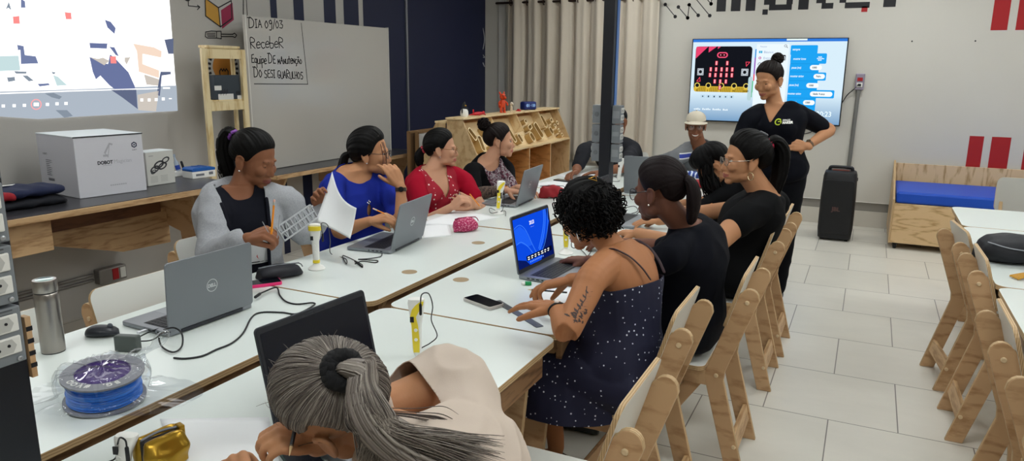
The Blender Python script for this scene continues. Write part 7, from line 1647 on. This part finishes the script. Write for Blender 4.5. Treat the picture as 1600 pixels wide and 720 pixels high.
# ---------------------------------------------------------------- ponytail woman
def pony():
    hc = D(1030, 299, 2.95); hip = V((-.64, 3.00, .57)); nk = D(1076, 352, 2.97)
    s = Fig('woman with sleek dark ponytail, glasses and black top seen from behind', hip, nk, (-.97, .05), hc, (-.95, .26, -.20), 'deep', w=1.16, dep=1.2, voxel=.005, sL=D(1042, 400, 2.80), sR=D(1100, 372, 3.12), bend=(.05, 0, 0), hs=1.05)
    eL = D(1000, 470, 2.72); wL = D(960, 440, 2.80); eR = D(1040, 400, 3.2); wR = D(985, 370, 3.15); wL = V((-1.06, 2.98, .79)); eL = V((-.84, 2.80, .80)); eR = V((-.80, 3.30, .81)); wR = V((-1.04, 3.32, .80))
    s.torso(s.b); s.headshape(s.b); s.arm(s.b, 'L', eL, wL); s.hand(s.b, 'L', wL, (-1, .1, -.1), (0, 0, -1)); s.arm(s.b, 'R', eR, wR); s.hand(s.b, 'R', wR, (-1, 0, -.1), (0, 0, -1)); s.finish(); s.eyes(); s.glasses('#17161a', r=.026, ry=.022)
    s.top(BLK if 0 else NAVY, .014, {'L': 1.0, 'R': 1.0}, arms={'L': (eL, wL), 'R': (eR, wR)}, neck=('crew', .07, 0), wr=.006, wsc=8)
    m = hairmat('hair_espresso', '#160e0f', rough=.42); s.cap(m, (0, -.90, -.08), vol=.016, n=180, ridge=.0010); g = s.gp; dn = V((0, 0, -1))
    s.tress([g-s.gd*.012, g+s.gd*.015, g+s.gd*.032+dn*.045, g+s.gd*.034+dn*.10, g+s.gd*.03+dn*.15, g+s.gd*.026+dn*.17], [.018, .028, .036, .034, .026, .012], m, ridge=.08); s.ring(g+s.gd*.006, s.gd, .02, .006, m, 'hair_tie'); s.earring('L', col='#efe7dc'); s.legs(JEAN); return s
# ---------------------------------------------------------------- hoop earring woman
def hoop():
    hc = D(1163, 251, 3.72); hip = V((-.60, 3.90, .57)); nk = D(1200, 300, 3.74)
    s = Fig('woman with glasses, hoop earrings and black short-sleeved top sitting upright on the right', hip, nk, (-.95, -.20), hc, (-.86, -.48, -.03), 'tan', w=1.18, dep=1.2, voxel=.005, sL=D(1163, 337, 3.55), sR=D(1215, 318, 3.92), hs=1.08, neckr=.056)
    eL = D(1108, 392, 3.42); wL = V((-1.02, 3.62, .79)); eR = V((-.80, 4.08, .84)); wR = V((-1.0, 3.95, .80))
    s.torso(s.b); s.headshape(s.b); s.arm(s.b, 'L', eL, wL, r=1.25); s.hand(s.b, 'L', wL, (-.9, .3, -.1), (0, 0, -1)); s.arm(s.b, 'R', eR, wR, r=1.15); s.hand(s.b, 'R', wR, (-.9, -.2, -.1), (0, 0, -1)); s.finish(); s.eyes(); s.glasses('#8d8378', metal=.8, r=.024, ry=.017)
    s.top(BLK, .014, {'L': .22, 'R': .3}, arms={'L': (eL, wL), 'R': (eR, wR)}, neck=('wide', .078, 0), wr=.006, wsc=8)
    s.cap(HB, (0, -.90, .35), vol=.016, n=180, lift=.012); g = s.gp; dn = V((0, 0, -1))
    s.tress([g-s.gd*.012, g+s.gd*.03+s.u*.01, g+s.gd*.07+dn*.05, g+s.gd*.075+dn*.14, g+s.gd*.055+dn*.24, g+s.gd*.04+dn*.33], [.02, .036, .05, .052, .042, .016], HB); s.ring(g+s.gd*.008, s.gd, .023, .008, mat('pink_tie', '#c2284a', .5), 'hair_tie')
    b = B(); b.tube([s.H(.03, -.09, .12), s.H(.03, -.06, .135)], .007, 8, 1); b.build('hair_clip', mat('clip_grey', '#55565c', .4), s.t, True, smooth=True); s.earring('L', 'hoop', '#d9c9a0'); s.legs(JEAN); return s
# ---------------------------------------------------------------- person bowed between the two
def bowed():
    hc = D(1116, 262, 4.34); hip = V((-.62, 4.45, .57)); nk = D(1150, 262, 4.42)
    s = Fig('person with loose black hair bowed over the table behind the woman with hoop earrings', hip, nk, (-.95, -.1), hc, (-.50, -.22, -.84), 'tan', w=1.05, dep=1.05, voxel=.006, sL=D(1138, 300, 4.28), sR=D(1160, 278, 4.60), hup=(-.5, 0, 1))
    eL = V((-.86, 4.22, .80)); wL = V((-1.04, 4.40, .79)); eR = V((-.86, 4.70, .80)); wR = V((-1.05, 4.56, .79))
    s.torso(s.b); s.headshape(s.b); s.arm(s.b, 'L', eL, wL); s.hand(s.b, 'L', wL, (-.9, .3, -.1), (0, 0, -1), (.6, .6, .4)); s.arm(s.b, 'R', eR, wR); s.hand(s.b, 'R', wR, (-.9, -.3, -.1), (0, 0, -1)); s.finish(); s.eyes(down=.8)
    def st(N, L, tc):
        w_ = N.new('ShaderNodeTexWave'); w_.inputs['Scale'].default_value = 26; w_.bands_direction = 'Z'; L.new(tc.outputs['Object'], w_.inputs['Vector']); return w_.outputs['Fac']
    ms = ramp_mat('black_white_stripes', st, [(.45, '#141418'), (.55, '#cfcfd2')], .8); s.top(BLK, .012, {'L': 1.1, 'R': 1.1}, arms={'L': (eL, wL), 'R': (eR, wR)}, neck=('v', .07, .2), wr=.006, wsc=9, name='cardigan'); s.top(ms, .007, neck=('crew', .07, .03), name='striped_top')
    s.cap(HBb, (0, -.5, .85), vol=.030, n=120, lift=.008); rnd = random.Random(9); ls = []
    for i in range(150):
        a = rnd.uniform(-2.9, 2.9); d = V((sin(a)*.95, -.2-.2*cos(a), .25)).normalized(); p = s.H(d.x*.095, -.012+d.y*.11, .036+d.z*.10); ls.append(([p, p+V((rnd.uniform(-.02, .02), rnd.uniform(-.02, .02), -.08)), p+V((rnd.uniform(.0, .06), rnd.uniform(-.03, .03), -.17)), p+V((rnd.uniform(.03, .10), rnd.uniform(-.03, .03), -rnd.uniform(.2, .28)))], .006))
    s.strands([q for q in ls if (q[0][0]-s.H(0, .1, .02)).length > .075], HBb, name='long_locks'); s.legs(JEAN)
    pencil('orange pencil held by the bowed person beside the hoop earring woman', D(1086, 328, 4.2), D(1113, 318, 4.2), eraser=False); return s
# ---------------------------------------------------------------- standing woman
def standing():
    hc = D(1201, 126, 4.95); nk = D(1212, 163, 5.0); hip = D(1212, 268, 5.06)
    s = Fig('standing woman with dark bun in a navy V-neck T-shirt, one hand on her hip', hip, nk, (-.12, -1), hc, (-.44, -.88, -.30), 'tan', w=1.12, dep=1.15, voxel=.005, sL=D(1257, 182, 4.98), sR=D(1172, 184, 4.96), hs=1.02, bust=1.1)
    eL = D(1297, 203, 5.06); wL = D(1260, 229, 4.88); eR = D(1150, 228, 4.95); wR = D(1128, 268, 4.80)
    s.torso(s.b); s.headshape(s.b); s.arm(s.b, 'L', eL, wL, r=1.05); s.hand(s.b, 'L', wL, -RT*.95+UP*.12-FW*.05, FW*.9+UP*-.1, (.15, .2, .15), (.3, .7, .4), spread=.2); s.arm(s.b, 'R', eR, wR, r=1.0); s.hand(s.b, 'R', wR, -UP-RT*.2, RT, (.4, .4, .3))
    s.finish(); s.eyes(down=.6)
    tee = s.top(NAVY, .014, {'L': .62, 'R': .62}, arms={'L': (eL, wL), 'R': (eR, wR)}, neck=('v', .072, .115), wr=.006, wsc=9, k0=-.16, name='tee_shirt')
    # chest logo
    p, T, L, Fd = s.ax(.74); o = p+L*.068+T*.0; U = L; b = B(); 
    for q in line2([(.019*cos(a), .019*sin(a)) for a in [radians(40+i*20) for i in range(14)]], .007)+line2([(0, .002), (.018, .004), (.017, -.009)], .006): b.flat(q, (0, 0, 0), (1, 0, 0), (0, 1, 0))
    decal(s, tee, b, o-U*.016, U, T, -Fd, mat('logo_lime', '#b9cc2f', .6), 'logo_mark', .006)
    b = B(); put_text(b, 'ESPAÇO', (.012, .004, 0), (1, 0, 0), (0, 1, 0), .015, width=.044, bold=.0004); put_text(b, 'MAKER', (.012, -.014, 0), (1, 0, 0), (0, 1, 0), .021, width=.062, bold=.0012); decal(s, tee, b, o, U, T, -Fd, M_pw, 'logo_lettering', .006)
    kn = {'L': V((hip.x+.10, hip.y+.02, .46)), 'R': V((hip.x-.09, hip.y, .46))}; an = {'L': V((hip.x+.08, hip.y+.06, .09)), 'R': V((hip.x-.10, hip.y+.05, .09))}
    s.legs(JEAN, kn, an, r=1.1); s.watch(eL, wL, '#5a4632', '#6b5a48', k=.9)
    m = hairmat('hair_darkbrown3', '#17110f'); s.cap(m, (0, -.78, .60), vol=.009, n=170); g = s.gp; b = B(); b.ell(g+s.gd*.03, s.l*.036, s.f*.036, s.u*.036); b.build('hair_bun', m, s.t, True, smooth=True); rnd = random.Random(6); ls = []
    for i in range(46):
        a = V((rnd.gauss(0, 1), rnd.gauss(0, 1), rnd.gauss(0, 1))).normalized(); c = a.cross(V((rnd.gauss(0, 1), rnd.gauss(0, 1), rnd.gauss(0, 1)))).normalized(); o_ = g+s.gd*.03; ls.append(([o_+(a*cos(t)+c*sin(t))*(.034+.004*t) for t in (0, .8, 1.6, 2.4)], .0045))
    for i in range(14): ls.append(([g+s.gd*.04, g+s.gd*.05+(-s.f)*.03+s.l*rnd.uniform(-.03, .03), g+s.gd*.02-s.f*rnd.uniform(.05, .075)+s.l*rnd.uniform(-.04, .04)-s.u*rnd.uniform(0, .03)], .0025))
    s.strands(ls, m, name='bun_locks'); s.earring('L'); return s
# ---------------------------------------------------------------- man in the cap
def capman():
    hc = D(1087, 197, 6.22); nk = D(1093, 226, 6.34); hip = V((-1.33, 6.70, .57))
    s = Fig('smiling man in a cream cap and grey striped polo at the far end', hip, nk, (.25, -1), hc, (.22, -1, -.08), 'man', w=1.05, dep=1.1, voxel=.006, bust=0, shw=.20, neckr=.06, sL=D(1124, 243, 6.3), sR=D(1056, 246, 6.25))
    eL = V((-1.02, 6.42, .82)); wL = V((-1.18, 6.2, .79)); eR = V((-1.66, 6.40, .82)); wR = V((-1.50, 6.2, .79)); s.torso(s.b); s.headshape(s.b)
    for sd, e, w_ in (('L', eL, wL), ('R', eR, wR)): s.arm(s.b, sd, e, w_, r=1.15); s.hand(s.b, sd, w_, (-.3 if sd == 'L' else .3, -.9, -.1), (0, 0, -1))
    s.finish(); s.eyes(); s.glasses('#6a5a50', thin=.0007)
    b = B(); b.tube([s.H(.024, .082, -.060), s.H(.010, .095, -.0665), s.H(-.010, .095, -.0665), s.H(-.024, .082, -.060)], [.002, .0046, .0046, .002], 8, 4, flat=.8); b.build('teeth', mat('teeth', '#e6e0d6', .3), s.t, True, smooth=True)
    z0 = s.ax(.79)[0].z
    def st(N, L, tc):
        sp = N.new('ShaderNodeSeparateXYZ'); L.new(tc.outputs['Object'], sp.inputs[0]); m = N.new('ShaderNodeMath'); m.operation = 'MULTIPLY_ADD'; m.inputs[1].default_value = 1/.12; m.inputs[2].default_value = -(z0-.06)/.12; L.new(sp.outputs[2], m.inputs[0]); return m.outputs[0]
    ms = ramp_mat('polo_stripes', st, [(.0, '#74777b'), (.30, '#74777b'), (.32, '#dcdde0'), (.40, '#2f3f9c'), (.66, '#2f3f9c'), (.68, '#dcdde0'), (.76, '#74777b')], .85)
    for e in ms.node_tree.nodes:
        if e.type == 'VALTORGB': e.color_ramp.interpolation = 'CONSTANT'
    pc, TT, LL, FF = map(np.array, s.ax(.7)); fn = lambda c: (np.abs((c-pc)@LL) > .165).astype(int)
    polo = s.top(ms, .013, {'L': .8, 'R': .8}, arms={'L': (eL, wL), 'R': (eR, wR)}, neck=('v', .068, .09), wr=.006, wsc=9, name='polo_shirt', mats=[ms, mat('polo_grey', '#74777b', .85)], matfn=fn)
    pn, T, L, Fd = s.ax(1.0); b = B(); b.tube([pn+Fd*.105-T*.085+L*.025, pn+Fd*.080-T*.035+L*.065, pn+L*.085-T*.0-Fd*.01, pn-Fd*.06+T*.015, pn-L*.085-Fd*.01, pn+Fd*.080-T*.035-L*.065, pn+Fd*.105-T*.085-L*.025], [.012, .026, .026, .022, .026, .026, .012], 10, 5, flat=.35); b.build('collar', mat('collar_grey', '#84878a', .85), s.t, True, smooth=True)
    # cap
    mc = mat('cream_cotton', '#d9d0bd', .85, bump=.15, bscale=300); h = s.hs; b = B()
    R = []
    for k, (u_, rl, rf) in enumerate(((.050, .083, .102), (.068, .082, .100), (.090, .076, .092), (.110, .058, .072), (.123, .03, .038), (.127, .004, .005))): R.append((s.H(0, -.012, u_), s.l*rl*h, s.f*rf*h))
    b.rings(R, 28, capa=False); b.build('cap_crown', mc, s.t, True, smooth=True); b = B(); n = 20
    for j in range(2):
        for i in range(n+1):
            t = pi*(-.42+.84*i/n); 
            for q, k in ((.0, 0), (.062, 1)): b.v.append(tuple(s.H((.084+q*.25)*sin(t), -.012+.100*cos(t)+q*cos(t)*1.1, (.054-k*.016*cos(t)-.016*(sin(t)**2)-.004*j))))
    m_ = 2*(n+1)
    for i in range(n):
        b.f += [(2*i, 2*i+1, 2*i+3, 2*i+2), (m_+2*i, m_+2*i+2, m_+2*i+3, m_+2*i+1), (2*i+1, m_+2*i+1, m_+2*i+3, 2*i+3)]; b.m += [0]*3
    b.build('cap_peak', mc, s.t, True, smooth=True); b = B(); b.ball(s.H(0, -.012, .130), .006); b.build('cap_button', mc, s.t, True)
    b = B(); b.rings([(s.H(0, -.03, -.04), s.l*.070, s.f*.075), (s.H(0, -.024, .03), s.l*.078, s.f*.092)], 24, capa=False, capb=False); hb = b.build('short_hair', HB, s.t, True, smooth=True); s.legs(JEAN); return s
# ---------------------------------------------------------------- man behind the column
def colman():
    hc = D(964, 190, 6.34); nk = D(957, 222, 6.46); hip = V((-1.98, 6.72, .57))
    s = Fig('man in a charcoal T-shirt sitting behind the black power column, hands on papers', hip, nk, (-.05, -1), hc, (-.25, -.95, -.18), 'man', w=1.3, dep=1.1, voxel=.006, bust=0, shw=.205, neckr=.06, sL=D(987, 235, 6.45), sR=D(914, 234, 6.38))
    eR = D(902, 252, 6.18); wR = D(897, 262, 6.0); eL = D(975, 262, 6.1); wL = D(940, 268, 6.02); eR = D(908, 262, 6.2); wR = D(900, 268, 5.95); eR = D(902, 262, 6.32)
    s.torso(s.b); s.headshape(s.b); s.arm(s.b, 'R', eR, wR, r=1.1); s.hand(s.b, 'R', wR, -RT*.5-UP*.25-FW*.5, -UP+RT*.3, (.6, .6, .4), (.6, .5, .5)); s.arm(s.b, 'L', eL, wL, r=1.1); s.hand(s.b, 'L', wL, -RT*.95-UP*.12, -UP, (.2, .2, .1), spread=.2); s.finish(); s.eyes()
    s.top(cloth('charcoal_tee', '#2a2b30'), .013, {'L': .9, 'R': .85}, arms={'L': (eL, wL), 'R': (eR, wR)}, neck=('crew', .07, .0), wr=.006, wsc=9, name='tee_shirt')
    s.cap(HB, (0, -.3, .95), vol=.002, n=100, ridge=.0008, HL=[(0, .83, .62), (.5, .72, .55), (.80, .45, .3), (.93, .28, -.1), (.95, .1, -.1), (.95, -.1, .0), (.9, -.4, -.3), (.5, -.75, -.55), (0, -.8, -.6)]); s.legs(JEAN); return s
# ---------------------------------------------------------------- grey haired woman, foreground
def grey():
    hc = D(525, 638, 1.40); nk = D(660, 676, 1.49); hip = V((-.60, 1.02, .57))
    s = Fig('grey-haired woman in a beige blouse bending over the table in the foreground', hip, nk, (-.98, .15), hc, (-.90, -.02, -.42), 'tan', w=1.06, dep=1.1, voxel=.004, bend=(.085, .02, .06), hs=1.01, tilt=-.5, sR=D(706, 592, 1.66), sL=D(610, 800, 1.34), neckr=.048)
    eR = D(588, 640, 1.56); wR = D(496, 692, 1.40); fl = atz(362, 728, .80); wL = atz(378, 768, .80); eL = atz(470, 850, .82)
    s.torso(s.b); s.headshape(s.b); s.arm(s.b, 'R', eR, wR, r=1.1); s.hand(s.b, 'R', wR, D(428, 682, 1.36)-wR, (.0, .45, -.9), (.95, 1.0, .6), (.7, .35, .4), size=.86); s.arm(s.b, 'L', eL, wL, r=1.05); s.hand(s.b, 'L', wL, fl-wL+V((-.02, .0, .03)), (.35, .5, -.8), (1.1, 1.2, .8), (.5, .4, .6))
    s.finish(); s.eyes(down=.8); s.glasses('#6a4a34', metal=.6, thin=.0013)
    rnd = random.Random(12)
    tones = ['#9a938a', '#8a8178', '#b3aba1', '#6c625b', '#4c433f', '#7d746c', '#a39a90', '#5d534e', '#3b3331']
    tones = ['#%02x%02x%02x' % tuple(int(int(c[i:i+2], 16)*.62+q*.38) for i, q in ((1, 0x78), (3, 0x6f), (5, 0x68))) for c in tones]; tc = [rnd.choice(tones) for _ in range(400)]; tone = tone_mat('grey_hair'); pick = lambda i: tc[i % 400]
    s.cap(tone, (.20, -.82, .53), vol=.021, HL=[(0, .88, .52), (.34, .83, .48), (.62, .66, .34), (.80, .50, .14), (.90, .34, -.02), (.95, .16, -.02), (.95, .0, .12), (.94, -.20, .02), (.90, -.40, -.30), (.72, -.46, -.74), (.40, -.50, -.98), (0, -.55, -1.02)], n=760, nt=30, ridge=.00035, extra=1100, lift=.006, cols=lambda i: tc[(i//2) % 400]); g = s.gp; gd = s.gd
    scr = B(); a, c = orth(gd); rr = []
    for i in range(97): t = 2*pi*i/96; R_ = .026+.004*sin(t*18); rr.append(g+gd*(.012+.005*cos(t*18))+(a*cos(t)+c*sin(t))*R_)
    scr.tube(rr, .013, 10, 1, round=False); scr.build('scrunchie', mat('black_velvet', '#0d0d10', .9, bump=.3, bscale=250), s.t, True, smooth='all')
    Q = [g+RT*.006, g+gd*.020+RT*.012, g+gd*.022+RT*.034-UP*.012, D(566, 616, 1.27), D(584, 662, 1.26), D(640, 702, 1.31), D(720, 735, 1.35)]
    s.tress(Q, [.018, .026, .036, .042, .048, .052, .04], tone, n=90, ridge=.10, flat=.62, up=UP, cols=lambda i: tc[(i*3+40) % 400], sub=8)
    gens = []; cols = []
    for i in range(1300):
        u_ = rnd.uniform(-1, 1); v_ = rnd.uniform(-1, 1); k = rnd.uniform(.5, 1.15)
        off = lambda w, d_: RT*u_*w*.7+UP*(u_*w*.5+.0)-FW*(abs(v_)*d_)
        st = g+gd*(.016+.008*v_)+RT*(.014+.010*u_)
        e = D(rnd.uniform(640, 790), 690+rnd.uniform(-10, 60), 1.36+rnd.uniform(-.05, .02)) if i % 2 else D(rnd.uniform(555, 660), rnd.uniform(700, 735), 1.28+rnd.uniform(-.02, .04))
        P = [st, g+gd*.03+RT*.03+off(.03, .01), D(566+24*u_, 614+14*v_, 1.265-.03*math.sqrt(1-u_*u_)), D(586+36*u_, 664+12*v_, 1.25-.03*math.sqrt(1-u_*u_)), D(586+36*u_, 664+12*v_, 1.25)*.45+e*.55, e]
        gens.append((P, rnd.uniform(.0005, .0011))); cols += [rnd.choice(tones)]
    for i in range(12):
        o = rnd.uniform(-1, 1); P = [D(600, 642+6*o, 1.29), D(650, 646+10*o, 1.37), D(692, 651+20*o, 1.41), D(728+14*o, 672+30*o, 1.44)]; gens.append((P, .0008)); cols += ['#4a403b']
    b = B(); vc = []
    for (P, r_), cl in zip(gens, cols):
        k0 = len(b.v); b.tube(P, [r_]*(len(P)-1)+[r_*.3], 5, 6, round=False); vc += [cl]*(len(b.v)-k0)
    o = b.build('hair_strands', tone, s.t, True, smooth='all'); paint(o, vc)
    # flyaway hairs round the crown and the fringe locks at the brow
    b = B(); vc = []
    for i in range(30):
        d = V((rnd.uniform(-.9, .9), rnd.uniform(-.6, .9), rnd.uniform(.2, 1))).normalized(); p = s.H(d.x*.094, -.012+d.y*.112, .036+d.z*.104); o_ = (s.l*d.x+s.f*d.y+s.u*d.z).normalized(); tv = V((rnd.gauss(0, 1), rnd.gauss(0, 1), rnd.gauss(0, 1))).normalized()
        k0 = len(b.v); b.tube([p-o_*.004, p+o_*.005+tv*.008, p+o_*.008+tv*.018], [.0004, .0004, .0002], 4, 3, round=False); vc += [rnd.choice(tones)]*(len(b.v)-k0)
    o = b.build('loose_hairs', tone, s.t, True, smooth='all'); paint(o, vc)
    mb = cloth('beige_blouse', '#c6b7aa', b=.08, bs=350)
    s.top(mb, .014, {'R': .96, 'L': .9}, arms={'L': (eL, wL), 'R': (eR, wR)}, neck=('crew', .078, 0), wr=.007, wsc=12, puff=1.28, vox=.006, relax=16, name='blouse')
    p0 = s.S['R']; ax = (eR-p0).normalized(); a, c = orth(ax); b = B(); cc = p0.lerp(eR, .95); P = []
    for i in range(73): t = 2*pi*i/72; P.append(cc+(a*cos(t)+c*sin(t))*(.062+.0016*sin(t*11)))
    b.tube(P, .007, 8, 1, round=False, flat=1.3); b.build('sleeve_cuff', mb, s.t, True, smooth='all')
    s.legs(JEAN)
    pencil('dark stylus held in the hand of the grey-haired woman', D(452, 712, 1.33), D(462, 664, 1.37), .004, '#22242b', False, True, 'stylus')
    return s
for f_ in (red, blue, floral, hood, hood_props, pony, hoop, bowed, standing, capman, colman, grey): f_()
s, kn, an = curly(); lower_legs(s, kn, an, '#2a1d18')
make_camera()
